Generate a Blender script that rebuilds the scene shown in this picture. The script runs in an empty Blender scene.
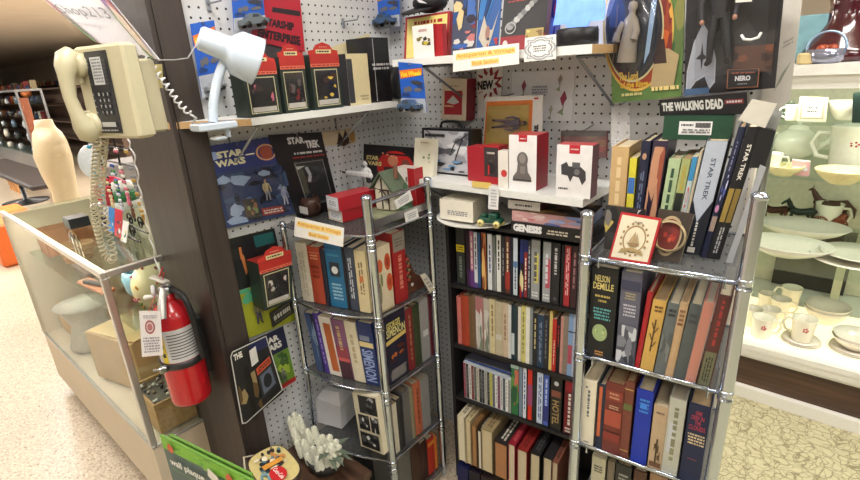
import bpy, math, random
from mathutils import Vector, Matrix
random.seed(7)
C = bpy.context.scene.collection
V = Vector
PI = math.pi
# ---------------------------------------------------------------- camera
EYE = V((0, 0, 1.5)); FPX = 487.0
_x = V((600, -135, 487)).normalized()
_y = V((438.7, 194.3, -487)).normalized()
_z = _x.cross(_y).normalized(); _y = _z.cross(_x)
ROT = Matrix((_x, _y, _z))
cam = bpy.data.cameras.new('camera'); cam.sensor_width = 36; cam.lens = FPX/860*36; cam.clip_start = .02; cam.clip_end = 100
co = bpy.data.objects.new('camera', cam); C.objects.link(co)
co.matrix_world = Matrix.Translation(EYE) @ ROT.to_4x4()
bpy.context.scene.camera = co
# ---------------------------------------------------------------- light and exposure
sc = bpy.context.scene
sc.view_settings.view_transform = 'Standard'; sc.view_settings.look = 'None'
sc.view_settings.gamma = 1; sc.view_settings.use_curve_mapping = False
sc.view_settings.exposure = 0.0
w = bpy.data.worlds.new('world'); sc.world = w; w.use_nodes = True
w.node_tree.nodes['Background'].inputs[0].default_value = (.9, .95, 1, 1)
w.node_tree.nodes['Background'].inputs[1].default_value = .35
CEIL = 2.75
def area(name, loc, sx, sy, power, col=(1, .98, .95), rot=(0, 0, 0)):
    l = bpy.data.lights.new(name, 'AREA'); l.shape = 'RECTANGLE'; l.size = sx; l.size_y = sy
    l.energy = power; l.color = col
    o = bpy.data.objects.new(name, l); C.objects.link(o); o.location = loc; o.rotation_euler = rot
    return o
LAMPS = [(-.6, .3), (.9, -1.0), (1.6, .9), (-2.4, -.7), (-2.6, 1.9), (.5, 1.9), (-5.2, .3), (-4.6, 3.2), (-7.5, -.8), (-7.5, 3.8), (-11, -.5), (-11, 4.6), (-15, .5), (-6.5, 1.0), (-2.5, -3.6), (1.2, -3.6), (4.0, -1.2), (4.0, 1.8)]  # closing entries are added unseen: for far shelving, chrome and general fill
for i, (x, y) in enumerate(LAMPS):
    area('troffer_lamp', (x, y, CEIL-.26), 1.2, .3, (22, 22, 22, 20, 22, 22, 26, 70)[i] if i < 8 else (120 if i < 13 else 55 if i == 13 else 24))
    area('ceiling_fill', (x, y, CEIL-.17), 1.2, .2, 9 if i < 8 or i > 13 else 55, rot=(PI, 0, 0))  # upward lamps added to brighten the ceiling
# camera-side fixtures are added out of view, for fill and brighter chrome
# ---------------------------------------------------------------- helpers
def at(px, py, x=None, y=None, z=None):
    """the point of the shop seen at a pixel of the photograph, on the plane x, y or z = const"""
    r = ROT @ V((px-430, 240-py, -FPX))
    if x is not None: t = (x-EYE.x)/r.x
    elif y is not None: t = (y-EYE.y)/r.y
    else: t = (z-EYE.z)/r.z
    return EYE + r*t
def atp(px, py, p0, ang):
    """same, on the upright plane through p0 whose horizontal runs at angle ang"""
    r = ROT @ V((px-430, 240-py, -FPX)); n = V((math.sin(ang), -math.cos(ang), 0))
    return EYE + r*((V(p0)-EYE).dot(n)/r.dot(n))
def lin(c):
    return tuple(((v/255)/12.92 if v/255 <= .04045 else ((v/255+.055)/1.055)**2.4) for v in c[:3]) + (1,)
MATS = {}
def mat(col, rough=.55, metal=0, var=.10, scale=60, emit=0, coat=0, bump=0):
    key = (tuple(col), rough, metal, var, scale, emit, coat, bump)
    if key in MATS: return MATS[key]
    m = bpy.data.materials.new('m%d' % len(MATS)); m.use_nodes = True
    nt = m.node_tree; b = nt.nodes['Principled BSDF']; L = lin(col)
    b.inputs['Roughness'].default_value = rough; b.inputs['Metallic'].default_value = metal
    if coat: b.inputs['Coat Weight'].default_value = coat; b.inputs['Coat Roughness'].default_value = .08
    if var or bump:
        tc = nt.nodes.new('ShaderNodeTexCoord'); n = nt.nodes.new('ShaderNodeTexNoise')
        n.inputs['Scale'].default_value = scale; n.inputs['Detail'].default_value = 3
        nt.links.new(tc.outputs['Object'], n.inputs['Vector'])
        r = nt.nodes.new('ShaderNodeMix'); r.data_type = 'RGBA'
        r.inputs[6].default_value = tuple(max(0, v*(1-var*1.6)) for v in L[:3])+(1,)
        r.inputs[7].default_value = tuple(min(1, v*(1+var*1.6)) for v in L[:3])+(1,)
        nt.links.new(n.outputs['Fac'], r.inputs[0]); nt.links.new(r.outputs[2], b.inputs['Base Color'])
        if bump:
            bp = nt.nodes.new('ShaderNodeBump'); bp.inputs['Strength'].default_value = bump; bp.inputs['Distance'].default_value = .002
            nt.links.new(n.outputs['Fac'], bp.inputs['Height']); nt.links.new(bp.outputs[0], b.inputs['Normal'])
    else: b.inputs['Base Color'].default_value = L
    if emit:
        b.inputs['Emission Color'].default_value = L; b.inputs['Emission Strength'].default_value = emit
    MATS[key] = m; return m
def clear(name, tint=(1, 1, 1), gloss=.12, rough=.03, haze=0, edge=.16):
    if name in MATS: return MATS[name]
    m = bpy.data.materials.new(name); m.use_nodes = True; nt = m.node_tree; nt.nodes.clear()
    o = nt.nodes.new('ShaderNodeOutputMaterial'); t = nt.nodes.new('ShaderNodeBsdfTransparent'); g = nt.nodes.new('ShaderNodeBsdfGlossy')
    t.inputs[0].default_value = tint+(1,); g.inputs['Roughness'].default_value = rough
    lw = nt.nodes.new('ShaderNodeLayerWeight'); lw.inputs[0].default_value = .35
    ma = nt.nodes.new('ShaderNodeMath'); ma.operation = 'MULTIPLY_ADD'; ma.inputs[1].default_value = edge; ma.inputs[2].default_value = gloss
    nt.links.new(lw.outputs['Fresnel'], ma.inputs[0])
    mx = nt.nodes.new('ShaderNodeMixShader'); nt.links.new(ma.outputs[0], mx.inputs[0])
    nt.links.new(t.outputs[0], mx.inputs[1]); nt.links.new(g.outputs[0], mx.inputs[2]); last = mx
    if haze:
        d = nt.nodes.new('ShaderNodeBsdfDiffuse'); d.inputs[0].default_value = (.8, .8, .8, 1)
        m2 = nt.nodes.new('ShaderNodeMixShader'); m2.inputs[0].default_value = haze
        nt.links.new(mx.outputs[0], m2.inputs[1]); nt.links.new(d.outputs[0], m2.inputs[2]); last = m2
    nt.links.new(last.outputs[0], o.inputs[0]); MATS[name] = m; return m
GLASS = clear('pane_glass', (.93, .97, .95), .05)
COUNTERGLASS = clear('counter_glass', (.95, .97, .96), .03, .02, 0, .07)
SHELFGLASS = clear('shelf_glass', (.92, .97, .94), .05)
BLISTER = clear('blister_plastic', (.96, .96, .97), .07, .12)
WRAP = clear('wrap_plastic', (.93, .93, .94), .12, .22, .10)
CHROME = mat((206, 216, 232), .12, 1, 0)
STEEL = mat((170, 172, 176), .3, 1, .05)
WIRE = mat((150, 155, 162), .3, .9, 0)
WHITEP = mat((226, 227, 224), .45, 0, .03)
PAGES = mat((205, 190, 160), .8, 0, .12, 220)
PAGESD = mat((165, 140, 105), .8, 0, .15, 220)
BLACK = mat((22, 22, 25), .4, 0, .1)
class B:
    def __init__(s): s.v = []; s.f = []; s.m = []; s.mats = []; s.sm = []
    def mi(s, m):
        if m not in s.mats: s.mats.append(m)
        return s.mats.index(m)
    def add(s, vs, fs, m, smooth=False):
        k = len(s.v); s.v += [V(p) for p in vs]; i = s.mi(m)
        for f in fs: s.f.append([a+k for a in f]); s.m.append(i); s.sm.append(smooth)
        return s
    def box(s, lo, hi, m):
        x, y, z = lo; X, Y, Z = hi
        return s.hexa([(x,y,z),(X,y,z),(X,Y,z),(x,Y,z),(x,y,Z),(X,y,Z),(X,Y,Z),(x,Y,Z)], m)
    def hexa(s, p, m):
        return s.add(p, [(0,3,2,1),(4,5,6,7),(0,1,5,4),(1,2,6,5),(2,3,7,6),(3,0,4,7)], m)
    def bbox(s, c, size, m, rz=0, bev=.003):
        """box with chamfered edges, centre c, turned about z"""
        hx, hy, hz = [a/2 for a in size]; b = min(bev, hx*.9, hy*.9, hz*.9); vs = []
        for (zz, k) in ((-hz, b), (-hz+b, 0), (hz-b, 0), (hz, b)):
            a, d = hx-k, hy-k
            for (x, y) in ((-a+b, -d), (a-b, -d), (a, -d+b), (a, d-b), (a-b, d), (-a+b, d), (-a, d-b), (-a, -d+b)):
                vs.append(V(c)+V((x*math.cos(rz)-y*math.sin(rz), x*math.sin(rz)+y*math.cos(rz), zz)))
        fs = [tuple(range(7, -1, -1)), tuple(range(24, 32))]
        for r in range(3):
            for i in range(8): j = (i+1) % 8; fs.append((r*8+i, r*8+j, r*8+8+j, r*8+8+i))
        return s.add(vs, fs, m)
    def prism(s, base, vec, m, smooth=False):
        n = len(base); base = [V(p) for p in base]; vec = V(vec)
        s.add(base+[p+vec for p in base], [tuple(range(n-1, -1, -1)), tuple(range(n, 2*n))], m)
        return s.add(base+[p+vec for p in base], [(i, (i+1) % n, n+(i+1) % n, n+i) for i in range(n)], m, smooth)
    def tube(s, pts, r, m, n=8, closed=False, cap=True):
        pts = [V(p) for p in pts]; N = len(pts); R = r if isinstance(r, (list, tuple)) else [r]*N
        vs = []; up = None
        for i, p in enumerate(pts):
            a = pts[(i-1) % N] if (i > 0 or closed) else p; b = pts[(i+1) % N] if (i < N-1 or closed) else p
            t = (b-a).normalized() if (b-a).length > 1e-9 else V((0, 0, 1))
            if up is None: up = V((0, 0, 1)) if abs(t.z) < .9 else V((1, 0, 0))
            u = t.cross(up)
            if u.length < 1e-6: u = t.cross(V((1, .3, .2)))
            u.normalize(); w_ = u.cross(t).normalized(); up = w_
            for k in range(n):
                an = 2*PI*k/n; vs.append(p+(u*math.cos(an)+w_*math.sin(an))*R[i])
        fs = []
        for i in range(N if closed else N-1):
            j = (i+1) % N
            for k in range(n): q = (k+1) % n; fs.append((i*n+k, j*n+k, j*n+q, i*n+q))
        s.add(vs, fs, m, True)
        if cap and not closed: s.add(vs[:n]+vs[-n:], [tuple(range(n)), tuple(range(2*n-1, n-1, -1))], m)
        return s
    def lathe(s, prof, o, m, n=24, axis=None, smooth=True):
        """prof: (radius, height) pairs turned about an axis through o"""
        ax = V(axis).normalized() if axis is not None else V((0, 0, 1))
        u = ax.orthogonal().normalized(); w_ = ax.cross(u); vs = []; fs = []
        for (r, h) in prof:
            for k in range(n):
                a = 2*PI*k/n; vs.append(V(o)+ax*h+(u*math.cos(a)+w_*math.sin(a))*max(r, 1e-5))
        for i in range(len(prof)-1):
            for k in range(n): q = (k+1) % n; fs.append((i*n+k, i*n+q, (i+1)*n+q, (i+1)*n+k))
        return s.add(vs, fs, m, smooth)
    def ball(s, o, rx, ry, rz, m, n=14, k=9):
        vs = [V(o)+V((rx*math.sin(PI*j/k)*math.cos(2*PI*i/n), ry*math.sin(PI*j/k)*math.sin(2*PI*i/n), rz*math.cos(PI*j/k))) for j in range(k+1) for i in range(n)]
        return s.add(vs, [(j*n+i, (j+1)*n+i, (j+1)*n+(i+1) % n, j*n+(i+1) % n) for j in range(k) for i in range(n)], m, True)
def obj(name, b, parent=None, label=None, cat=None, group=None, kind=None):
    me = bpy.data.meshes.new(name)
    xs = [p.x for p in b.v]; ys = [p.y for p in b.v]; zs = [p.z for p in b.v]
    o_ = V(((min(xs)+max(xs))/2, (min(ys)+max(ys))/2, min(zs)))
    me.from_pydata([p-o_ for p in b.v], [], b.f)
    for m in b.mats: me.materials.append(m)
    me.polygons.foreach_set('material_index', b.m); me.polygons.foreach_set('use_smooth', b.sm)
    me.update()
    o = bpy.data.objects.new(name, me); C.objects.link(o)
    if parent: o.parent = parent; o.location = o_-wloc(parent)
    else: o.location = o_
    tag(o, label, cat, group, kind); return o
def wloc(o):
    p = o.location.copy()
    while o.parent: o = o.parent; p += o.location
    return p
def tag(o, label=None, cat=None, group=None, kind=None):
    if label: o['label'] = label
    if cat: o['category'] = cat
    if group: o['group'] = group
    if kind: o['kind'] = kind
def thing(name, loc, label, cat, group=None):
    o = bpy.data.objects.new(name, None); o.empty_display_size = .05; C.objects.link(o); o.location = loc
    tag(o, label, cat, group); return o
def struct(name, b): return obj(name, b, kind='structure')
# ---- frames: a flat four-cornered face in the shop; (u, v) run 0..1 across and up it, h out of it
class F:
    def __init__(s, BL, BR, TR, TL):
        s.p = [V(BL), V(BR), V(TR), V(TL)]; s.n = (s.p[1]-s.p[0]).cross(s.p[3]-s.p[0]).normalized()
        s.w = (s.p[1]-s.p[0]).length; s.h = (s.p[3]-s.p[0]).length
    def pt(s, u, v, h=0):
        a = s.p[0].lerp(s.p[1], u); b = s.p[3].lerp(s.p[2], u); return a.lerp(b, v)+s.n*h
    def slab(s, b, m, d, inset=0):
        P = [s.pt(u, v) for u, v in ((0, 0), (1, 0), (1, 1), (0, 1))]; Q = [p-s.n*d for p in P]
        return b.hexa([P[0], P[1], Q[1], Q[0], P[3], P[2], Q[2], Q[3]], m)
def quad(c, **pl):
    """frame from four pixels TL, TR, BR, BL on a plane"""
    TL, TR, BR, BL = [at(p[0], p[1], **pl) for p in c]; return F(BL, BR, TR, TL)
def squared(fr, lean=0):
    """make a frame an exact parallelogram with level top and bottom, upright sides"""
    U = ((fr.p[1]-fr.p[0])+(fr.p[2]-fr.p[3]))/2; W = ((fr.p[3]-fr.p[0])+(fr.p[2]-fr.p[1]))/2
    U.z = 0; c = sum(fr.p, V((0, 0, 0)))/4
    W = V((0, 0, W.length)) if not lean else W
    return F(c-U/2-W/2, c+U/2-W/2, c+U/2+W/2, c-U/2+W/2)
TXT = {}
def textgeo(t, fat=.02):
    k = (t, fat)
    if k not in TXT:
        cu = bpy.data.curves.new('lettering', 'FONT'); cu.body = t; cu.offset = fat; cu.resolution_u = 2; cu.align_x = 'LEFT'
        o = bpy.data.objects.new('lettering', cu); me = o.to_mesh()
        vs = [(v.co.x, v.co.y) for v in me.vertices]; fs = [tuple(p.vertices) for p in me.polygons]
        o.to_mesh_clear(); bpy.data.objects.remove(o); bpy.data.curves.remove(cu)
        x0 = min(v[0] for v in vs); x1 = max(v[0] for v in vs); y0 = min(v[1] for v in vs); y1 = max(v[1] for v in vs)
        TXT[k] = ([((x-x0)/(x1-x0), (y-y0)/(y1-y0)) for x, y in vs], fs)
    return TXT[k]
class Art:
    """print on a face: flat inked shapes, one mesh"""
    def __init__(s, fr, h=.0004): s.f = fr; s.b = B(); s.h = h
    def poly(s, pts, col, rough=.45, m=None):
        s.h += .00012; s.b.add([s.f.pt(u, v, s.h) for u, v in pts], [tuple(range(len(pts)))], m or mat(col, rough, 0, .06)); return s
    def rect(s, u0, v0, u1, v1, col, rough=.45, m=None): return s.poly([(u0, v0), (u1, v0), (u1, v1), (u0, v1)], col, rough, m)
    def ell(s, u, v, ru, rv, col, n=20, a0=0, a1=2*PI):
        return s.poly([(u+ru*math.cos(a0+(a1-a0)*i/n), v+rv*math.sin(a0+(a1-a0)*i/n)) for i in range(n)], col)
    def ring(s, u, v, ru, rv, t, col, n=28, a0=0, a1=2*PI):
        s.h += .00012; vs = []
        for i in range(n+1):
            a = a0+(a1-a0)*i/n
            for k in (1, 1-t): vs.append(s.f.pt(u+ru*k*math.cos(a), v+rv*k*math.sin(a), s.h))
        s.b.add(vs, [(2*i, 2*i+2, 2*i+3, 2*i+1) for i in range(n)], mat(col, .45, 0, .06)); return s
    def line(s, pts, t, col):
        s.h += .00012; ar = s.f.w/s.f.h
        for (a, b) in zip(pts, pts[1:]):
            dx, dy = (b[0]-a[0])*ar, b[1]-a[1]; L = math.hypot(dx, dy) or 1; nx, ny = -dy/L*t/ar, dx/L*t
            s.b.add([s.f.pt(a[0]+nx, a[1]+ny, s.h), s.f.pt(a[0]-nx, a[1]-ny, s.h), s.f.pt(b[0]-nx, b[1]-ny, s.h), s.f.pt(b[0]+nx, b[1]+ny, s.h)], [(0, 1, 2, 3)], mat(col, .45, 0, .06))
        return s
    def text(s, t, u0, v0, u1, v1, col, vert=False, fat=.02, shear=0):
        s.h += .00012; vs, fs = textgeo(t, fat)
        if vert == 'up': P = [(u1+(u0-u1)*y, v0+(v1-v0)*x) for x, y in vs]
        elif vert: P = [(u0+(u1-u0)*y, v1-(v1-v0)*x) for x, y in vs]
        else: P = [(u0+(u1-u0)*x, v0+(v1-v0)*y+shear*x) for x, y in vs]
        s.b.add([s.f.pt(u, v, s.h) for u, v in P], fs, mat(col, .4, 0, .03)); return s
    def dash(s, u0, v0, u1, v1, col, rows=3, vert=False, seed=0):
        """small print too fine to read: broken rules"""
        r = random.Random(seed+int(u0*97)+int(v0*31)+rows)
        s.h += .00012; M = mat(col, .5, 0, .03)
        for i in range(rows):
            c = 0.0 if rows < 2 else r.uniform(0, .12)
            while c < .96:
                L = r.uniform(.04, .16)/(1 if rows > 2 else .8); e = min(c+L, 1)
                a, b = (i+.22)/rows, (i+.78)/rows
                if vert: q = [(u0+(u1-u0)*a, v1-(v1-v0)*e), (u0+(u1-u0)*b, v1-(v1-v0)*e), (u0+(u1-u0)*b, v1-(v1-v0)*c), (u0+(u1-u0)*a, v1-(v1-v0)*c)]
                else: q = [(u0+(u1-u0)*c, v0+(v1-v0)*a), (u0+(u1-u0)*e, v0+(v1-v0)*a), (u0+(u1-u0)*e, v0+(v1-v0)*b), (u0+(u1-u0)*c, v0+(v1-v0)*b)]
                s.b.add([s.f.pt(u, v, s.h) for u, v in q], [(0, 1, 2, 3)], M); c = e+r.uniform(.02, .06)
        return s
    def blobs(s, u0, v0, u1, v1, cols, n=12, seed=1, k=.25):
        """patchwork of loose painted patches inside a rectangle (busy cover art)"""
        r = random.Random(seed)
        for i in range(n):
            cu, cv = r.uniform(u0, u1), r.uniform(v0, v1); ru, rv = r.uniform(.3, 1)*k*(u1-u0), r.uniform(.3, 1)*k*(v1-v0)
            N = r.randint(5, 8); a0 = r.random()*6
            P = [(min(u1, max(u0, cu+ru*math.cos(a0+2*PI*j/N)*r.uniform(.5, 1.1))), min(v1, max(v0, cv+rv*math.sin(a0+2*PI*j/N)*r.uniform(.5, 1.1)))) for j in range(N)]
            s.poly(P, r.choice(cols))
        return s
    def done(s, parent, name='printed_front', label=None): return obj(name, s.b, parent, label)
def card(name, fr, d, col, label, cat, group=None, parent=None, rough=.4, m=None):
    b = B(); fr.slab(b, m or mat(col, rough, 0, .05), d); return obj(name, b, parent, label, cat, group)
def pack(name, fr, d, label, cat, front, side=None, top=None, group=None, rough=.35):
    """carton: front, side, top each their own colour in one shell"""
    b = B(); P = [fr.pt(u, v) for u, v in ((0, 0), (1, 0), (1, 1), (0, 1))]; Q = [p-fr.n*d for p in P]
    mf, ms, mt = [mat(c, rough, 0, .05) for c in (front, side or front, top or side or front)]
    b.add(P, [(0, 1, 2, 3)], mf); b.add(Q, [(3, 2, 1, 0)], mf)
    b.add(P+Q, [(1, 5, 6, 2), (4, 0, 3, 7)], ms); b.add(P+Q, [(3, 2, 6, 7), (0, 4, 5, 1)], mt)
    return obj(name, b, None, label, cat, group)
def helix(path, r, turns, wire, m, b, n=6, per=9):
    """coiled cord following a polyline"""
    path = [V(p) for p in path]; seg = [(b_-a).length for a, b_ in zip(path, path[1:])]; T = sum(seg); pts = []; N = int(turns*per)
    for i in range(N+1):
        s = T*i/N; k = 0
        while k < len(seg)-1 and s > seg[k]: s -= seg[k]; k += 1
        t = (path[k+1]-path[k]).normalized(); p = path[k]+t*s; u = t.cross(V((.3, .9, .1))).normalized(); w_ = t.cross(u)
        a = 2*PI*i/per; pts.append(p+(u*math.cos(a)+w_*math.sin(a))*r)
    b.tube(pts, wire, m, n); return b
def smoothpath(pts, k=6):
    pts = [V(p) for p in pts]; P = [pts[0]]+pts+[pts[-1]]; out = []
    for i in range(1, len(P)-2):
        for j in range(k):
            t = j/k; a, b, c, d = P[i-1], P[i], P[i+1], P[i+2]
            out.append(.5*((2*b)+(c-a)*t+(2*a-5*b+4*c-d)*t*t+(3*b-a-3*c+d)*t**3))
    return out+[pts[-1]]
ORD = ['first', 'second', 'third', 'fourth', 'fifth', 'sixth', 'seventh', 'eighth', 'ninth', 'tenth', 'eleventh', 'twelfth', 'thirteenth', 'fourteenth', 'fifteenth', 'sixteenth', 'seventeenth', 'eighteenth', 'nineteenth', 'twentieth', 'twenty-first', 'twenty-second', 'twenty-third', 'twenty-fourth', 'twenty-fifth', 'twenty-sixth', 'twenty-seventh', 'twenty-eighth', 'twenty-ninth', 'thirtieth']
# ---------------------------------------------------------------- procedural surfaces
def nodes(name):
    m = bpy.data.materials.new(name); m.use_nodes = True; nt = m.node_tree; return m, nt, nt.nodes['Principled BSDF'], nt.nodes.new, nt.links.new
def ramp(nt, pts):
    r = nt.nodes.new('ShaderNodeValToRGB'); e = r.color_ramp.elements
    while len(e) < len(pts): e.new(.5)
    for i, (p, c) in enumerate(pts): e[i].position = p; e[i].color = lin(c)
    return r
def pegboard(ax):
    m, nt, b, N, L = nodes('pegboard'); tc = N('ShaderNodeTexCoord'); sp = N('ShaderNodeSeparateXYZ'); L(tc.outputs['Object'], sp.inputs[0]); sq = []
    for a in (ax, 2):
        d = N('ShaderNodeMath'); d.operation = 'DIVIDE'; d.inputs[1].default_value = .0254; L(sp.outputs[a], d.inputs[0])
        f = N('ShaderNodeMath'); f.operation = 'FRACT'; L(d.outputs[0], f.inputs[0])
        s = N('ShaderNodeMath'); s.operation = 'SUBTRACT'; s.inputs[1].default_value = .5; L(f.outputs[0], s.inputs[0])
        q = N('ShaderNodeMath'); q.operation = 'MULTIPLY'; L(s.outputs[0], q.inputs[0]); L(s.outputs[0], q.inputs[1]); sq.append(q)
    ad = N('ShaderNodeMath'); ad.operation = 'ADD'; L(sq[0].outputs[0], ad.inputs[0]); L(sq[1].outputs[0], ad.inputs[1])
    lt = N('ShaderNodeMath'); lt.operation = 'LESS_THAN'; lt.inputs[1].default_value = .0175; L(ad.outputs[0], lt.inputs[0])
    n = N('ShaderNodeTexNoise'); n.inputs['Scale'].default_value = 6; L(tc.outputs['Object'], n.inputs['Vector'])
    r = ramp(nt, [(.3, (196, 197, 199)), (.7, (212, 213, 214))]); L(n.outputs['Fac'], r.inputs[0])
    mx = N('ShaderNodeMix'); mx.data_type = 'RGBA'; L(lt.outputs[0], mx.inputs[0]); L(r.outputs[0], mx.inputs[6]); mx.inputs[7].default_value = lin((38, 36, 36))
    L(mx.outputs[2], b.inputs['Base Color']); b.inputs['Roughness'].default_value = .5; return m
def terrazzo():
    m, nt, b, N, L = nodes('terrazzo'); tc = N('ShaderNodeTexCoord'); v = N('ShaderNodeTexNoise'); v.inputs['Scale'].default_value = 130; v.inputs['Detail'].default_value = 4
    L(tc.outputs['Object'], v.inputs['Vector'])
    r = ramp(nt, [(.3, (112, 92, 74)), (.42, (180, 164, 142)), (.55, (192, 177, 154)), (.68, (212, 199, 178))]); L(v.outputs['Fac'], r.inputs[0]); L(r.outputs[0], b.inputs['Base Color'])
    b.inputs['Roughness'].default_value = .35; return m
def crackle():
    m, nt, b, N, L = nodes('crackle_vinyl'); tc = N('ShaderNodeTexCoord'); n = N('ShaderNodeTexNoise'); n.inputs['Scale'].default_value = 9
    L(tc.outputs['Object'], n.inputs['Vector']); a = N('ShaderNodeMix'); a.data_type = 'VECTOR'; a.inputs[0].default_value = .12
    L(tc.outputs['Object'], a.inputs[4]); L(n.outputs['Color'], a.inputs[5])
    out = []
    for s in (21, 36):
        v = N('ShaderNodeTexVoronoi'); v.feature = 'DISTANCE_TO_EDGE'; v.inputs['Scale'].default_value = s; L(a.outputs[1], v.inputs['Vector']); out.append(v)
    mn = N('ShaderNodeMath'); mn.operation = 'MINIMUM'; L(out[0].outputs[0], mn.inputs[0]); L(out[1].outputs[0], mn.inputs[1])
    r = ramp(nt, [(0, (122, 112, 84)), (.02, (146, 136, 106)), (.045, (184, 176, 142)), (.5, (194, 186, 152))]); L(mn.outputs[0], r.inputs[0]); L(r.outputs[0], b.inputs['Base Color'])
    b.inputs['Roughness'].default_value = .5; return m
def wood(c1, c2, ax=0, sc_=7, rough=.45):
    m, nt, b, N, L = nodes('wood_grain'); tc = N('ShaderNodeTexCoord'); mp = N('ShaderNodeMapping'); s = [sc_*9]*3; s[ax] = sc_*.6; mp.inputs['Scale'].default_value = s
    L(tc.outputs['Object'], mp.inputs[0]); n = N('ShaderNodeTexNoise'); n.inputs['Scale'].default_value = 1; n.inputs['Detail'].default_value = 5; L(mp.outputs[0], n.inputs['Vector'])
    r = ramp(nt, [(.3, c1), (.7, c2)]); L(n.outputs['Fac'], r.inputs[0]); L(r.outputs[0], b.inputs['Base Color']); b.inputs['Roughness'].default_value = rough; return m
POSTM = wood((50, 42, 38), (66, 57, 52), 2, 4, .5)
WOODL = wood((176, 132, 84), (205, 166, 116), 0); WOODD = wood((58, 40, 30), (92, 66, 50), 0, 5); WOODM = wood((140, 84, 52), (172, 112, 72), 2)
# ---------------------------------------------------------------- the setting
WY = 1.40; WX = -1.36
b = B(); b.box((-34, -6, -.05), (-.9, 14, 0), terrazzo()); struct('floor', b)
b = B(); b.box((-.9, -6, -.05), (9, 14, 0), crackle()); struct('floor', b)
b = B(); b.box((-34, -6, CEIL), (9, 14, CEIL+.05), mat((226, 214, 198), .8, 0, .06, 3)); struct('ceiling', b)
b = B(); b.box((-34, 6.0, 0), (9, 6.1, CEIL), mat((214, 206, 192), .8, 0, .04, 3)); struct('wall_back', b)
b = B(); b.box((-34.1, -6, 0), (-34, 14, CEIL), mat((214, 206, 192), .8, 0, .04, 3)); struct('wall_left', b)
b = B(); b.box((9, -6, 0), (9.1, 14, CEIL), mat((208, 210, 214), .8)); struct('wall_right', b)
b = B(); b.box((-34, -6.1, 0), (9, -6, CEIL), mat((208, 210, 214), .8)); struct('wall_front', b)
b = B(); b.box((WX-.03, .64, 0), (WX, WY+.03, 2.3), pegboard(1)); struct('wall_pegboard_left', b)
b = B(); b.box((WX+.0005, WY, 0), (-.169, WY+.03, 2.3), pegboard(0)); struct('wall_pegboard_back', b)
b = B(); b.box((-.1685, WY-.003, 0), (-.160, WY+.033, 2.3), mat((222, 216, 202), .6, 0, .04)); struct('trim_1', b)
b = B(); b.box((WX-.31, .55, 0), (-1.335, .638, CEIL-.001), POSTM)
b.box((-1.3349, .562, 0), (-1.329, .630, CEIL-.001), POSTM); struct('wall_post', b)
for i, (x, y) in enumerate(LAMPS):  # a body for every lamp, the added fill ones included
    t = thing('ceiling_light', (x, y, CEIL-.25), 'white suspended fluorescent ceiling fixture overhead', 'ceiling light', 'fluorescent fixtures hanging from the ceiling')
    X, Y = .62, .16
    b = B(); b.bbox((x, y, CEIL-.205), (2*X, 2*Y, .05), WHITEP, 0, .01); obj('housing', b, t)
    b = B(); b.box((x-X+.02, y-Y+.02, CEIL-.25), (x+X-.02, y+Y-.02, CEIL-.2305), mat((255, 252, 244), .5, 0, 0, 60, 3.0)); obj('diffuser', b, t)
    for s_ in (-1, 1): b = B(); b.tube([(x+s_*.5, y, CEIL-.18), (x+s_*.5, y, CEIL-.001)], .004, STEEL, 6); obj('hanger_rod', b, t)
# ---------------------------------------------------------------- wall shelves
def bracket(b, p, d, dz=.12, r=.0035):
    """bent wire shelf bracket: p at the wall, d outwards"""
    p = V(p); d = V(d)
    b.tube([p, p+d, p+d*.97+V((0, 0, -.004)), p+V((0, 0, -dz)), p+V((0, 0, -dz*.2))], r, WIRE, 6)
shelfL = thing('wall_shelf', (-1.25, .95, 1.392), 'white wooden shelf with raw cut end on left pegboard', 'shelf')
zt = 1.41
b = B(); P0 = at(250, 113, x=-1.17); yA = P0.y; yB = at(398, 100, x=-1.17).y
b.prism([(WX+.001, yA-.13, zt-.018), (-1.17, yA, zt-.018), (-1.17, yB, zt-.018), (WX+.001, yB, zt-.018)], (0, 0, .018), WHITEP)
obj('board', b, shelfL)
b = B(); b.hexa([(WX+.002, yA-.1325, zt-.0175), (-1.1695, yA-.002, zt-.0175), (-1.1695, yA-.0005, zt-.0175), (WX+.002, yA-.131, zt-.0175), (WX+.002, yA-.1325, zt-.0005), (-1.1695, yA-.002, zt-.0005), (-1.1695, yA-.0005, zt-.0005), (WX+.002, yA-.131, zt-.0005)], mat((196, 160, 112), .8)); obj('raw_end', b, shelfL, 'bare tan particle board end')
b = B(); bracket(b, (WX, yA+.03, zt-.022), (.17, 0, 0)); obj('bracket', b, shelfL)
b = B(); bracket(b, (WX, yB-.12, zt-.022), (.17, 0, 0)); obj('bracket', b, shelfL)
def shelf(name, x0, x1, y0, z, th, label, endm=None):
    t = thing(name, ((x0+x1)/2, (y0+WY)/2, z-th), label, 'shelf')
    b = B(); b.box((x0, y0, z-th), (x1, WY-.001, z), WHITEP); obj('board', b, t)
    if endm: b = B(); b.box((x1+.0002, y0+.002, z-th+.0005), (x1+.0012, WY-.003, z-.0005), endm); obj('raw_end', b, t, 'bare tan particle board end')
    for xx in (x0+.10, x1-.045):
        b = B(); bracket(b, (xx, WY, z-th-.004), (0, -(WY-y0)*.9, 0), .13, .004); obj('bracket', b, t)
    return t
UZ = 1.537; UY = 1.13
ux0 = at(392, 60, y=UY).x; ux1 = at(592, 46, y=UY).x
shelf('wall_shelf', ux0, ux1, UY, UZ, .02, 'upper white shelf on the back pegboard, glowing lamp at its end', mat((196, 160, 112), .8))
MZ = 1.172; MY = 1.15
mx0 = at(430, 180, y=MY).x; mx1 = at(583, 200, y=MY).x
shelf('wall_shelf', mx0-.16, mx1, MY, MZ, .02, 'lower white shelf on back pegboard holding boxed ornaments')
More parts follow.
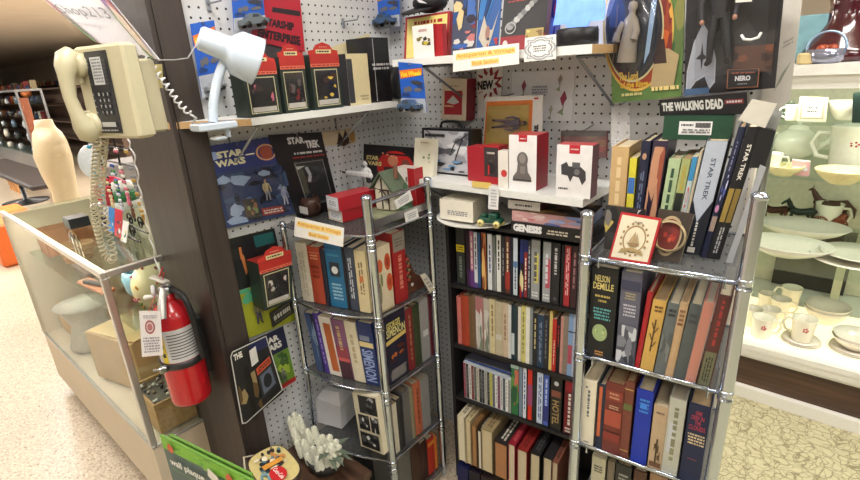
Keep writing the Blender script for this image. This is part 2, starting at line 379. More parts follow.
# ---------------------------------------------------------------- glass counter (left)
CY0, CY1, CX0, CX1 = .374, .87, -3.0, -1.632
t = thing('display_counter', (-2.22, .62, 0), 'glass topped display counter with aluminium edges and beige base', 'display case')
BASE = mat((206, 192, 168), .6, 0, .04, 8); AL = mat((196, 196, 192), .3, .85, .04)
b = B(); b.box((CX0, CY0, .08), (CX1, CY1, .33), BASE); obj('base', b, t)
b = B(); b.box((CX0+.02, CY0+.04, 0), (CX1-.02, CY1-.03, .08), mat((40, 34, 30), .8)); obj('toe_kick', b, t)
b = B(); b.box((CX0+.01, CY1-.012, .33), (CX1-.01, CY1, .965), mat((205, 195, 172), .6)); obj('back_panel', b, t)
b = B(); b.box((CX0, CY0, .33), (CX0+.014, CY1, .965), BASE); obj('end_panel', b, t)
e = .012
for nm, lo, hi in (('top_rail', (CX0, CY0-.004, .965), (CX1+.004, CY0+e, .985)), ('top_rail', (CX1-e, CY0+e, .965), (CX1+.004, CY1, .985)), ('top_rail', (CX0, CY1-e, .965), (CX1-e, CY1+.002, .985)), ('bottom_rail', (CX0, CY0-.003, .330), (CX1+.003, CY0+e*.8, .342)), ('bottom_rail', (CX1-e, CY0+e, .330), (CX1+.003, CY1, .342)), ('corner_post', (CX1-.016, CY0-.004, .342), (CX1+.004, CY0+.016, .965)), ('corner_post', (CX0, CY0-.003, .342), (CX0+.013, CY0+.013, .965)), ('corner_post', (CX1-.013, CY1-.013, .342), (CX1+.003, CY1, .965))):
    b = B(); c = [(a+d)/2 for a, d in zip(lo, hi)]; b.bbox(c, [d-a for a, d in zip(lo, hi)], AL, 0, .002); obj(nm, b, t)
b = B(); b.box((CX0+.014, CY0+.013, .974), (CX1-.013, CY1-.013, .980), SHELFGLASS); obj('top_pane', b, t)
b = B(); b.box((CX0+.014, CY0+.001, .343), (CX1-.017, CY0+.006, .964), COUNTERGLASS); obj('front_pane', b, t)
b = B(); b.box((CX1-.007, CY0+.017, .343), (CX1-.002, CY1-.014, .964), GLASS); obj('end_pane', b, t)
b = B(); b.box((CX0+.015, CY0+.05, .760), (CX1-.02, CY1-.014, .766), SHELFGLASS); obj('inner_shelf', b, t)
b = B(); b.box((CX0+.03, CY0+.014, .954), (CX1-.03, CY0+.030, .964), mat((255, 246, 226), .5, 0, 0, 60, 3)); obj('fill_tube', b, t)  # glowing tube added to brighten the counter's inside
area('counter_fill', ((CX0+CX1)/2, CY0+.03, .952), 1.2, .02, 2.2, (1, .94, .84), (math.radians(20), 0, 0))  # added fill lamp for the counter's contents
# ---------------------------------------------------------------- chrome racks
def pole(b, x, y, z0, z1, r, collars, cap=True):
    b.tube([(x, y, z0), (x, y, z1)], r, CHROME, 16)
    for z in collars: b.lathe([(r, -.012), (r+.0015, -.011), (r+.0015, -.008), (r*1.02, -.007), (r*1.02, .007), (r+.0015, .008), (r+.0015, .011), (r, .012)], (x, y, z), CHROME, 16)
    if cap: b.lathe([(r, -.004), (r*1.12, -.002), (r*1.12, .003), (r*.7, .008), (0, .009)], (x, y, z1), CHROME, 16)
# left rack
LA = math.radians(14); LP = V((-.99, .878, 0)); LL = V((-1.318, LP.y-.328*math.tan(LA)+.012, 0)); LB = V((-.99, 1.14, 0)); LC = V((-1.318, 1.14, 0))
LZ = [1.068, .806, .540, .262, .04]
rk = thing('book_rack', (-1.15, 1.0, 0), 'chrome corner rack of books beside the left pegboard', 'rack')
for p, r in ((LP, .0145), (LB, .0115), (LL, .009), (LC, .009)):
    b = B(); pole(b, p.x, p.y, 0, 1.178 if p in (LP, LB) else 1.07, r, [z-.006 for z in LZ[:4]]+([z-.035 for z in LZ[:4]] if r > .0095 else [])); obj('pole', b, rk)
def curved(z, r=.004, bul=.028):
    pts = []
    for i in range(11):
        t_ = i/10; p = LL.lerp(LP, t_); nrm = V((math.sin(LA), -math.cos(LA), 0)); pts.append(p+nrm*bul*math.sin(PI*t_)*(1 if t_ < 1 else 0)+V((0, 0, z)))
    return pts
for z in LZ:
    b = B(); c = curved(z-.004)
    b.prism([(p.x, p.y, z-.006) for p in c]+[(LB.x, LB.y, z-.006), (LC.x, LC.y, z-.006)], (0, 0, .004), clear('acrylic', (.55, .56, .57), .06, .1, .05))
    b.tube([p+V((0, 0, .001)) for p in c], .0042, CHROME, 6); b.tube([(LP.x+.004, LP.y+.01, z-.002), (LB.x+.004, LB.y-.01, z-.002)], .0042, CHROME, 6)
    obj('shelf', b, rk)
b = B(); b.tube([(LP.x, LP.y, 1.160), (LB.x, LB.y, 1.166)], .006, CHROME, 8); obj('top_rail', b, rk)
b = B(); b.box((LP.x-.002, LP.y+.012, 1.085), (LP.x+.003, LB.y-.01, 1.107), STEEL); obj('side_rail', b, rk)
# right rack
RA = math.radians(6); RP = V((-.384, .938, 0)); ru = V((math.cos(RA), math.sin(RA), 0)); rn = V((-math.sin(RA), math.cos(RA), 0))
RQ = RP+ru*.288; RD = .30
RZ = [1.105, .868, .622, .372, .12]
rr = thing('book_rack', tuple(RP+ru*.145+rn*.15), 'chrome pole rack of hardbacks standing right of centre', 'rack')
for p, z1, rad in ((RP, 1.203, .0125), (RQ, 1.268, .0125), (RP+rn*RD, 1.12, .010), (RQ+rn*RD, 1.36, .010)):
    b = B(); pole(b, p.x, p.y, 0, z1, rad, RZ[:4])
    for z in RZ[:4]: b.ball((p.x, p.y-rad, z), .004, .003, .004, STEEL, 8, 5)
    obj('pole', b, rr)
for z in RZ:
    b = B(); q = [RP, RQ, RQ+rn*RD, RP+rn*RD]
    b.prism([(p.x, p.y, z-.005) for p in q], (0, 0, .003), clear('wire_shelf', (.6, .62, .64), .06, .2, .06))
    b.tube([p+V((0, 0, z)) for p in q], .004, CHROME, 6, closed=True)
    f0 = RP+ru*.03-rn*.006; f1 = RQ-ru*.03-rn*.006
    b.tube([f0+V((0, 0, z-.012)), f0+V((0, 0, z+.008)), f1+V((0, 0, z+.008)), f1+V((0, 0, z-.012))], .0032, CHROME, 6)
    obj('shelf', b, rr)
for p in (RP, RQ):
    for z in RZ[:4]:
        b = B(); b.tube([p+V((0, 0, z-.03)), p+rn*RD+V((0, 0, z-.03))], .004, CHROME, 6); obj('side_rod', b, rr)
# black bookcase
KA = math.radians(6.5); KP = V((-.935, 1.172, 0)); ku = V((math.cos(KA), math.sin(KA), 0)); kn = V((-math.sin(KA), math.cos(KA), 0)); KW = .50; KD = .135
KZ = [.822, .590, .372, .135]; KT = 1.032
bc = thing('bookcase', tuple(KP+ku*KW/2), 'narrow black bookcase filled with film cases and paperbacks', 'bookcase')
KM = mat((30, 29, 31), .45, 0, .08)
def kbox(u0, u1, d0, d1, z0, z1, m=KM):
    b = B(); q = [KP+ku*u0+kn*d0, KP+ku*u1+kn*d0, KP+ku*u1+kn*d1, KP+ku*u0+kn*d1]; b.prism([(p.x, p.y, z0) for p in q], (0, 0, z1-z0), m); return b
obj('side_panel', kbox(-.012, 0, -.008, KD, 0, KT), bc); obj('side_panel', kbox(KW, KW+.012, -.008, KD, 0, KT), bc)
obj('back_panel', kbox(0, KW, KD-.004, KD, 0, KT), bc)
obj('top', kbox(-.012, KW+.012, -.008, KD, KT, KT+.010), bc)
for z in KZ: obj('shelf', kbox(0, KW, -.004, KD-.004, z-.012, z), bc)
obj('plinth', kbox(0, KW, .105, KD-.004, 0, .05), bc)
# ---------------------------------------------------------------- books in rows
BOUND = {}
def book(fr, kind, dep, col, label, group, art=None, pages=None, rough=.45, wrap=False):
    U = (fr.p[1]-fr.p[0]); w_ = U.length; U = U.normalized(); W = fr.p[3]-fr.p[0]; D = -fr.n; o = fr.p[0]; m = mat(col, rough, 0, .08)
    P = lambda a, d: o+U*a+D*d
    if kind in ('case', 'cd'):
        b = B(); t_ = .0012; body = BLACK if kind == 'case' else mat((190, 196, 200), .15, 0, 0)
        q = [P(0, dep), P(0, t_), P(t_, 0), P(w_-t_, 0), P(w_, t_), P(w_, dep)]; b.prism(q, W, body); nm = 'film_case' if kind == 'case' else 'disc_case'
        r = obj(nm, b, None, label, 'film case' if kind == 'case' else 'disc case', group)
        a = Art(fr, .0003); a.rect(.06, .02, .94, .98, col)
        if art: art(a)
        a.done(r, 'spine_sleeve'); return r
    hard = kind == 'hard'; t_ = min(.0028 if hard else .0009, w_*.2); bul = .0022 if hard else .0003; k = 5
    arc = [P(w_*i/k, bul*(1-math.sin(PI*i/k))) for i in range(k+1)]
    b = B(); q = [P(0, dep)]+arc+[P(w_, dep), P(w_-t_, dep), P(w_-t_, bul+t_), P(t_, bul+t_), P(t_, dep)]
    b.prism(q, W, m); r = obj('hardback_book' if hard else 'paperback_book', b, None, label, 'book', group)
    ins = .0035 if hard else .0006; hh = W.length; Wn = W/hh
    b = B(); q = [P(t_*1.02, bul+t_*1.1), P(w_-t_*1.02, bul+t_*1.1), P(w_-t_*1.02, dep-ins), P(t_*1.02, dep-ins)]
    b.prism([p+Wn*ins for p in q], Wn*(hh-2*ins), pages or (PAGES if random.random() < .7 else PAGESD)); obj('pages', b, r)
    if art:
        f2 = F(*[fr.pt(u, v) for u, v in ((.04, 0), (.96, 0), (.96, 1), (.04, 1))]); a = Art(f2, .0003); art(a); a.done(r, 'spine_print')
    if wrap:
        b = B(); q = [P(-.0012, dep*.9), P(-.0012, -.0015), P(w_+.0012, -.0015), P(w_+.0012, dep*.9)]; b.prism([p-Wn*0 for p in q], Wn*(hh+.004), WRAP); obj('plastic_sleeve', b, r, 'clear crinkled plastic sleeve')
    return r
def row(items, p0, ang, zs, where, group, dep=.13, prev=None, n0=0):
    """spines standing on a shelf: (kind, px0, px1, py_top, colour, description, art, options)"""
    U = V((math.cos(ang), math.sin(ang), 0)); O = V(p0); end = prev if prev is not None else -9
    for i, it in enumerate(items):
        kind, x0, x1, yt, col, desc = it[:6]; art = it[6] if len(it) > 6 else None; o = it[7] if len(it) > 7 else {}
        sh = o.get('back', 0); N = V((math.sin(ang), -math.cos(ang), 0)); Ob = O-N*sh
        a = atp(x0, yt, Ob, ang); c = atp(x1, yt, Ob, ang); ta, tc_ = (a-Ob).dot(U), (c-Ob).dot(U); top = (a.z+c.z)/2
        if where in BOUND: top = min(top, BOUND[where])
        lean = o.get('lean', 0); ta -= lean; tc_ -= lean
        if not o.get('free'):
            ta = max(ta, end+.0004)
            tc_ = max(tc_, ta+.004); end = tc_
        z0 = o.get('z', zs)+.0006
        BL = Ob+U*ta; BR = Ob+U*tc_; BL.z = BR.z = z0; W = U*lean; W.z = top-z0
        d = o.get('dep', dep); pages = o.get('pages')
        lab = o.get('label') or '%s, %s from left, %s' % (desc, ORD[i+n0], where)
        book(F(BL, BR, BR+W, BL+W), kind, d, col, lab, group, art, pages, wrap=o.get('wrap', False))
    return end
# ---------------------------------------------------------------- art shorthands
def S(*ops):
    """spine art from tuples: b=band, d=small print, t=vertical words, h=level words, k=patchwork, e=ellipse, l=rule"""
    def f(a):
        for o in ops:
            k = o[0]
            if k == 'b': a.rect(0, o[1], 1, o[2], o[3])
            elif k == 'r': a.rect(*o[1:])
            elif k == 'd': a.dash(.25, o[1], .75, o[2], o[3], o[4] if len(o) > 4 else 2, True)
            elif k == 'D': a.dash(.15, o[1], .85, o[2], o[3], o[4] if len(o) > 4 else 3)
            elif k == 't': a.text(o[1], o[5] if len(o) > 5 else .25, o[2], o[6] if len(o) > 6 else .75, o[3], o[4], True)
            elif k == 'h': a.text(o[1], o[5] if len(o) > 5 else .1, o[2], o[6] if len(o) > 6 else .9, o[3], o[4])
            elif k == 'k': a.blobs(.02, o[1], .98, o[2], o[3], o[4] if len(o) > 4 else 10, o[5] if len(o) > 5 else 3, .6)
            elif k == 'e': a.ell(*o[1:])
    return f
WH = (225, 222, 212); CR = (215, 200, 165); GO = (205, 175, 95); DK = (30, 28, 30)
# ---------------------------------------------------------------- left rack books
for k_, z_ in (('left rack top row', LZ[0]), ('left rack side top row', LZ[0]), ('left rack second row', LZ[1]), ('left rack side second row', LZ[1]), ('left rack side third row', LZ[2]), ('left rack side bottom row', LZ[3]),
               ('black bookcase top row', KT+.012), ('black bookcase second row', KZ[0]), ('black bookcase third row', KZ[1]), ('cases right of discs', KZ[1]),
               ('right rack second row', RZ[0]), ('right rack third row', RZ[1]), ('right rack fourth row', RZ[2])): BOUND[k_] = z_-.0135
W1 = 'left rack top row'
G = 'books on the top row of the left rack'
row([('hard', 294, 305, 243, (196, 188, 170), 'pale grey book seen past the rack edge', S(('d', .1, .9, (170, 160, 140), 2)), {'dep': .16}),
 ('hard', 306, 318, 247, (160, 62, 40), 'rust red hardback', S(('D', .78, .88, (215, 150, 110), 2), ('D', .45, .7, (120, 40, 28), 3), ('b', .9, .91, (215, 150, 110)))),
 ('hard', 318, 323, 250, (28, 32, 48), 'navy blue hardback', None, {'dep': .15}),
 ('hard', 323, 340, 244, (34, 104, 146), 'teal blue hardback with small picture', S(('r', .2, .5, .8, .72, (40, 50, 60)), ('e', .5, .6, .2, .06, (220, 225, 225)), ('D', .8, .86, (70, 150, 185), 1), ('D', .12, .40, (150, 195, 215), 5), ('b', .93, .94, (20, 70, 100)))),
 ('paper', 340, 343, 246, (25, 25, 32), 'thin black book'),
 ('hard', 343, 352, 248, (58, 66, 82), 'slate grey hardback', S(('d', .2, .85, (190, 195, 200), 2))),
 ('hard', 353, 364, 251, (208, 192, 150), 'cream clothbound hardback', S(('d', .3, .85, (120, 100, 70), 2), ('r', .3, .5, .7, .6, (190, 110, 60))))],
 LP-V((-math.sin(LA), math.cos(LA), 0))*.0-V((0, .004, 0))+V((0, .02, 0)), LA, LZ[1], W1, G, .13)
SX = V((LP.x-.012, 0, 0)); HP = PI/2
def siderow(items, zs, where, group, dep=.13, n0=0): return row(items, SX, HP, zs, where, group, dep, n0=n0)
siderow([('hard', 374, 390, 246, (212, 198, 168), 'cream boxed book with big orange roses', lambda a: (a.ell(.75, .74, .22, .13, (190, 80, 45)), a.ell(.75, .74, .12, .07, (150, 55, 35)), a.ell(.8, .42, .22, .14, (196, 84, 48)), a.ell(.8, .42, .12, .06, (160, 60, 38)), a.ell(.2, .72, .18, .1, (200, 96, 56)), a.ell(.25, .5, .08, .1, (120, 130, 90)), a.ell(.1, .3, .08, .16, (110, 130, 96)), a.rect(.0, .0, 1, .03, (180, 160, 120))), {'dep': .05}),
 ('hard', 391, 404, 232, (150, 32, 34), 'tall red hardback with silver grey top band', S(('b', .74, 1, (132, 124, 112)), ('D', .8, .93, (90, 84, 76), 3), ('d', .2, .68, (205, 120, 100), 1)))],
 LZ[1], 'left rack side top row', 'books facing out of the side of the left rack top row')
W2 = 'left rack second row'
row([('paper', 304, 312, 313, (34, 40, 62), 'dark paperback with blue swirls', S(('k', 0, 1, [(60, 80, 120), (30, 34, 50), (120, 140, 170)], 14, 5)), {'lean': -.02}),
 ('paper', 312, 317, 313, (72, 52, 140), 'violet paperback', S(('d', .1, .9, (150, 130, 200), 1)), {'lean': -.02}),
 ('paper', 317, 329, 317, (222, 216, 206), 'white paperback with orange front panel', lambda a: a.rect(.3, .08, .95, .9, (180, 96, 50)), {'lean': -.02}),
 ('hard', 329, 342, 320, (128, 84, 116), 'mauve hardback with sunset photograph', S(('b', 0, .3, (70, 40, 52)), ('b', .3, .36, (200, 90, 90)), ('b', .36, .55, (150, 66, 78)), ('d', .5, .9, (190, 160, 120), 1)), {'lean': -.02}),
 ('hard', 342, 354, 322, (214, 204, 178), 'plain cream hardback', S(('d', .3, .8, (180, 165, 130), 1)), {'lean': -.018}),
 ('hard', 354, 370, 323, (38, 52, 100), 'blue hardback with cream band', S(('b', .62, .7, (214, 196, 140)), ('r', .1, .72, .8, .8, (120, 130, 150)), ('t', 'SIMENON', .06, .58, (150, 170, 215), .1, .9)), {'lean': -.015})],
 LP+V((0, .016, 0)), LA, LZ[2], W2, 'books on the second row of the left rack', .13)
siderow([('hard', 382, 405, 312, (30, 30, 52), 'dark blue hardback with cream author lettering', lambda a: (a.text('GEORGES', .08, .80, .75, .89, (226, 214, 120)), a.text('SIMENON', .05, .68, .98, .80, (230, 220, 150)), a.poly([(0, .58), (1, .62), (1, .68), (0, .64)], (216, 190, 110)), a.blobs(.1, .3, .9, .52, [(90, 40, 30), (180, 100, 50), (60, 28, 30)], 9, 4), a.dash(.05, .04, .9, .2, (190, 185, 180), 5)), {'dep': .04}),
 ('hard', 405, 412, 309, (124, 36, 38), 'dark red hardback', S(('d', .1, .9, (160, 110, 80), 1))),
 ('hard', 412, 419, 305, (52, 62, 38), 'dark green hardback'),
 ('paper', 419, 427, 299, (168, 168, 166), 'grey book in cloudy plastic wrap', S(('r', .2, .4, .9, .5, (235, 235, 235))), {'wrap': True}),
 ('hard', 427.3, 431, 296, (92, 28, 42), 'maroon hardback')],
 LZ[2], 'left rack side second row', 'books facing out of the side of the left rack second row')
siderow([('paper', 391, 396, 404, (206, 200, 180), 'cream album edge'), ('hard', 396, 402, 399, (40, 40, 44), 'black album', None),
 ('hard', 402, 409, 391, (66, 66, 72), 'dark grey wrapped album', None, {'wrap': True}), ('hard', 409, 413, 388, (142, 132, 106), 'tan hardback', None),
 ('hard', 413, 420, 383, (186, 100, 70), 'salmon hardback', S(('d', .2, .9, (120, 60, 40), 1))), ('paper', 420, 428, 378, (150, 150, 150), 'grey paperback in shiny wrap', None, {'wrap': True})],
 LZ[3], 'left rack side third row', 'books facing out of the side of the left rack third row')
siderow([('hard', 396, 410, 452, (96, 96, 92), 'grey hardback', None), ('hard', 410, 420, 446, (66, 40, 28), 'dark brown hardback', None), ('hard', 420, 427, 442, (58, 30, 24), 'umber hardback', None),
 ('hard', 427, 434, 438, (176, 44, 28), 'bright red hardback', S(('b', .8, .9, (214, 140, 50)))), ('hard', 434, 437, 436, (200, 112, 40), 'orange hardback')],
 LZ[4], 'left rack side bottom row', 'books facing out of the side of the left rack bottom row')
# photo book and white bag on the third row
fr = F(*[at(px, py, y=LP.y-.035) for px, py in ((361, 446), (384, 455), (376, 397), (352, 392))])
r = card('photo_album', fr, .02, (214, 204, 178), 'cream album with black and white photographs, on left rack third row', 'album')
a = Art(fr)
for q in ((.22, .66, .96, .97), (.12, .36, .58, .63), (.64, .36, .96, .63), (.12, .05, .9, .32)):
    a.rect(*q, (36, 36, 38)); a.blobs(*q, [(150, 150, 150), (90, 90, 92), (220, 220, 218), (20, 20, 22)], 8, int(q[0]*90), .3)
a.done(r)
b = B(); q = at(324, 446, y=LP.y+.0); q2 = at(357, 440, y=LP.y+.0); zb_ = LZ[3]+.001; A_ = V((q.x+.03, LP.y-.03, zb_)); Bq = V((q.x+.135, LP.y+.0, zb_)); D_ = V((-.02, .085, 0))
up1 = V((-.004, .01, .098)); up2 = V((.01, .02, .135))
b.add([A_, Bq, Bq+D_, A_+D_, A_+up1, Bq+up1*.93, Bq+D_+up1, A_+D_+up1, A_+V((.018, .03, .135)), Bq+V((-.03, .03, .130)), Bq+V((-.03, .05, .132)), A_+V((.018, .055, .136))], [(3, 2, 1, 0), (0, 1, 5, 4), (1, 2, 6, 5), (2, 3, 7, 6), (3, 0, 4, 7), (4, 5, 9, 8), (5, 6, 10, 9), (6, 7, 11, 10), (7, 4, 8, 11), (8, 9, 10, 11)], mat((228, 227, 230), .5, 0, .05, 20))
obj('paper_bag', b, None, 'creased white paper bag standing on left rack third row', 'bag')
# ---------------------------------------------------------------- black bookcase rows
W3 = 'black bookcase top row'
k1 = [(455, 464, 227, (44, 50, 46), 'dark green film case with yellow sticker', S(('r', .05, .58, .95, .70, (214, 194, 40)), ('D', .6, .68, (60, 50, 20), 2), ('d', .1, .5, (110, 120, 110), 1))),
 (465, 469, 229, (40, 24, 40), 'black and plum film case', S(('k', 0, .3, [(90, 40, 110), (60, 30, 70)], 5, 2))),
 (469, 473, 230, (176, 110, 140), 'pink film case', S(('b', 0, .3, (92, 52, 120)), ('d', .3, .9, WH, 1))),
 (473, 477, 231, (206, 208, 214), 'white film case with violet foot', S(('b', 0, .1, (90, 70, 130)), ('d', .3, .9, (60, 60, 90), 1))),
 (477, 480, 232, (46, 86, 134), 'blue film case', None),
 (481, 486, 232, (186, 120, 70), 'orange film case', S(('k', 0, 1, [(140, 50, 30), (220, 180, 110), (90, 40, 30)], 9, 8))),
 (487, 492, 233, (214, 216, 220), 'white film case with blue print', S(('d', .3, .8, (60, 80, 130), 1),)),
 (492, 496, 235, (120, 124, 124), 'grey film case', S(('k', 0, 1, [(90, 100, 90), (150, 150, 150)], 6, 3))),
 (496, 501, 234, (222, 222, 218), 'plain white film case', S(('d', .4, .9, (40, 40, 40), 1),)),
 (501, 505, 236, (40, 40, 46), 'black film case with faint print', S(('d', .3, .8, (130, 130, 130), 1))),
 (505, 510, 236, (96, 48, 40), 'brown and red film case', S(('b', .1, .4, (150, 50, 40)), ('d', .4, .9, CR, 1))),
 (510, 513, 237, (30, 32, 50), 'narrow black film case', None),
 (513, 518, 237, (196, 206, 216), 'pale blue film case', S(('b', .5, .6, (90, 120, 160)), ('d', .1, .5, (60, 70, 90), 1))),
 (520, 524, 239, (26, 44, 110), 'royal blue film case', S(('k', 0, .6, [(20, 20, 24), (220, 210, 160), (140, 30, 30)], 8, 4))),
 (524, 528, 240, (130, 40, 44), 'crimson film case', S(('b', .8, 1, (24, 40, 100)), ('d', .1, .7, WH, 1))),
 (528, 531, 240, (60, 66, 76), 'charcoal film case', S(('d', .2, .9, (190, 190, 190), 1))),
 (531, 541, 239, (150, 152, 152), 'grey film case with yellow panel', S(('r', .4, .3, .8, .78, (206, 196, 90)), ('d', .3, .8, (90, 90, 90), 1), ('D', .06, .16, (220, 220, 220), 2))),
 (543, 552, 241, (158, 162, 166), 'grey film case with pink panel', S(('r', .4, .25, .9, .72, (186, 80, 96)), ('d', .3, .8, (210, 210, 215), 1), ('D', .06, .16, (225, 225, 225), 2))),
 (552, 561, 243, (40, 38, 42), 'wide black film case with white title', S(('d', .5, .92, (200, 200, 200), 1), ('e', .5, .1, .2, .03, (90, 90, 90)))),
 (562, 565, 245, (24, 24, 28), 'thin black film case', None),
 (565, 572, 245, (172, 44, 52), 'red film case with pink print', S(('d', .2, .95, (230, 190, 190), 2))),
 (572, 579, 246, (60, 34, 40), 'dark wine film case', S(('d', .3, .9, (150, 110, 110), 1)))]
row([('case', a, b_, y_, c_, d_, s_) for a, b_, y_, c_, d_, s_ in k1], KP+kn*.004, KA, KZ[0], W3, 'film cases on the top row of the black bookcase', .12, prev=.001)
W4 = 'black bookcase second row'
k2 = [(456, 460, 297, (196, 110, 104), 'pink hardback'), (460, 468, 296, (166, 66, 44), 'brick red hardback'), (468, 474, 296, (112, 86, 60), 'brown hardback'),
 (475, 483, 297, (190, 88, 92), 'floral red paperback', S(('k', 0, .85, [(214, 206, 200), (120, 130, 110), (230, 226, 220)], 14, 9)), {'wrap': True}),
 (483, 489, 299, (208, 196, 178), 'white and green patterned paperback', S(('k', 0, .8, [(130, 140, 120), (236, 230, 220)], 10, 2)), {'wrap': True}),
 (489, 495, 299, (206, 192, 150), 'cream paperback', S(('d', .3, .9, (130, 110, 70), 1))), (495, 502, 302, (222, 208, 166), 'wrapped cream hardback', S(('b', .3, .4, (240, 236, 220))), {'wrap': True}),
 (502, 508, 303, (198, 178, 152), 'beige hardback', S(('d', .3, .8, (140, 110, 90), 1))), (508, 511, 305, (204, 206, 204), 'pale grey paperback', None),
 (511, 518, 306, (34, 52, 58), 'dark teal hardback with white label', S(('r', 0, .1, .5, .5, (190, 200, 204)))), (518, 521, 307, (212, 208, 198), 'off white paperback'),
 (521, 526, 306, (206, 198, 120), 'pale yellow hardback', S(('d', .1, .9, (120, 120, 70), 1))), (526, 530, 307, (224, 222, 212), 'white paperback'), (530, 533, 308, (128, 136, 138), 'grey paperback'),
 (533, 538, 313, (34, 34, 36), 'black paperback with cream title', S(('d', .3, .9, (206, 192, 140), 1),)), (538, 544, 315, (36, 60, 88), 'navy paperback', S(('d', .1, .9, (140, 150, 170), 2))), (544, 549, 315, (44, 44, 50), 'charcoal paperback', S(('d', .2, .9, (110, 110, 120), 1))),
 (550, 553, 311, (208, 186, 112), 'mustard paperback'), (553, 557, 319, (186, 46, 38), 'scarlet paperback', S(('d', .1, .6, (230, 190, 170), 1))), (557, 561, 320, (26, 24, 28), 'thin black hardback', S(('d', .5, .9, (190, 60, 60), 1))),
 (561, 564, 316, (192, 140, 132), 'dusty pink paperback'), (564, 569, 316, (136, 122, 110), 'taupe paperback', None), (569, 574, 313, (132, 164, 206), 'sky blue paperback', S(('b', .2, .5, (180, 80, 100)), ('b', .7, .72, (40, 40, 60)))), (574, 579, 314, (176, 186, 206), 'pale lilac paperback', S(('b', .7, .72, (40, 40, 60)), ('d', .2, .6, (120, 100, 140), 1)))]
row([(('hard' if 'hardback' in t_[4] else 'paper'),)+tuple(t_) for t_ in k2], KP+kn*.006, KA, KZ[1], W4, 'books on the second row of the black bookcase', .12, prev=.001)
W5 = 'black bookcase third row'
cdc = [((150, 60, 80), 'rose'), ((60, 58, 62), 'charcoal'), ((214, 212, 206), 'white'), ((130, 34, 36), 'dark red'), ((90, 96, 84), 'olive'), ((196, 186, 168), 'beige'), ((30, 30, 34), 'black'), ((38, 38, 44), 'ink black'), ((172, 168, 160), 'light grey'), ((44, 52, 40), 'moss green'), ((196, 190, 60), 'yellow'), ((100, 104, 110), 'mid grey'), ((226, 226, 222), 'bright white'), ((120, 40, 90), 'magenta'), ((206, 206, 206), 'silver'), ((60, 80, 96), 'steel blue'), ((234, 232, 228), 'chalk white'), ((150, 156, 150), 'sage grey')]
end = row([('cd', 463+i*2.65, 465.6+i*2.65, 362+i*1.05, c_, n_+' disc case', S(('d', .1, .9, (128, 128, 128), 1))) for i, (c_, n_) in enumerate(cdc)], KP+kn*.006, KA, KZ[2], W5, 'disc cases on the third row of the black bookcase', .11, prev=.012)
W5b = 'cases right of discs'
row([('case', 511, 519, 362, (44, 112, 66), 'green film case with faded pictures', S(('k', .2, .9, [(90, 140, 70), (190, 110, 90), (40, 90, 60)], 9, 3), ('b', .92, 1, (170, 196, 190)))),
 ('case', 519, 523, 362, (110, 130, 150), 'dusty blue film case', None), ('case', 523, 527, 362, (212, 214, 222), 'white film case with blue title', S(('d', .2, .9, (50, 90, 170), 1))),
 ('case', 528, 533, 363, (200, 48, 36), 'orange red film case', S(('b', .3, .7, (150, 70, 110)))), ('case', 533, 537, 371, (30, 30, 36), 'black film case between red and white', None),
 ('case', 537, 544, 368, (198, 210, 228), 'pale blue and white film case', S(('d', .1, .95, (60, 80, 140), 2))), ('case', 544, 550, 369, (70, 96, 178), 'cobalt blue film case', S(('b', .1, .4, (40, 50, 120)), ('d', .4, .9, (190, 200, 230), 1))),
 ('case', 551, 563, 373, (34, 32, 32), 'wide black film case with tan title', S(('t', 'HOTEL', .1, .56, (168, 140, 92), .2, .8), ('r', .1, .62, .9, .74, (130, 76, 60)), ('e', .5, .87, .2, .04, (200, 200, 200)))),
 ('case', 565, 575, 379, (112, 20, 34), 'dark red film case with slanting white title', lambda a: (a.rect(.1, .8, .9, .98, (150, 30, 44)), a.dash(.35, .18, .8, .76, WH, 1, True), a.dash(.2, .03, .8, .14, WH, 2)))],
 KP+kn*.004, KA, KZ[2], W5b, 'film cases right of the discs in the black bookcase', .12, prev=end)
# shiny blue bag of discs lying on the disc cases
fr0 = KP+ku*.03+kn*.02
b = B(); q = [fr0, fr0+ku*.19, fr0+ku*.19+kn*.09, fr0+kn*.09]; zt_ = KZ[2]+.147
b.prism([(p.x, p.y, zt_) for p in q], (0, 0, .008), mat((40, 70, 140), .2, 0, .3, 30)); r = obj('disc_case', b, None, 'blue wrapped disc lying flat on the row of disc cases', 'disc case')
b = B(); b.prism([(p.x-.002, p.y-.002, zt_+.0085) for p in q], (0, 0, .003), WRAP); obj('plastic_wrap', b, r)
# bottom: books lying spine up, page blocks facing out
W6 = 'bottom row of black bookcase'
bots = [(457, 464, 416, (206, 196, 166), (228, 218, 190), 'cream paperback with grey lettered spine', (80, 80, 80)), (465, 470, 420, (184, 168, 130), (214, 198, 160), 'sand paperback', (110, 90, 60)), (471, 476, 425, (126, 92, 56), (172, 128, 84), 'brown paperback', None), (477, 481, 430, (42, 34, 32), (222, 214, 196), 'black spined white paperback', (170, 170, 160)),
 (481, 492, 430, (150, 132, 96), (206, 190, 156), 'thick tan hardback', (110, 90, 60)), (494, 507, 443, (40, 34, 32), (176, 124, 82), 'black hardback with brown page block', (200, 196, 180)), (508, 515, 444, (140, 24, 42), (206, 192, 164), 'crimson hardback', (190, 90, 90)), (517, 527, 450, (134, 36, 32), (202, 188, 158), 'brick hardback', (100, 20, 20)), (530, 540, 454, (28, 26, 28), (196, 182, 150), 'black hardback', (80, 80, 80)), (543, 552, 458, (34, 32, 34), (198, 184, 154), 'black paperback', None), (552, 558, 462, (122, 74, 58), (190, 176, 146), 'small brown paperback with round emblem', (60, 30, 30))]
PB = KP-kn*.055
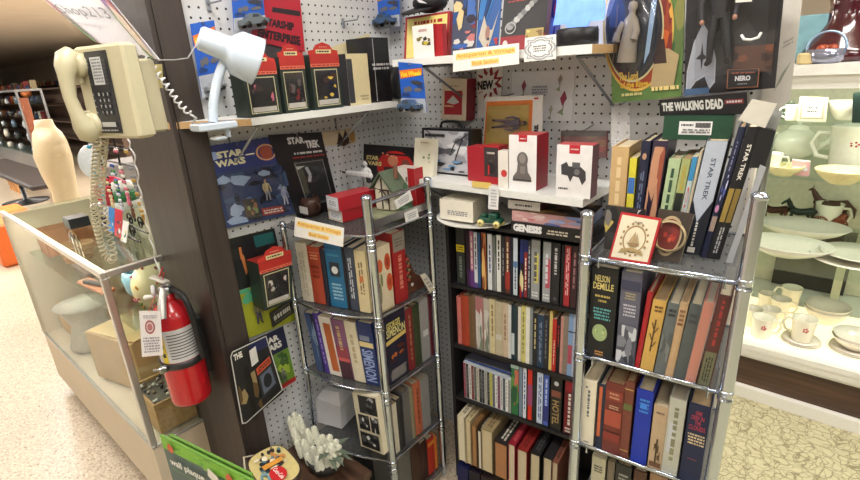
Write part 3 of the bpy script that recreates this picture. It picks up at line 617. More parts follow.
for i, (x0, x1, yt, cs, cp, ds, ct) in enumerate(bots):
    a0, a1 = atp(x0, yt, PB, KA), atp(x1, yt+1, PB, KA); zt2 = min((a0.z+a1.z)/2, KZ[2]-.014); zb = KZ[3]+.0008; u0, u1 = (a0-PB).dot(ku), (a1-PB).dot(ku); u0 += .0006
    if i: u0 = max(u0, pe+.0008)
    pe = u1
    O = PB+ku*u0; W_ = u1-u0; dp = .155; t_ = .002
    def P3(a, d, z): p = O+ku*a+kn*d; return (p.x, p.y, z)
    b = B(); m_ = mat(cs, .5, 0, .1)
    b.prism([P3(0, 0, zb), P3(t_, 0, zb), P3(t_, 0, zt2-t_), P3(W_-t_, 0, zt2-t_), P3(W_-t_, 0, zb), P3(W_, 0, zb), P3(W_, 0, zt2), P3(0, 0, zt2)], kn*dp, m_)
    r = obj('paperback_book' if 'paper' in ds else 'hardback_book', b, None, '%s, %s from left in %s' % (ds, ORD[i], W6), 'book', 'books standing spine up at the bottom of the black bookcase')
    b = B(); b.prism([P3(t_*1.05, .003, zb+.001), P3(W_-t_*1.05, .003, zb+.001), P3(W_-t_*1.05, .003, zt2-t_*1.05), P3(t_*1.05, .003, zt2-t_*1.05)], kn*(dp-.006), mat(cp, .8, 0, .1, 200)); obj('pages', b, r)
    if ct:
        top = F(P3(0, .004, zt2), P3(W_, .004, zt2), P3(W_, dp, zt2), P3(0, dp, zt2)); a = Art(top); a.dash(.25, .1, .75, .9, ct, 2, True); a.done(r, 'spine_print')
b = B()
for x, c_ in ((0, (30, 34, 84)), (.05, (36, 30, 44)), (.10, (50, 38, 40))):
    b = B(); p = KP+ku*(.02+x)-kn*.05; q = [p, p+ku*.045, p+ku*.045+kn*.13, p+kn*.13]; b.prism([(s_.x, s_.y, .001) for s_ in q], (0, 0, .10), mat(c_, .5))
    obj('box_file', b, None, {0: 'navy box below the spine up books', .05: 'plum box below the spine up books', .10: 'brown box below the spine up books'}[x], 'box')
# ---------------------------------------------------------------- right rack rows
RO = RP+rn*.006
W7 = 'right rack second row'
def tree(a, c1): a.line([(.5, .3), (.5, .75)], .008, c1); [a.line([(.5, v_), (.5+d_, v_+.1)], .006, c1) for v_, d_ in ((.35, .3), (.45, -.3), (.55, .3), (.6, -.25))]
row([('hard', 592, 619, 268, (24, 26, 28), 'thick black hardback with gold author name', lambda a: (a.text('NELSON', .12, .85, .72, .92, (206, 190, 120)), a.text('DEMILLE', .06, .77, .9, .84, (210, 194, 120)), a.dash(.16, .68, .78, .72, (180, 160, 90), 1), a.dash(.3, .63, .66, .67, (180, 160, 90), 1), a.dash(.1, .44, .85, .58, (100, 170, 170), 4), a.ell(.45, .3, .32, .095, (150, 170, 120)), a.blobs(.25, .25, .65, .36, [(120, 150, 90), (190, 196, 140)], 7, 3), a.dash(.3, .04, .65, .1, (190, 140, 80), 2)), {'dep': .17}),
 ('hard', 622, 643, 273, (92, 92, 108), 'grey hardback with silver seascape jacket', lambda a: (a.rect(0, .82, 1, .92, (60, 62, 84)), a.dash(.2, .72, .8, .8, (170, 160, 120), 3), a.dash(.15, .54, .85, .68, (190, 190, 200), 4), a.rect(0, .0, 1, .46, (78, 80, 92)), a.blobs(0, .02, 1, .45, [(190, 194, 200), (50, 52, 62), (120, 124, 134)], 14, 6, .4)), {'dep': .17, 'wrap': False}),
 ('hard', 643, 653, 292, (160, 32, 38), 'red hardback', None, {'lean': .012}),
 ('hard', 653, 667, 301, (196, 158, 84), 'mustard hardback with twig emblem', lambda a: (a.dash(.15, .84, .85, .94, (90, 60, 30), 2), tree(a, (80, 60, 36))), {'lean': .012}),
 ('hard', 668, 680, 304, (96, 102, 102), 'grey green hardback', S(('D', .82, .94, (40, 44, 48), 2), ('k', .2, .6, [(80, 86, 88), (116, 120, 118)], 6, 3)), {'lean': .012}),
 ('hard', 680, 689, 303, (182, 152, 116), 'light brown hardback', S(('D', .7, .92, (110, 70, 50), 4)), {'lean': .012}),
 ('hard', 690, 703, 305, (78, 84, 84), 'charcoal cloth hardback', S(('D', .75, .9, (60, 64, 66), 2)), {'lean': .014}),
 ('hard', 704, 715, 303, (206, 104, 72), 'salmon orange book in torn plastic', None, {'lean': .014, 'wrap': True, 'z': RZ[1]-.0}),
 ('hard', 718, 733, 296, (84, 46, 42), 'dark red brown hardback with red title', lambda a: (a.dash(.3, .45, .7, .95, (150, 50, 50), 1, True), a.rect(.05, .02, .95, .4, (104, 104, 80)), a.dash(.2, .05, .8, .36, (40, 40, 36), 3, True)), {'lean': .014})],
 RO, RA, RZ[1], W7, 'hardbacks on the second row of the right rack', .17, prev=.008)
W8 = 'right rack third row'
row([('hard', 583, 597, 381, (222, 214, 192), 'cream hardback with small grey title', lambda a: (a.dash(.35, .45, .65, .86, (90, 100, 110), 1, True), a.ell(.3, .9, .1, .01, DK), a.dash(.3, .03, .7, .06, (90, 90, 90), 1))),
 ('hard', 599, 606, 385, (32, 40, 60), 'slim navy hardback with orange strip', lambda a: a.rect(.1, .2, .6, .97, (190, 96, 60))),
 ('hard', 606, 625, 384, (108, 48, 40), 'brown leather hardback with raised red bands', lambda a: (a.rect(0, .76, 1, .9, (134, 56, 44)), a.dash(.2, .78, .8, .88, (190, 140, 110), 2), a.rect(0, .4, 1, .62, (160, 74, 56)), a.dash(.2, .64, .8, .7, (200, 160, 130), 2), a.rect(0, .18, 1, .3, (130, 50, 42)), a.rect(0, .3, 1, .32, (60, 26, 24)))),
 ('hard', 625, 635, 382, (112, 60, 48), 'reddish brown hardback with green label', S(('b', .64, .72, (96, 104, 60)), ('b', .9, .91, GO), ('b', .1, .11, GO))),
 ('hard', 637, 654, 391, (24, 50, 160), 'bright blue hardback', lambda a: (a.dash(.2, .7, .85, .9, (70, 140, 220), 4), a.ell(.5, .8, .22, .04, (60, 130, 220)))),
 ('hard', 654, 669, 407, (182, 158, 128), 'beige clothbound hardback with brown figure', lambda a: (a.rect(.05, .04, .95, .12, (110, 76, 50)), a.blobs(.3, .08, .8, .42, [(70, 56, 36), (96, 76, 50)], 8, 5, .3), a.line([(.5, .1), (.5, .5)], .01, (70, 56, 36)), a.dash(.2, .88, .8, .93, (90, 70, 50), 1))),
 ('hard', 670, 687, 400, (206, 208, 190), 'pale hardback in cloudy plastic sleeve', S(('r', .1, .3, .5, .7, (214, 220, 228)), ('d', .2, .9, (120, 120, 60), 1)), {'wrap': True}),
 ('hard', 689, 712, 406, (24, 34, 66), 'navy hardback with red title and cream rules', lambda a: (a.text('ONE', .34, .88, .66, .93, (176, 60, 80)), a.text('DEEP IN', .16, .82, .8, .87, (170, 56, 80)), a.text('THE', .36, .76, .66, .81, (170, 56, 80)), a.text('CLOUDS', .08, .69, .92, .75, (170, 56, 80)), a.dash(.04, .50, .96, .65, (214, 196, 160), 4), a.dash(.25, .3, .75, .33, (110, 60, 70), 1)))],
 RO, RA, RZ[2], W8, 'hardbacks on the third row of the right rack', .17, prev=.006)
row([('hard', 592, 606, 458, (176, 172, 146), 'pale green hardback', S(('D', .8, .9, (60, 60, 50), 3)), {'dep': .15}), ('hard', 608, 615, 462, (110, 100, 84), 'grey brown hardback', None),
 ('hard', 616, 632, 466, (44, 44, 42), 'black hardback', S(('D', .8, .9, (150, 150, 140), 2))), ('hard', 634, 647, 472, (78, 50, 36), 'brown hardback', None), ('hard', 650, 668, 476, (150, 120, 90), 'tan hardback', None), ('hard', 670, 690, 476, (60, 52, 48), 'umber hardback', None)],
 RO, RA, RZ[3], 'right rack fourth row', 'hardbacks on the fourth row of the right rack', .17, prev=.006)
# top row of the right rack: standing further back, tall ones leaning
W9 = 'right rack top row'
RT = RP+rn*.13
row([('hard', 612, 629, 147, (196, 164, 116), 'tan clothbound hardback in clear jacket', S(('d', .3, .9, (220, 196, 150), 1), ('b', .04, .05, (150, 120, 80)))),
 ('paper', 630, 637, 158, (206, 196, 60), 'yellow paperback with blue band', S(('b', .6, .78, (60, 110, 180)))),
 ('hard', 638, 651, 141, (30, 34, 58), 'navy hardback with small crest', S(('e', .5, .86, .25, .03, (180, 140, 110)), ('d', .1, .75, (110, 120, 150), 2)), {'lean': .006}),
 ('hard', 652, 668, 141, (48, 38, 60), 'dark purple hardback with picture spine', S(('k', .0, .95, [(150, 80, 60), (90, 120, 160), (190, 140, 110), (40, 30, 50)], 12, 7)), {'lean': .010}),
 ('hard', 669, 681, 159, (172, 192, 150), 'pale green hardback with dark vertical title', S(('d', .15, .9, (50, 80, 60), 1)), {'lean': .012}),
 ('paper', 682, 691, 159, (160, 168, 110), 'olive paperback with black band', S(('b', .42, .64, (34, 40, 34)), ('d', .66, .92, (190, 160, 50), 1)), {'lean': .014}),
 ('paper', 692, 698, 157, (180, 196, 196), 'pale paperback with blue head', S(('b', .76, 1, (60, 140, 190)), ('t', 'Cut', .3, .7, (200, 90, 80))), {'lean': .016}),
 ('paper', 699, 703, 151, (196, 186, 160), 'slim cream paperback', None, {'lean': .018}),
 ('hard', 705, 729, 141, (28, 32, 44), 'black hardback with silver pointed spine badge', lambda a: (a.poly([(.0, 1), (1, 1), (1, .5), (.45, .30), (.0, .5)], (176, 184, 198)), a.text('STAR TREK', .42, .5, .66, .86, (70, 80, 100), True), a.dash(.38, .08, .58, .3, WH, 1, True), a.rect(.3, .02, .7, .07, WH)), {'lean': .022, 'back': -.012}),
 ('hard', 730, 746, 127, (28, 34, 60), 'tall navy hardback with starship picture spine', lambda a: (a.blobs(.1, .42, .9, .66, [(80, 90, 160), (190, 190, 220), (40, 50, 110)], 8, 3), a.ell(.4, .4, .3, .03, (190, 130, 170)), a.rect(.1, .22, .9, .34, (150, 130, 120)), a.dash(.35, .68, .65, .9, (130, 130, 170), 1, True)), {'lean': .034, 'back': -.02}),
 ('hard', 747, 763, 127, (22, 22, 26), 'tall black hardback with gold lower panel', lambda a: (a.text('STAR TREK', .36, .62, .68, .88, WH, True), a.rect(.05, .3, .45, .56, (150, 126, 60)), a.rect(.55, .3, .95, .56, (130, 108, 52)), a.dash(.3, .05, .7, .26, (170, 170, 170), 2, True)), {'lean': .036, 'back': -.02})],
 RT, RA, RZ[0], W9, 'books on the top row of the right rack', .13, prev=.006)
# ---------------------------------------------------------------- figures and packs
def figure(fr, u, v, H, skin, top, leg, pose=0, h=.012):
    """small toy figure standing in a pack: one mesh of trunk, limbs, head"""
    b = B(); R_ = (fr.p[1]-fr.p[0]).normalized(); Up = (fr.p[3]-fr.p[0]).normalized(); o = fr.pt(u, v, h); s = H
    def P(x, y, z=0): return o+R_*x*s+Up*y*s+fr.n*z*s
    mt, ml, ms = mat(top), mat(leg), mat(skin)
    b.tube([P(0, .46), P(0, .55), P(0, .68), P(0, .8), P(0, .84)], [.07*s, .085*s, .10*s, .09*s, .04*s], mt, 10)
    for k in (-1, 1):
        b.tube([P(.04*k, .5), P(.07*k, .27, .02*(pose+1)), P(.09*k, .05)], [.055*s, .042*s, .03*s], ml, 8)
        b.tube([P(.09*k, .04), P(.10*k, .015, .07)], [.032*s, .026*s], mat((40, 36, 34)), 8)
        b.tube([P(.10*k, .79), P(.17*k, .62, .03), P(.15*k, .46+.1*pose, .08)], [.038*s, .03*s, .022*s], mt, 8)
        b.ball(P(.15*k, .44+.1*pose, .09), .025*s, .025*s, .03*s, ms, 8, 6)
    b.tube([P(0, .83), P(0, .88)], .03*s, ms, 8); b.ball(P(0, .93, .01), .055*s, .055*s, .07*s, ms, 12, 8)
    b.ball(P(0, .955, -.012), .058*s, .058*s, .06*s, mat((70, 50, 34)), 12, 8)
    return b
def bubble(fr, u0, v0, u1, v1, d, m=None, slope=.12):
    b = B(); k = slope; P = [fr.pt(u, v, .0015) for u, v in ((u0, v0), (u1, v0), (u1, v1), (u0, v1))]
    a, c = (u1-u0)*k, (v1-v0)*k; Q = [fr.pt(u, v, d) for u, v in ((u0+a, v0+c), (u1-a, v0+c), (u1-a, v1-c), (u0+a, v1-c))]
    b.add(P+Q, [(4, 5, 6, 7), (0, 1, 5, 4), (1, 2, 6, 5), (2, 3, 7, 6), (3, 0, 4, 7)], m or BLISTER); return b
def hook(fr, u, v, wall_x=None, L=.05):
    b = B(); p = fr.pt(u, v, .004); q = p-fr.n*L; b.tube([p+V((0, 0, .006)), p, q], .0018, WIRE, 6); b.bbox(q, (.004, .012, .014) if abs(fr.n.x) > .5 else (.012, .004, .014), WIRE); return b
XW = WX+.018
# blue carded figure on the left pegboard
fr = quad([(202, 147), (277, 136), (298, 213), (224, 229)], x=XW)
r = card('carded_toy', fr, .0015, (42, 52, 112), 'blue blister card with toy figure hanging left on the pegboard', 'toy')
a = Art(fr)
a.ell(.08, .88, .10, .05, (150, 170, 220)); a.text('STAR', .14, .84, .48, .92, (226, 222, 190), fat=.05); a.text('WARS', .10, .74, .48, .82, (226, 222, 190), fat=.05); a.rect(.50, .83, .62, .845, (230, 220, 200))
a.ring(.78, .83, .14, .10, .18, (200, 150, 110)); a.ell(.78, .83, .09, .08, (150, 70, 50)); a.rect(.0, .0, 1, .68, (52, 66, 104)); a.blobs(.05, .03, .97, .66, [(30, 36, 60), (90, 112, 150), (40, 60, 100), (60, 84, 120), (20, 24, 44), (150, 170, 200)], 34, 4, .18)  # printed art; palest blue patches paint in highlights of the clear bubble
a.done(r); obj('blister', bubble(fr, .06, .04, .95, .66, .03), r)
fa = figure(fr, .62, .24, .070, (190, 150, 120), (190, 172, 130), (150, 150, 160)); obj('figure', fa, r)
fa = figure(fr, .84, .14, .065, (170, 175, 190), (150, 155, 180), (170, 172, 186)); obj('figure', fa, r)
f2 = F(fr.pt(.30, .06, .005), fr.pt(.48, .04, .005), fr.pt(.48, .30, .005), fr.pt(.30, .32, .005)); b = B(); f2.slab(b, mat((60, 56, 50)), .002); c = obj('picture_insert', b, r); a = Art(f2); a.blobs(.1, .05, .9, .95, [(130, 150, 100), (150, 110, 80), (80, 70, 60)], 8, 3, .3); a.done(c)
f2 = F(fr.pt(.50, .06, .005), fr.pt(.80, .05, .005), fr.pt(.80, .15, .005), fr.pt(.50, .16, .005)); a = Art(f2); a.rect(0, 0, 1, 1, (150, 60, 50)); a.dash(.05, .2, .95, .8, WH, 2); a.done(r, 'name_strip')
obj('peg_hook', hook(fr, .42, .97, L=.016), r)
# dark card
fr = quad([(268, 135), (321, 132), (340, 208), (298, 220)], x=XW+.002)
r = card('carded_toy', fr, .0015, (26, 24, 28), 'black carded pack with white lettering on the left pegboard', 'toy')
a = Art(fr); a.text('STAR', .30, .88, .62, .96, (214, 214, 214), fat=.05); a.text('TREK', .62, .82, .90, .91, (214, 214, 214), fat=.05); a.dash(.35, .75, .92, .79, (200, 200, 200), 1); a.dash(.3, .71, .95, .735, (160, 50, 50), 1)
a.rect(.30, .14, .88, .66, (44, 50, 52)); a.line([(.30, .14), (.30, .66), (.88, .66), (.88, .14), (.30, .14)], .004, (150, 150, 150)); a.line([(.5, .6), (.54, .5), (.48, .42)], .02, (190, 195, 200)); a.poly([(.3, .62), (.5, .62), (.32, .58)], (200, 200, 200)); a.done(r)
obj('blister', bubble(fr, .28, .12, .90, .68, .02), r); obj('peg_hook', hook(fr, .5, .97, L=.018), r)
# lower cards
fr = quad([(224, 240), (274, 228), (296, 320), (244, 340)], x=XW)
r = card('carded_toy', fr, .0015, (150, 156, 40), 'yellow green card with black top hanging behind the dark toy box', 'toy')
a = Art(fr); a.rect(0, .5, 1, 1, (20, 24, 26)); a.rect(.55, .86, .95, .97, (30, 90, 90)); a.blobs(0, .5, .3, .9, [(180, 110, 60), (30, 34, 34)], 6, 2, .4); a.blobs(0, .35, .35, .5, [(40, 130, 140), (80, 160, 120)], 5, 2, .5)
a.poly([(.68, .22), (.8, .24), (.9, .5), (.76, .5)], (160, 66, 46)); a.done(r)
fa = figure(fr, .32, .12, .08, (170, 120, 90), (110, 110, 80), (60, 64, 90), h=.006); obj('figure', fa, r)
f2 = F(fr.pt(.52, .02, .006), fr.pt(1.0, .10, .006), fr.pt(1.0, .26, .006), fr.pt(.52, .18, .006)); b = B(); f2.slab(b, mat((44, 44, 40)), .002); c = obj('name_plate', b, r); a = Art(f2); a.dash(.12, .25, .85, .75, (190, 190, 180), 1); a.ring(.5, .5, .48, .46, .04, (150, 150, 110), 4, PI/4, 2*PI+PI/4); a.done(c)
fr = quad([(254, 340), (283, 326), (296, 380), (268, 398)], x=XW+.004)
r = card('carded_toy', fr, .0015, (110, 150, 50), 'green glowing space card with toy, right of the white edged card', 'toy')
a = Art(fr); a.rect(0, .62, 1, 1, (22, 28, 60)); a.text('STAR', .12, .82, .78, .92, (220, 220, 210), fat=.05); a.text('WARS', .12, .69, .82, .8, (220, 220, 210), fat=.05); a.blobs(.2, .1, .9, .6, [(170, 200, 60), (60, 100, 40), (190, 210, 90)], 7, 3, .4); a.rect(0, 0, 1, .08, (170, 40, 40)); a.done(r)
obj('figure', figure(fr, .62, .10, .055, (170, 160, 150), (120, 124, 110), (90, 96, 90), h=.006), r); obj('blister', bubble(fr, .3, .05, .95, .62, .018), r)
fr = quad([(229, 352), (266, 334), (284, 392), (242, 427)], x=XW+.03)
r = card('carded_toy', fr, .0015, (28, 28, 32), 'dark card with rounded white edge lowest on left pegboard', 'toy')
a = Art(fr); a.line([(.02, .04), (.02, .93), (.08, .98), (.98, .97), (.98, .05), (.1, .01), (.02, .04)], .007, (206, 206, 200)); a.text('THE', .08, .86, .30, .94, WH, fat=.05); a.rect(.5, .82, .96, .96, (30, 36, 80)); a.blobs(.05, .04, .5, .6, [(150, 130, 90), (90, 70, 40)], 5, 3, .4); a.poly([(.25, .05), (.35, .05), (.40, .5), (.36, .72), (.26, .7), (.24, .4)], (12, 12, 14)); a.done(r)
f2 = F(fr.pt(.52, .15, .005), fr.pt(.92, .20, .005), fr.pt(.90, .68, .005), fr.pt(.52, .62, .005)); b = B(); f2.slab(b, mat((40, 42, 46)), .002); c = obj('inset_card', b, r); a = Art(f2); a.rect(0, .78, 1, 1, (190, 80, 50)); a.dash(.05, .82, .95, .96, (30, 20, 20), 2); a.rect(.12, .1, .88, .7, (90, 100, 116)); a.ell(.5, .4, .26, .22, (30, 34, 40)); a.done(c)
f2 = F(fr.pt(.44, .68, .006), fr.pt(.62, .7, .006), fr.pt(.64, .92, .006), fr.pt(.46, .9, .006)); b = B(); f2.slab(b, mat((214, 212, 208)), .001); c = obj('price_sticker', b, r)
# window box with red roof shaped header, hung on a hook
def windowbox(fr, d, label, group=None, tall=.2, seed=1, inner=((150, 130, 70), (130, 40, 40)), header=True):
    G_ = (40, 50, 44); r = pack('window_box', fr, d, label, 'boxed ornament', G_, G_, (150, 44, 36), group)
    a = Art(fr); a.rect(.1, .06, .9, .74, (196, 190, 150)); a.rect(.125, .08, .875, .72, (26, 26, 28)); a.rect(.15, .09, .85, .18, (200, 196, 186))
    rd = random.Random(seed); a.blobs(.2, .15, .8, .6, [inner[0], inner[1], (60, 44, 40), (30, 28, 30)], 9, seed, .25)
    a.rect(0, .78, 1, .84, (206, 110, 84)); a.dash(.05, .79, .95, .83, (170, 40, 36), 1); a.rect(0, .84, 1, 1, (176, 44, 36)); a.done(r)
    if header:
        b = B(); pts = [(0, 1.0), (1, 1.0), (1, 1.07), (.82, 1.09), (.74, 1.17), (.5, 1.22), (.26, 1.17), (.18, 1.09), (0, 1.07)]
        b.prism([fr.pt(u, 1+(v-1)*tall/.2, -.0005) for u, v in pts], -fr.n*.0015, mat((184, 46, 38))); h_ = obj('header_flap', b, r)
        a = Art(fr, .0004); k = tall/.2; a.rect(.24, 1+.02*k, .76, 1+.09*k, (214, 200, 150)); a.dash(.28, 1+.03*k, .72, 1+.08*k, (60, 40, 30), 1); a.dash(.36, 1+.12*k, .64, 1+.15*k, (220, 140, 120), 1); a.done(h_)
    obj('window_film', bubble(fr, .12, .07, .88, .73, .0012, slope=.01), r); return r


fr = F(at(265, 311, x=XW+.075), at(293, 300, x=XW+.075), at(291, 254, x=XW+.075), at(258, 264, x=XW+.075))
r = windowbox(fr, .065, 'green window box with red arched header hung on left pegboard', None, .24, 3, ((140, 40, 50), (190, 186, 176)))
# things on the left wall shelf
LS = zt+.0004
def onshelf(px0, py0, px1, py1, ytop0, ytop1, x, zz, lean=0):
    BL, BR = at(px0, py0, x=x), at(px1, py1, x=x); BL.z = BR.z = zz; TL, TR = at(px0, ytop0, x=x), at(px1, ytop1, x=x); h_ = (TL.z+TR.z)/2-zz
    W = V((0, lean, h_)); return F(BL, BR, BR+W, BL+W)
xs_ = -1.185
for i, (a0, b0, yt, ds, inn) in enumerate(((247, 281, 64, 'green window box ornament nearest the desk lamp', ((190, 100, 120), (80, 60, 60))), (285, 309, 58, 'green window box ornament, middle of three on left shelf', ((90, 80, 80), (110, 40, 40))), (315, 343, 56, 'green window box ornament with yellow figure right of the other two', ((200, 170, 70), (180, 90, 60))))):
    fr = onshelf(a0, 105, b0, 102, yt, yt-3, xs_, LS); windowbox(fr, .06, ds, 'window box ornaments on the left wall shelf', .20, i+5, inn)
fr = onshelf(350, 100, 371, 98, 55, 52, -1.20, LS); r = pack('ornament_box', fr, .10, 'cream narrow box standing upright on the left wall shelf', 'box', (214, 200, 160), (50, 50, 54), (214, 200, 160)); a = Art(fr); a.rect(.0, .05, .25, .9, (60, 62, 66)); a.dash(.5, .08, .9, .2, (150, 140, 110), 2); a.done(r)
fr = F(at(347, 98, x=-1.30), at(384, 92, x=-1.30), at(369, 33, x=-1.325), at(332, 47, x=-1.325)); fr.p[0].z = fr.p[1].z = LS; r = pack('ornament_box', fr, .015, 'flat cream box leaning on pegboard behind the window boxes', 'box', (206, 194, 156)); a = Art(fr); a.dash(.3, .7, .8, .8, (130, 120, 90), 2); a.done(r)
fr = onshelf(372, 98, 392, 96, 38, 37, -1.215, LS); r = pack('toy_box', fr, .10, 'tall black glossy box beside the cream box on left shelf', 'box', (28, 28, 32), (24, 24, 28), (34, 34, 38), None, .2); a = Art(fr); a.dash(.1, .5, .95, .62, (170, 170, 170), 2); a.line([(.25, .02), (.25, .98)], .006, (190, 190, 190)); a.done(r)
b = B(); c = at(396, 76, x=-1.25); c.z = LS+.058; b.lathe([(0, -.02), (.052, -.02), (.058, -.015), (.058, .015), (.052, .02), (.02, .021), (0, .02)], c, mat((30, 30, 34), .3), 28, (1, .2, 0)); obj('round_tin', b, None, 'black round object at the right end of the left shelf', 'tin')
# red poster and hanging toy cards above the shelf
fr = quad([(262, -6), (300, -2), (305, 52), (250, 40)], x=XW)
r = card('magazine', fr, .002, (176, 34, 52), 'red magazine cover hanging above the left wall shelf', 'magazine')
a = Art(fr); a.rect(.3, .66, .96, .76, (40, 30, 36)); a.text('STARSHIP', .18, .36, .80, .52, (40, 22, 30), fat=.06); a.text('ENTERPRISE', .1, .10, .92, .28, (44, 24, 32), fat=.06); a.done(r); obj('peg_hook', hook(fr, .5, .95, L=.016), r)
fr = quad([(257, 43), (302, 50), (305, 66), (262, 66)], x=XW-.006); card('comic_book', fr, .002, (70, 66, 70), 'dark grey book strip below the red magazine', 'magazine')
def toycar(fr, u, v, L, col, kind='car'):
    b = B(); R_ = (fr.p[1]-fr.p[0]).normalized(); Up = (fr.p[3]-fr.p[0]).normalized(); o = fr.pt(u, v, .004); m_ = mat(col, .25, .3, 0, 60, 0, .5)
    prof = [(-.5, .08), (.5, .08), (.5, .22), (.25, .27), (.12, .40), (-.18, .42), (-.32, .28), (-.5, .25)]
    b.prism([o+R_*x*L+Up*y*L for x, y in prof], fr.n*.38*L, m_, False)
    for x in (-.3, .3):
        for h in (0, .34): b.lathe([(0, 0), (.1*L, 0), (.1*L, .08*L), (0, .08*L)], o+R_*x*L+Up*.08*L+fr.n*h*L, mat((24, 24, 26)), 12, fr.n)
    b.prism([o+R_*x*L+Up*y*L+fr.n*.02*L for x, y in ((-.15, .29), (.12, .29), (.08, .37), (-.13, .385))], fr.n*.365*L, mat((50, 60, 70), .1)); return b
def hotcard(q, x=None, y=None, label='', colr=(36, 92, 190), car=(120, 130, 140), logo=True, wpx=None):
    fr = quad(q, x=x) if x is not None else quad(q, y=y)
    r = card('carded_toy_car', fr, .0012, colr, label, 'toy car'); a = Art(fr)
    if logo:
        a.poly([(.05, .68), (.95, .78), (.98, .92), (.02, .84)], (226, 120, 40)); a.text('Hot Wheels', .08, .71, .92, .81, (244, 214, 60), fat=.04, shear=.06)
    a.blobs(.05, .34, .95, .66, [(60, 60, 66), (100, 100, 106), (30, 60, 120)], 8, 4, .3); a.rect(0, 0, 1, .3, (190, 196, 204)); a.done(r)
    obj('toy_car', toycar(fr, .5, .06, fr.w*.8, car), r, 'small die cast car in the blister'); obj('blister', bubble(fr, .03, .02, .97, .32, .022), r); obj('peg_hook', hook(fr, .5, .97, L=.016), r); return fr
hotcard([(231, -14), (262, -16), (266, 28), (234, 32)], x=XW+.012, label='blue toy car card with grey car above the desk lamp', car=(110, 120, 124))
hotcard([(190, 24), (214, 20), (226, 92), (202, 98)], x=XW+.002, label='blue toy car card partly hidden behind the desk lamp', car=(170, 172, 176))
hotcard([(376, -12), (399, -14), (400, 26), (378, 30)], y=WY-.05, label='blue toy car card hanging high in the corner', car=(60, 90, 130))
hotcard([(398, 62), (422, 64), (427, 113), (403, 113)], y=UY-.006, label='blue toy car card clipped below the upper white shelf', car=(70, 96, 130))
b = B(); p = at(366, 0, y=WY-.03); b.ball(p, .014, .01, .014, mat((90, 50, 140)), 12, 8)
for k in range(14): a_ = k*2.4; b.tube([p, p+V((math.cos(a_)*.022, -.004, math.sin(a_)*.022))], [.003, .001], mat((90, 50, 140)), 5)
b.tube([p, p+V((0, .028, 0))], .0015, WIRE, 5); obj('gift_bow', b, None, 'small purple bow high on pegboard near the corner', 'bow')
for (x_, y_) in ((343, 22), (208, 4)):
    b = B(); p = at(x_, y_, x=WX+.003); b.tube([p, p+V((.07, 0, 0)), p+V((.08, 0, .012))], .0022, WIRE, 6); b.bbox(p+V((.001, 0, -.004)), (.004, .012, .03), WIRE); obj('peg_hook', b, None, 'empty wire hook right of the red magazine' if x_ > 300 else 'empty wire hook at the top left of the pegboard', 'hook')
# leaf ornament hanging under left shelf
fr = quad([(322, 132), (354, 128), (356, 143), (324, 146)], x=WX+.006); r = card('hanging_card', fr, .003, (196, 180, 150), 'tan card with dark flame shaped ornament under left shelf', 'ornament'); a = Art(fr); a.poly([(.4, .1), (.5, .9), (.6, .4), (.7, 1.0), (.8, .3), (.75, .05)], (60, 44, 36)); a.poly([(.35, .1), (.85, .1), (.6, -.15)], (70, 52, 40)); a.ell(.9, .5, .1, .4, (170, 130, 70)); a.done(r)
# desk lamp clamped to shelf end
LMm = mat((196, 208, 222), .25, 0, .02, 60, 0, .5); t = thing('desk_lamp', at(212, 128, x=-1.13), 'pale blue metal desk lamp clamped at shelf end', 'lamp')
LX = -1.10
b = B(); base = at(214, 125, x=LX); b.bbox(base+V((0, .0, -.002)), (.05, .09, .016), LMm); b.bbox(base+V((0, .005, -.03)), (.03, .03, .008), LMm); b.tube([base+V((.0, .03, 0)), base+V((0, .03, -.03))], .006, LMm, 8); obj('clamp', b, t)
b = B(); b.tube(smoothpath([at(213, 122, x=LX), at(214, 100, x=LX), at(218, 78, x=LX), at(224, 62, x=LX)]), .0105, LMm, 12); obj('arm', b, t)
A0 = at(198, 37, x=LX-.01); A1 = at(226, 46, x=LX); A2 = at(258, 62, x=LX+.035); ax = (A2-A0); Ln = ax.length
b = B(); b.lathe([(0, 0), (.020, 0), (.026, .006), (.028, Ln*.42), (.029, Ln*.47), (.036, Ln*.52), (.049, Ln*.62), (.053, Ln*.97), (.054, Ln), (.051, Ln), (.050, Ln*.95), (.046, Ln*.65), (.02, Ln*.5), (0, Ln*.48)], A0, LMm, 32, ax); obj('lamp_shade', b, t)
b = B(); b.ball(A0+ax*.78, .026, .026, .026, mat((236, 232, 222), .3), 16, 10); obj('bulb', b, t)
# ---------------------------------------------------------------- upper back shelf
def Yf(q, y): return quad(q, y=y)
def standing(px0, px1, pyt, y, z, lean=0, ang=0):
    p0 = V((0, y, 0)); a0 = atp(px0, pyt, V((at(px0, pyt, y=y).x, y, 0)), ang); a1 = atp(px1, pyt, V((at(px0, pyt, y=y).x, y, 0)), ang); T = (a0.z+a1.z)/2
    BL, BR = a0.copy(), a1.copy(); BL.z = BR.z = z; W = V((0, lean, T-z)); return F(BL, BR, BR+W, BL+W)
u = UZ+.0005
fr = standing(401, 446, 14, UY+.06, u, .02); r = pack('game_box', fr, .03, 'yellow and red picture box on the upper back shelf', 'box', (214, 190, 70), (150, 28, 36), (150, 28, 36)); a = Art(fr); a.rect(.0, 0, 1, 1, (160, 34, 44)); a.rect(.05, .02, .95, .95, (226, 214, 130)); a.blobs(.05, .02, .95, .6, [(230, 200, 70), (226, 220, 160), (210, 180, 60)], 8, 2, .35); a.dash(.22, .76, .88, .89, (160, 30, 40), 1); a.done(r)
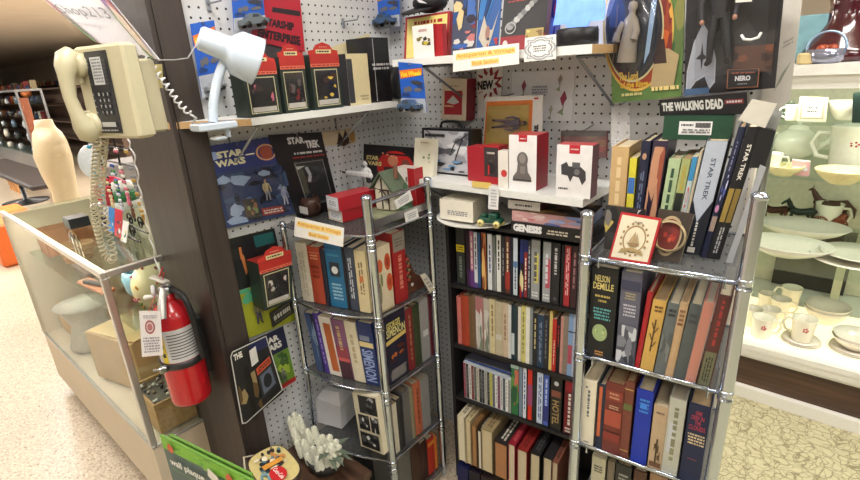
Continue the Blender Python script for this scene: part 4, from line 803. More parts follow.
fr = standing(412, 433, 25, UY+.02, u); r = pack('ornament_box', fr, .028, 'small white box with yellow toy picture on upper shelf', 'box', (232, 230, 226), (160, 36, 44), (200, 60, 60)); a = Art(fr); a.blobs(.2, .35, .85, .65, [(200, 180, 50), (60, 56, 50), (120, 110, 60)], 8, 5, .3); a.dash(.3, .8, .7, .88, (190, 120, 120), 2); a.done(r)
fr = standing(434, 442, 24, UY+.028, u); r = pack('ornament_box', fr, .02, 'narrow dark red box beside the small white box', 'box', (164, 36, 42))
b = B(); c = at(430, 3, y=UY+.10); b.ball(c+V((0, 0, .0)), .055, .05, .028, mat((24, 24, 28), .7), 18, 9); b.lathe([(0, 0), (.05, 0), (.055, .004), (.02, .008), (0, .008)], c+V((-.02, -.03, -.02)), mat((24, 24, 28), .7), 20, (0, -.3, 1)); r = obj('cap', b, None, 'black cap with white stitched swoosh above yellow box', 'cap')
f2 = F(c+V((-.005, -.052, -.01)), c+V((.04, -.052, -.01)), c+V((.04, -.05, .012)), c+V((-.005, -.05, .012))); a = Art(f2, .003); a.poly([(0, .7), (.2, .35), (.9, .05), (.35, .6)], (210, 210, 214)); a.done(r, 'stitched_mark')
def hangpack(q, y, label, base, arts, figs=(), bl=None, d=.0015, name='carded_toy'):
    fr = quad(q, y=y); r = card(name, fr, d, base, label, 'toy'); a = Art(fr); arts(a); a.done(r)
    for (uu, vv, H, sk, tp, lg) in figs: obj('figure', figure(fr, uu, vv, H, sk, tp, lg), r)
    if bl: obj('blister', bubble(fr, *bl), r)
    return fr, r
# two colourful cards standing on the upper shelf
fr = standing(448, 473, -25, UY+.04, u, .03); r = card('carded_toy', fr, .002, (60, 66, 90), 'colourful dark card with red and blue art, left of pair', 'toy'); a = Art(fr); a.blobs(.02, .3, .98, .98, [(40, 34, 50), (120, 40, 50), (60, 100, 170), (210, 190, 140), (30, 70, 130)], 16, 12, .3); a.blobs(.02, .02, .98, .3, [(200, 196, 190), (180, 110, 110), (50, 90, 160)], 9, 3, .3); a.done(r)
fr = standing(474, 497, -25, UY+.04, u, .03); r = card('carded_toy', fr, .002, (36, 84, 150), 'streaky blue card with pale winged art, right of pair', 'toy'); a = Art(fr)
for i in range(9): a.line([(.1+.1*i, .98), (.0+.05*i, .45)], .008, random.Random(i).choice([(60, 130, 200), (20, 30, 60), (30, 60, 120)]))
a.poly([(.1, .2), (.3, .5), (.5, .3), (.7, .3), (.95, .55), (.7, .2), (.55, .05), (.35, .08)], (186, 176, 160)); a.ell(.5, .26, .1, .1, (150, 110, 100)); a.blobs(.5, .02, .98, .2, [(170, 50, 50), (40, 40, 60)], 5, 4, .3); a.done(r)
fr = standing(499, 545, -20, UY+.04, u, .03); r = pack('model_kit_box', fr, .02, 'dark model box with grey spaceship art on upper shelf', 'box', (30, 28, 32), (90, 40, 44), (60, 56, 60)); a = Art(fr); a.rect(.0, 0, 1, .22, (140, 34, 44)); a.text('STAR', .12, .86, .36, .93, (220, 190, 180), fat=.05); a.text('WARS', .1, .78, .4, .85, (220, 190, 180), fat=.05); a.dash(.12, .72, .55, .75, (170, 60, 60), 1)
for i in range(9): a.ell(.2+.075*i, .36+.05*i, .085-.004*i, .05, [(150, 150, 150), (110, 112, 116), (180, 180, 180)][i % 3], 8)
a.ring(.22, .34, .13, .09, .2, (170, 170, 170)); a.rect(.58, .1, .97, .3, (170, 150, 90)); a.blobs(.6, .12, .95, .28, [(120, 90, 50), (200, 190, 120)], 6, 4, .3); a.ell(.13, .1, .06, .06, (210, 200, 196)); a.done(r)
fr = standing(545, 555, -15, UY+.12, u, .02); r = pack('toy_box', fr, .03, 'narrow blue glossy box beside the glowing lamp', 'box', (70, 84, 180), (60, 60, 120), (60, 60, 120), None, .2); a = Art(fr); a.blobs(.05, .05, .95, .95, [(120, 140, 220), (50, 50, 130), (160, 60, 110)], 9, 5, .4); a.done(r)
# glowing acrylic lamp
lc = at(577, 42, y=UY+.05); lc.z = u; t = thing('acrylic_night_light', lc, 'glowing blue acrylic night light on round black base', 'lamp')
b = B(); b.lathe([(0, 0), (.046, 0), (.049, .002), (.048, .034), (.045, .038), (0, .038)], lc, mat((24, 24, 27), .4), 36); obj('base', b, t)
b = B(); pts = []
for i in range(25):
    a_ = PI*i/24; pts.append((lc.x+.062*math.cos(a_)*(1+.06*math.sin(6*a_)), lc.z+.05+.11*math.sin(a_)))
pts = [(lc.x+.02, lc.z+.034), (lc.x+.03, lc.z+.05)]+pts+[(lc.x-.03, lc.z+.05), (lc.x-.02, lc.z+.034)]
b.prism([(x_, lc.y-.0025, z_) for x_, z_ in pts], (0, .005, 0), mat((110, 150, 255), .2, 0, .35, 40, 1.1)); obj('acrylic_panel', b, t, 'blue lit engraved panel')
l = bpy.data.lights.new('glow', 'POINT'); l.energy = .3; l.color = (.3, .4, 1); l.shadow_soft_size = .04; lo = bpy.data.objects.new('glow', l); C.objects.link(lo); lo.location = lc+V((0, .06, .10))
# signs
OR = (236, 178, 62)
def sign(q, pl, v, label, arts, tilt=0):
    fr = quad(q, **{pl: v}); r = card('paper_sign', fr, .0008, (236, 234, 230), label, 'sign'); a = Art(fr); arts(a); a.done(r, 'printed_text'); return fr
def bookart(a): a.rect(.05, .55, .95, .84, (248, 214, 130)); a.text('Antiquarian & Vintage', .06, .58, .94, .82, (214, 140, 40), fat=.01); a.rect(.30, .18, .72, .42, (248, 214, 130)); a.text('Book Section', .32, .20, .70, .40, (206, 134, 40), fat=.01)
sign([(453, 51), (519, 43), (519, 64), (453, 72)], 'y', UY-.010, 'white and orange book section sign on the upper shelf edge', bookart)
fr = atp(0, 0, V((0, 1, 0)), 0)
q = [atp(px, py, LP-V((.02, .05, 0)), LA) for px, py in ((295, 217), (344, 228), (343, 247), (294, 236))]
fr = F(q[3], q[2], q[1], q[0]); r = card('paper_sign', fr, .0008, (236, 234, 230), 'white and orange book section sign on the left rack', 'sign'); a = Art(fr); bookart(a); a.done(r, 'printed_text')
def cert(a):
    for k, cc in ((.46, (170, 172, 176)), (.40, (226, 226, 226)), (.36, (150, 152, 156)), (.31, (236, 236, 234))):
        a.poly([(.5+k*(1+.12*math.cos(8*t_))*math.copysign(abs(math.cos(t_))**.6, math.cos(t_)), .5+k*.95*(1+.10*math.cos(8*t_))*math.copysign(abs(math.sin(t_))**.6, math.sin(t_))) for t_ in [2*PI*i/40 for i in range(40)]], cc)
    a.dash(.28, .36, .72, .64, (90, 90, 96), 3)
sign([(525, 38), (556, 34), (556, 59), (524, 62)], 'y', UY-.008, 'white card with grey scroll border clipped to upper shelf', cert)
# ---------------------------------------------------------------- papers on back pegboard
fr = quad([(477, 68), (503, 66), (500, 115), (478, 118)], y=WY-.004); r = card('poster', fr, .001, (232, 228, 224), 'white paper with red starburst reading NEW', 'poster'); a = Art(fr)
st = [(.5+(.56 if i % 2 else .34)*math.cos(2*PI*i/22), .68+(.36 if i % 2 else .2)*math.sin(2*PI*i/22)) for i in range(22)]; a.poly(st, (150, 40, 48)); st = [(.42+(.46 if i % 2 else .28)*math.cos(2*PI*i/22), .66+(.28 if i % 2 else .17)*math.sin(2*PI*i/22)) for i in range(22)]; a.poly(st, (232, 230, 228)); a.text('NEW', .02, .56, .66, .74, (24, 24, 26), fat=.06); a.done(r)
fr = quad([(512, 72), (575, 70), (572, 121), (511, 121)], y=WY-.003); r = card('note_sheet', fr, .001, (222, 222, 226), 'pale sheet with faded red flowers on back pegboard', 'paper')
a = Art(fr)
def flower(a, u_, v_, s_, c1): a.line([(u_, v_-.14*s_), (u_+.02*s_, v_+.1*s_)], .008*s_, (130, 140, 110)); a.poly([(u_, v_), (u_+.05*s_, v_+.12*s_), (u_+.02*s_, v_+.24*s_), (u_-.03*s_, v_+.12*s_)], c1); a.poly([(u_-.06*s_, v_-.1*s_), (u_, v_-.04*s_), (u_+.02*s_, v_-.14*s_)], (140, 150, 120))
flower(a, .2, .6, 1, (150, 60, 80)); flower(a, .84, .3, 1.3, (150, 50, 84)); flower(a, .78, .72, .9, (160, 150, 140)); flower(a, .66, .14, .8, (170, 170, 150)); a.dash(.34, .5, .6, .72, (150, 150, 160), 4); a.done(r)
# ---------------------------------------------------------------- lower back shelf
m_ = MZ+.0005
fr = standing(420, 469, 129, MY+.10, m_, .01); t = pack('tin_lunch_box', fr, .06, 'black rimmed tin lunch box with grey forest picture', 'lunch box', (26, 26, 30), (30, 30, 34), (60, 60, 64), None, .3)
a = Art(fr); a.rect(.05, .04, .95, .95, (190, 190, 196)); a.blobs(.05, .3, .95, .95, [(214, 214, 218), (150, 150, 158), (90, 90, 98)], 14, 3, .3)
a.line([(.95, .9), (.7, .7), (.62, .5)], .012, (28, 28, 32)); a.line([(.85, .8), (.75, .5), (.7, .3)], .014, (28, 28, 32)); a.line([(.1, .95), (.3, .8), (.36, .6)], .01, (34, 34, 38)); a.blobs(.1, .05, .9, .32, [(60, 56, 60), (110, 150, 190), (170, 110, 70), (40, 40, 44)], 12, 6, .25); a.rect(.08, .82, .5, .88, (80, 80, 84)); a.dash(.08, .82, .5, .88, (40, 40, 44), 1); a.done(t)
b = B(); hc = fr.pt(.5, 1, -.03); b.tube(smoothpath([hc+V((-.045, 0, 0)), hc+V((-.035, 0, .018)), hc+V((0, 0, .022)), hc+V((.035, 0, .018)), hc+V((.045, 0, 0))]), .004, BLACK, 8); obj('handle', b, t)
fr = standing(411, 431, 139, MY+.05, m_, .02); r = pack('ornament_box', fr, .02, 'thin cream box with small green picture on lower shelf', 'box', (222, 216, 196)); a = Art(fr); a.blobs(.4, .35, .8, .6, [(110, 130, 100), (150, 160, 130)], 4, 3, .3); a.dash(.3, .85, .7, .92, (190, 170, 140), 1); a.done(r)
fr = standing(443, 467, 79, WY-.13, m_+.0, 0); fr = Yf([(443, 78), (467, 79), (466, 121), (441, 119)], WY-.06); t = pack('ornament_box', fr, .05, 'cream and dark red boxed ornament hung above the lunch box', 'boxed ornament', (224, 206, 184), (120, 24, 38), (190, 160, 140)); a = Art(fr); a.poly([(.12, .12), (.84, .14), (.82, .72), (.1, .70)], (172, 40, 52)); a.poly([(.2, .42), (.46, .60), (.72, .44), (.5, .38)], (196, 196, 196)); a.poly([(.74, .55), (.86, .62), (.8, .74)], (190, 60, 60)); a.dash(.14, .3, .5, .37, (220, 190, 140), 1); a.dash(.25, .8, .7, .85, (180, 150, 120), 1); a.done(t)
b = B(); p = fr.pt(.5, 1, -.025); b.tube([p, p+V((0, 0, .02)), V((p.x, WY-.001, p.z+.025))], .002, WIRE, 6); obj('peg_hook', b, t)
fr = Yf([(486, 97), (543, 95), (541, 150), (482, 152)], WY-.07); t = card('carded_figure', fr, .003, (232, 232, 228), 'white and orange boxed figure card with yellow blister', 'toy'); a = Art(fr); a.rect(.02, .0, .84, .92, (220, 124, 52)); a.rect(.05, .0, .78, .84, (196, 168, 86)); a.blobs(.05, .02, .78, .84, [(206, 180, 100), (180, 150, 70)], 7, 3, .3); a.text('PRIS.', .88, .30, .95, .48, (40, 40, 44), 'up', fat=.06); a.rect(.86, .93, .93, .96, (190, 60, 60)); a.done(t)
f3 = F(fr.pt(.18, .3, .006), fr.pt(.18, .85, .006), fr.pt(.05, .85, .006), fr.pt(.05, .3, .006))
ff = F(fr.pt(.2, .75, .004), fr.pt(.2, .3, .004), fr.pt(.75, .3, .004), fr.pt(.75, .75, .004)); fg = figure(ff, .5, .0, .115, (130, 100, 90), (84, 64, 88), (96, 70, 80), h=.006); obj('figure', fg, t, 'toy figure lying sideways in purple clothes'); obj('blister', bubble(fr, .04, .02, .8, .86, .03), t)
b = B(); b.tube([fr.pt(.3, 1, -.001), fr.pt(.3, 1, -.001)+V((0, .068, .004))], .002, WIRE, 6); obj('peg_hook', b, t)
fr = standing(467, 483, 147, MY+.055, m_); r = pack('gift_box', fr, .055, 'plain red box left of the masked figure box', 'boxed ornament', (164, 34, 46), (150, 28, 40), (176, 50, 58))
fr = standing(483, 499, 146, MY+.045, m_); r = pack('window_box', fr, .05, 'red window box with small dark figure on the lower shelf', 'boxed ornament', (170, 34, 42)); a = Art(fr); a.rect(.06, .2, .94, .96, (56, 48, 50)); a.ell(.5, .72, .24, .12, (110, 90, 84)); a.rect(.28, .62, .72, .78, (60, 50, 50)); a.dash(.25, .78, .75, .86, (220, 210, 200), 1); a.ell(.5, .42, .28, .14, (36, 32, 34)); a.rect(.3, .24, .4, .5, (190, 40, 44)); a.done(r)
fr = standing(498, 508, 151, MY+.02, m_); r = pack('ornament_box', fr, .03, 'small white box with red picture left of big white box', 'box', (226, 220, 212)); a = Art(fr); a.ell(.6, .4, .3, .1, (196, 60, 60)); a.done(r)
fr = standing(509, 537, 135, MY+.022, m_, 0, math.radians(3)); r = pack('keepsake_box', fr, .075, 'large white box with grey bust picture on lower shelf', 'boxed ornament', (228, 226, 226), (140, 24, 38), (180, 60, 66)); a = Art(fr); a.rect(.36, .88, .66, 1, (184, 34, 48)); a.dash(.4, .92, .62, .95, WH, 1); g_ = (104, 98, 96); a.ell(.5, .56, .2, .14, g_); a.poly([(.14, .16), (.84, .16), (.82, .24), (.7, .34), (.66, .55), (.34, .55), (.3, .34), (.16, .24)], g_); a.ell(.5, .58, .12, .09, (140, 132, 128)); a.rect(.16, .16, .82, .2, (70, 66, 66)); a.rect(.42, .3, .6, .44, (130, 124, 120)); a.done(r)
f2 = F(fr.pt(1, 0), fr.pt(1, 0)+(-fr.n)*.075, fr.pt(1, 1)+(-fr.n)*.075, fr.pt(1, 1)); a = Art(f2); [a.ell(.5, .15+.14*i, .06, .02, (120, 60, 70), 8) for i in range(5)]; a.done(r, 'printed_side')
fr = standing(557, 593, 145, MY+.004, m_, 0, math.radians(4)); r = pack('keepsake_box', fr, .05, 'white box with dark space gun picture on lower shelf', 'boxed ornament', (230, 228, 228), (96, 18, 30), (190, 70, 76)); a = Art(fr); a.rect(.36, .84, .66, 1, (184, 34, 48)); a.dash(.4, .9, .62, .94, WH, 1); g_ = (62, 60, 64); a.poly([(.14, .62), (.3, .68), (.36, .60), (.7, .60), (.84, .52), (.86, .36), (.76, .26), (.66, .40), (.5, .42), (.42, .30), (.34, .42), (.16, .44)], g_); a.rect(.46, .58, .68, .68, (90, 90, 92)); a.ell(.6, .5, .08, .06, (110, 110, 112)); a.dash(.08, .14, .36, .2, (60, 60, 60), 1); a.done(r)
fr = Yf([(561, 131), (607, 131), (606, 158), (560, 158)], WY-.07); r = card('toy_bag', fr, .01, (120, 44, 48), 'clear bag of red things hung above the white boxes', 'toy'); a = Art(fr); a.rect(0, .8, 1, 1, (60, 56, 56)); a.blobs(0, 0, 1, .8, [(170, 50, 54), (150, 90, 60), (90, 40, 44)], 10, 3, .3); a.done(r); obj('plastic_wrap', bubble(fr, 0, 0, 1, 1, .012, WRAP), r)
b = B(); p = fr.pt(.5, 1, -.005); b.tube([p, p+V((0, .064, .01))], .002, WIRE, 6); obj('peg_hook', b, r)
# shelf tags
fr = Yf([(472, 181), (491, 183), (491, 189), (472, 187)], MY-.003); r = card('shelf_tag', fr, .0008, (224, 196, 110), 'tan price strip on lower shelf edge', 'label')
fr = Yf([(489, 186), (499, 187), (498, 210), (488, 209)], MY-.006); r = card('shelf_tag', fr, .0008, (228, 228, 228), 'white hanging tag below the lower shelf', 'label'); a = Art(fr); a.dash(.2, .1, .8, .9, (170, 170, 176), 6); a.done(r)
# things on top of the black bookcase
kt = KT+.0105
c = KP+ku*.045+kn*.03
TL_ = atp(441, 200, KP-kn*.03, KA)
def kfr(px0, px1, z0, z1, off): a0 = atp(px0, 210, KP+kn*off, KA); a1 = atp(px1, 212, KP+kn*off, KA); BL, BR = a0.copy(), a1.copy(); BL.z = BR.z = z0; W = V((0, 0, z1-z0)); return F(BL, BR, BR+W, BL+W)
b = B(); o = KP+ku*.075+kn*.055; o.z = kt; b.lathe([(0, 0), (.09, 0), (.13, .008), (.134, .012), (.128, .011), (.09, .004), (0, .004)], o+V((0, 0, 0)), mat((224, 222, 216), .35), 36); obj('oval_dish', b, None, 'white shallow dish on top of the black bookcase', 'dish')
fr = kfr(440, 473, kt+.0135, kt+.078, -.03); r = pack('cardboard_box', fr, .09, 'white cardboard box with label on white dish', 'box', (226, 220, 204), (196, 188, 170), (206, 198, 178)); a = Art(fr); a.dash(.2, .25, .85, .5, (120, 120, 130), 3); a.done(r)
# green toy truck
p = atp(491, 218, KP-kn*.03, KA); p.z = kt+.013; t = thing('toy_truck', p, 'small green toy truck with cream wheels', 'toy truck'); GM = mat((24, 74, 58), .35, 0, .05)
b = B(); b.bbox(p+V((0, 0, .018)), (.075, .03, .014), GM, KA); b.bbox(p+V((.012, 0, .032)), (.028, .028, .018), GM, KA); b.bbox(p+V((-.024, 0, .028)), (.02, .022, .012), GM, KA); obj('body', b, t)
for sx in (-.026, .026):
    for sy in (-.017, .017):
        b = B(); q = p+ku*sx+kn*sy+V((0, 0, .0105)); b.lathe([(0, -.004), (.0105, -.004), (.0105, .004), (0, .004)], q, mat((222, 208, 140), .5), 16, kn); b.lathe([(0, -.0045), (.004, -.0045), (.004, .0045), (0, .0045)], q, mat((120, 100, 60)), 10, kn); obj('wheel', b, t)
# stack of board games
fr = kfr(511, 590, kt+.0, kt+.035, -.03); r = pack('board_game', fr, .15, 'black board game box with white title, lowest of the stack', 'box', (26, 24, 26), (30, 28, 30), (60, 60, 66)); a = Art(fr); a.text('GENESIS', .03, .2, .42, .85, (226, 226, 226), fat=.07); a.dash(.48, .25, .75, .7, (200, 190, 170), 2); a.dash(.84, .3, .97, .55, (200, 190, 170), 1); a.done(r)
fr = kfr(512, 589, kt+.0358, kt+.066, -.025); r = pack('board_game', fr, .14, 'pink and blue board game in middle of the stack', 'box', (196, 150, 150), (90, 100, 130), (120, 90, 70)); a = Art(fr); a.blobs(0, 0, .45, 1, [(206, 170, 170), (214, 190, 186), (190, 120, 120)], 8, 3, .3); a.blobs(.45, 0, 1, 1, [(120, 140, 190), (150, 160, 200), (90, 100, 150)], 8, 4, .3); a.done(r)
f2 = F(fr.p[3]+V((0, 0, .0003)), fr.p[2]+V((0, 0, .0003)), fr.p[2]+kn*.14+V((0, 0, .0003)), fr.p[3]+kn*.14+V((0, 0, .0003))); a = Art(f2); a.blobs(0, 0, 1, 1, [(70, 50, 40), (130, 90, 60), (170, 140, 90), (60, 60, 60), (40, 34, 34)], 16, 3, .3); a.done(r, 'printed_top')
fr = kfr(508, 540, kt+.0668, kt+.092, -.01); r = pack('board_game', fr, .11, 'small white edged box with dark red lid atop stack', 'box', (222, 218, 214), (90, 40, 40), (92, 40, 42)); a = Art(fr); a.dash(.22, .3, .75, .7, (60, 60, 64), 1); a.done(r)
# ---------------------------------------------------------------- on top of left rack
L0 = LZ[0]+.0006
def lfr(c4, x): TL, TR, BR, BL = [at(*q, x=x) for q in c4]; return F(BL, BR, TR, TL)
def tbox(px, py, y, z, w_, d, h, ang, name, label, cat, cf, cs, ct, art=None, group=None):
    """box whose lower front left corner shows at px on plane y"""
    o = at(px, py, y=y); o.z = z; u_ = V((math.cos(ang), math.sin(ang), 0)); W = V((0, 0, h)); fr = F(o, o+u_*w_, o+u_*w_+W, o+W)
    r = pack(name, fr, d, label, cat, cf, cs, ct, group)
    if art: a = Art(fr); art(a); a.done(r)
    return fr, r
lab = lambda a: (a.rect(.1, .2, .9, .8, (236, 236, 238)), a.dash(.2, .3, .8, .7, (130, 130, 140), 3))
tbox(330, 227, .925, L0, .075, .15, .038, math.radians(-4), 'ornament_box', 'white ended red box, lower of pair on left rack', 'box', (216, 206, 190), (160, 30, 40), (170, 40, 48), lab)
tbox(328, 213, .92, L0+.0385, .07, .14, .042, math.radians(-8), 'ornament_box', 'white ended red box, upper of pair on left rack', 'box', (222, 222, 228), (166, 32, 44), (176, 40, 50), lab)
# back boxes
fr = F(*[V(q) for q in ((-1.20, 1.20, L0), (-1.03, 1.20, L0), (-1.03, 1.235, L0+.19), (-1.20, 1.235, L0+.19))])
TLq = [at(363, 144, y=1.22), at(414, 148, y=1.22), at(414, 232, y=1.19), at(363, 232, y=1.19)]; x0_, x1_ = TLq[0].x, TLq[1].x
fr = F((x0_, 1.19, LZ[0]), (x1_, 1.19, LZ[0]), (x1_, 1.22, TLq[0].z), (x0_, 1.22, TLq[0].z)); r = pack('toy_box', fr, .045, 'black and red toy box standing at the back of left rack', 'box', (24, 22, 26), (20, 20, 24), (40, 40, 44)); a = Art(fr); a.ell(.66, .62, .36, .30, (176, 34, 30)); a.rect(.3, .84, 1, .87, (24, 22, 26)); a.text('STAR', .08, .72, .34, .80, (214, 196, 130), fat=.05); a.text('WARS', .06, .62, .40, .70, (214, 196, 130), fat=.05); a.ell(.62, .74, .10, .10, (190, 120, 90)); a.rect(.45, .2, .85, .62, (60, 30, 30)); a.ell(.86, .70, .08, .08, (110, 60, 50)); [a.ell(.42+.09*i, .86-.02*i, .02, .015, (230, 150, 120), 8) for i in range(4)]; a.done(r)
fr = F(at(399, 222, y=1.13), at(416, 222, y=1.13), at(416, 168, y=1.13), at(397, 168, y=1.13)); fr = squared(fr); dz = LZ[0]+.0006-fr.p[0].z; fr = F(fr.p[0]+V((0, 0, dz)), fr.p[1]+V((0, 0, dz)), fr.p[2], fr.p[3]); r = pack('ornament_box', fr, .04, 'white and red box standing behind the village house', 'box', (226, 220, 212), (168, 34, 38), (200, 190, 180)); a = Art(fr); a.rect(.62, 0, 1, 1, (168, 34, 38)); a.blobs(.1, .3, .6, .8, [(120, 110, 100), (80, 80, 80)], 4, 3, .3); a.done(r)
# little snow village house
n0_ = len(C.objects); p = at(391, 216, y=1.06); p.z = L0; t = thing('village_house', p, 'small ceramic timber framed house on round green base', 'ornament')
b = B(); b.lathe([(0, 0), (.055, 0), (.058, .006), (.05, .014), (0, .016)], p, mat((120, 124, 96), .6, 0, .2, 40), 24); obj('base', b, t)
b = B(); HW = mat((190, 184, 164), .6, 0, .15, 60); b.bbox(p+V((0, 0, .041)), (.05, .042, .05), HW, LA); obj('walls', b, t)
f2 = F(p+V((-.025, -.0212, .017)), p+V((.025, -.0212, .017)), p+V((.025, -.0212, .066)), p+V((-.025, -.0212, .066))); 
b = B(); 
for sx in (-1, 1): b.hexa([p+V(q) for q in ((0, -.027, .100), (sx*.034, -.027, .062), (sx*.034, .027, .062), (0, .027, .100), (0, -.027, .105), (sx*.038, -.027, .064), (sx*.038, .027, .064), (0, .027, .105))], mat((84, 96, 78), .6, 0, .2, 60))
b.prism([p+V(q) for q in ((-.026, -.0205, .0655), (.026, -.0205, .0655), (0, -.0205, .098))], (0, .041, 0), HW); b.bbox(p+V((.018, .008, .10)), (.010, .010, .034), mat((120, 80, 64)), 0); obj('roof', b, t)
b = B()
for x0, z0, x1, z1 in ((-.02, .02, -.02, .064), (0, .02, 0, .09), (.02, .02, .02, .064), (-.022, .043, .022, .043), (-.022, .064, .022, .064), (-.018, .046, -.003, .062), (.018, .046, .003, .062)): b.tube([p+V((x0, -.0225, z0)), p+V((x1, -.0225, z1))], .0016, mat((60, 44, 34)), 5)
obj('timber_frame', b, t)
b = B(); q = p+V((.042, .012, .01)); [b.lathe([(.018-.004*i, .012*i), (.003, .012*i+.02)], q+V((0, 0, .01)), mat((60, 90, 60)), 10) for i in range(4)]; obj('fir_tree', b, t)
for o_ in list(C.objects)[n0_:]:
    if o_.type == 'MESH': o_.data.transform(Matrix.Scale(1.4, 4)); o_.location *= 1.4
# face ornament, white toy blaster figure
p = at(338, 200, y=1.12); p.z = L0+.0; t = thing('bust_ornament', p, 'small seated flesh coloured figurine behind the red boxes', 'ornament')
b = B(); b.lathe([(0, 0), (.04, 0), (.045, .01), (.036, .03), (.038, .05), (.022, .07), (.026, .09), (.018, .105), (0, .11)], p, mat((170, 130, 104), .6, 0, .5, 70), 18); obj('body', b, t)
b = B(); b.ball(p+V((0, 0, .124)), .014, .014, .018, mat((206, 160, 136)), 14, 9); obj('head', b, t); b = B(); b.ball(p+V((-.002, .005, .131)), .0155, .014, .015, mat((56, 40, 34)), 12, 8); obj('hair', b, t)
p = at(367, 178, y=1.12); p.z = L0; t = thing('toy_trooper', p, 'white and black jointed toy figure holding a long white blaster', 'toy')
fr = F(p, p+V((.06, 0, 0)), p+V((.06, 0, .17)), p+V((0, 0, .17))); fg = figure(fr, 0, 0, .155, (206, 206, 206), (222, 222, 220), (214, 214, 212), 1, 0); obj('body', fg, t)
b = B(); q = p+V((-.07, -.03, .112)); b.bbox(q+V((.065, 0, 0)), (.13, .012, .016), mat((226, 226, 226), .4)); b.bbox(q+V((.11, 0, -.014)), (.018, .010, .022), mat((40, 40, 42))); b.tube([q, q+V((-.02, 0, 0))], .004, BLACK, 8); obj('blaster', b, t)
b = B(); b.lathe([(0, 0), (.022, 0), (.026, .02), (.018, .045), (0, .05)], at(374, 200, y=1.09)*1+V((0, 0, 0)), mat((110, 90, 70)), 16)
p = at(374, 215, y=1.07); p.z = L0; b = B(); b.lathe([(0, 0), (.03, 0), (.032, .01), (.022, .04), (.014, .07), (.004, .085), (0, .086)], p, mat((104, 92, 76), .6, 0, .2, 60), 16); obj('brown_figurine', b, None, 'brown hooded figurine left of the village house', 'ornament')
for (px, py, y_, ds) in ((313, 204, .93, 'dark pot with white label behind the book section sign'),):
    p = at(px, py+18, y=y_); p.z = L0; b = B(); b.lathe([(0, 0), (.026, 0), (.032, .02), (.034, .045), (.026, .062), (.022, .06), (.028, .044), (0, .01)], p, mat((70, 46, 38), .4), 20); b.tube([p+V((.03, 0, .05)), p+V((.05, 0, .04)), p+V((.045, 0, .02)), p+V((.03, 0, .015))], .003, mat((70, 46, 38)), 6); r = obj('dark_pot', b, None, ds, 'pot')
    f2 = F(p+V((-.02, -.036, .012)), p+V((.03, -.036, .012)), p+V((.03, -.036, .036)), p+V((-.02, -.036, .036))); b = B(); f2.slab(b, mat((224, 222, 218)), .001); obj('label', b, r)
# tags hanging on the rack
def rtag(c4, x, label, col=(226, 226, 224)): fr = lfr(c4, x); r = card('price_tag', fr, .0006, col, label, 'tag'); a = Art(fr); a.dash(.15, .2, .85, .8, (150, 150, 156), 3); a.done(r)
rtag([(404, 213), (417, 208), (419, 217), (406, 223)], LP.x+.006, 'small white tag on side rail of left rack')
rtag([(394, 201), (410, 190), (413, 200), (397, 209)], LP.x+.012, 'crumpled white tag tied to top rail of left rack')
rtag([(420, 275), (425, 273), (436, 289), (430, 293)], LP.x+.008, 'long cream tag hanging in front of the brown pouch', (214, 206, 186))
# brown leather pouch leaning beside books
b = B(); o = at(415, 296, x=LP.x-.02); o.z = LZ[1]+.001; BR_ = mat((86, 50, 36), .5, 0, .2, 60)
b.prism([o+V((-.01, y_, z_)) for y_, z_ in ((-.04, 0), (.06, 0), (.07, .03), (.02, .06), (-.015, .14), (-.045, .16))], (-.05, 0, 0), BR_); r = obj('leather_pouch', b, None, 'brown leather pouch with white button in left rack', 'pouch')
b = B(); b.lathe([(0, 0), (.006, 0), (.006, .003), (0, .004)], o+V((-.0098, 0, .03)), mat((216, 210, 200), .4), 12, (1, 0, 0)); obj('button', b, r)
b = B(); [b.ball(o+V((-.004, -.02+.006*math.sin(k*2.1), .055+.008*k)), .005, .007, .006, mat([(150, 60, 40), (110, 96, 60), (70, 60, 44)][k % 3]), 8, 5) for k in range(10)]; obj('beads', b, r)
# ---------------------------------------------------------------- right rack: small things in front, boxes on top
RZ0 = RZ[0]+.0006
o = atp(613, 250, RP+rn*.03, RA)
fr = F(*[atp(x_, y_, RP+rn*.02, RA) for x_, y_ in ((609, 250), (650, 255), (659, 222), (618, 215))])
dz = RZ0+.001-min(fr.p[0].z, fr.p[1].z); BLp, BRp = fr.p[0].copy(), fr.p[1].copy(); BLp.z = BRp.z = RZ0+.0005
fr = F(BLp, BRp, fr.p[2]+rn*.025, fr.p[3]+rn*.025); r = pack('ornament_box', fr, .018, 'flat red box with cream lid showing a brown wreath', 'boxed ornament', (176, 40, 44), (160, 34, 40), (160, 34, 40))
a = Art(fr); a.rect(.05, .05, .95, .95, (216, 206, 180)); a.ring(.5, .48, .28, .30, .12, (150, 124, 84)); [a.ell(.5+.32*math.cos(t_), .48+.34*math.sin(t_), .03, .03, (150, 120, 80), 8) for t_ in [2*PI*i/16 for i in range(16)]]; a.poly([(.34, .4), (.66, .4), (.6, .34), (.4, .34)], (140, 112, 72)); a.poly([(.38, .42), (.52, .42), (.5, .66)], (168, 144, 104)); a.poly([(.53, .42), (.64, .42), (.54, .62)], (168, 144, 104)); a.poly([(.2, .16), (.5, .24), (.8, .16), (.76, .24), (.5, .32), (.24, .24)], (160, 136, 90)); a.dash(.4, .82, .6, .87, (120, 110, 96), 1); a.done(r)
fr = F(*[atp(x_, y_, RP+rn*.075, RA) for x_, y_ in ((604, 243), (643, 248), (646, 210), (606, 205))]); fr.p[0].z = fr.p[1].z = RZ0; r = card('photo_print', fr, .006, (60, 58, 56), 'glossy dark picture propped behind the wreath box', 'picture', None, None, .12)
a = Art(fr); a.blobs(0, 0, 1, 1, [(200, 200, 200), (40, 40, 42), (120, 116, 110), (190, 170, 90)], 9, 3, .3); a.done(r)
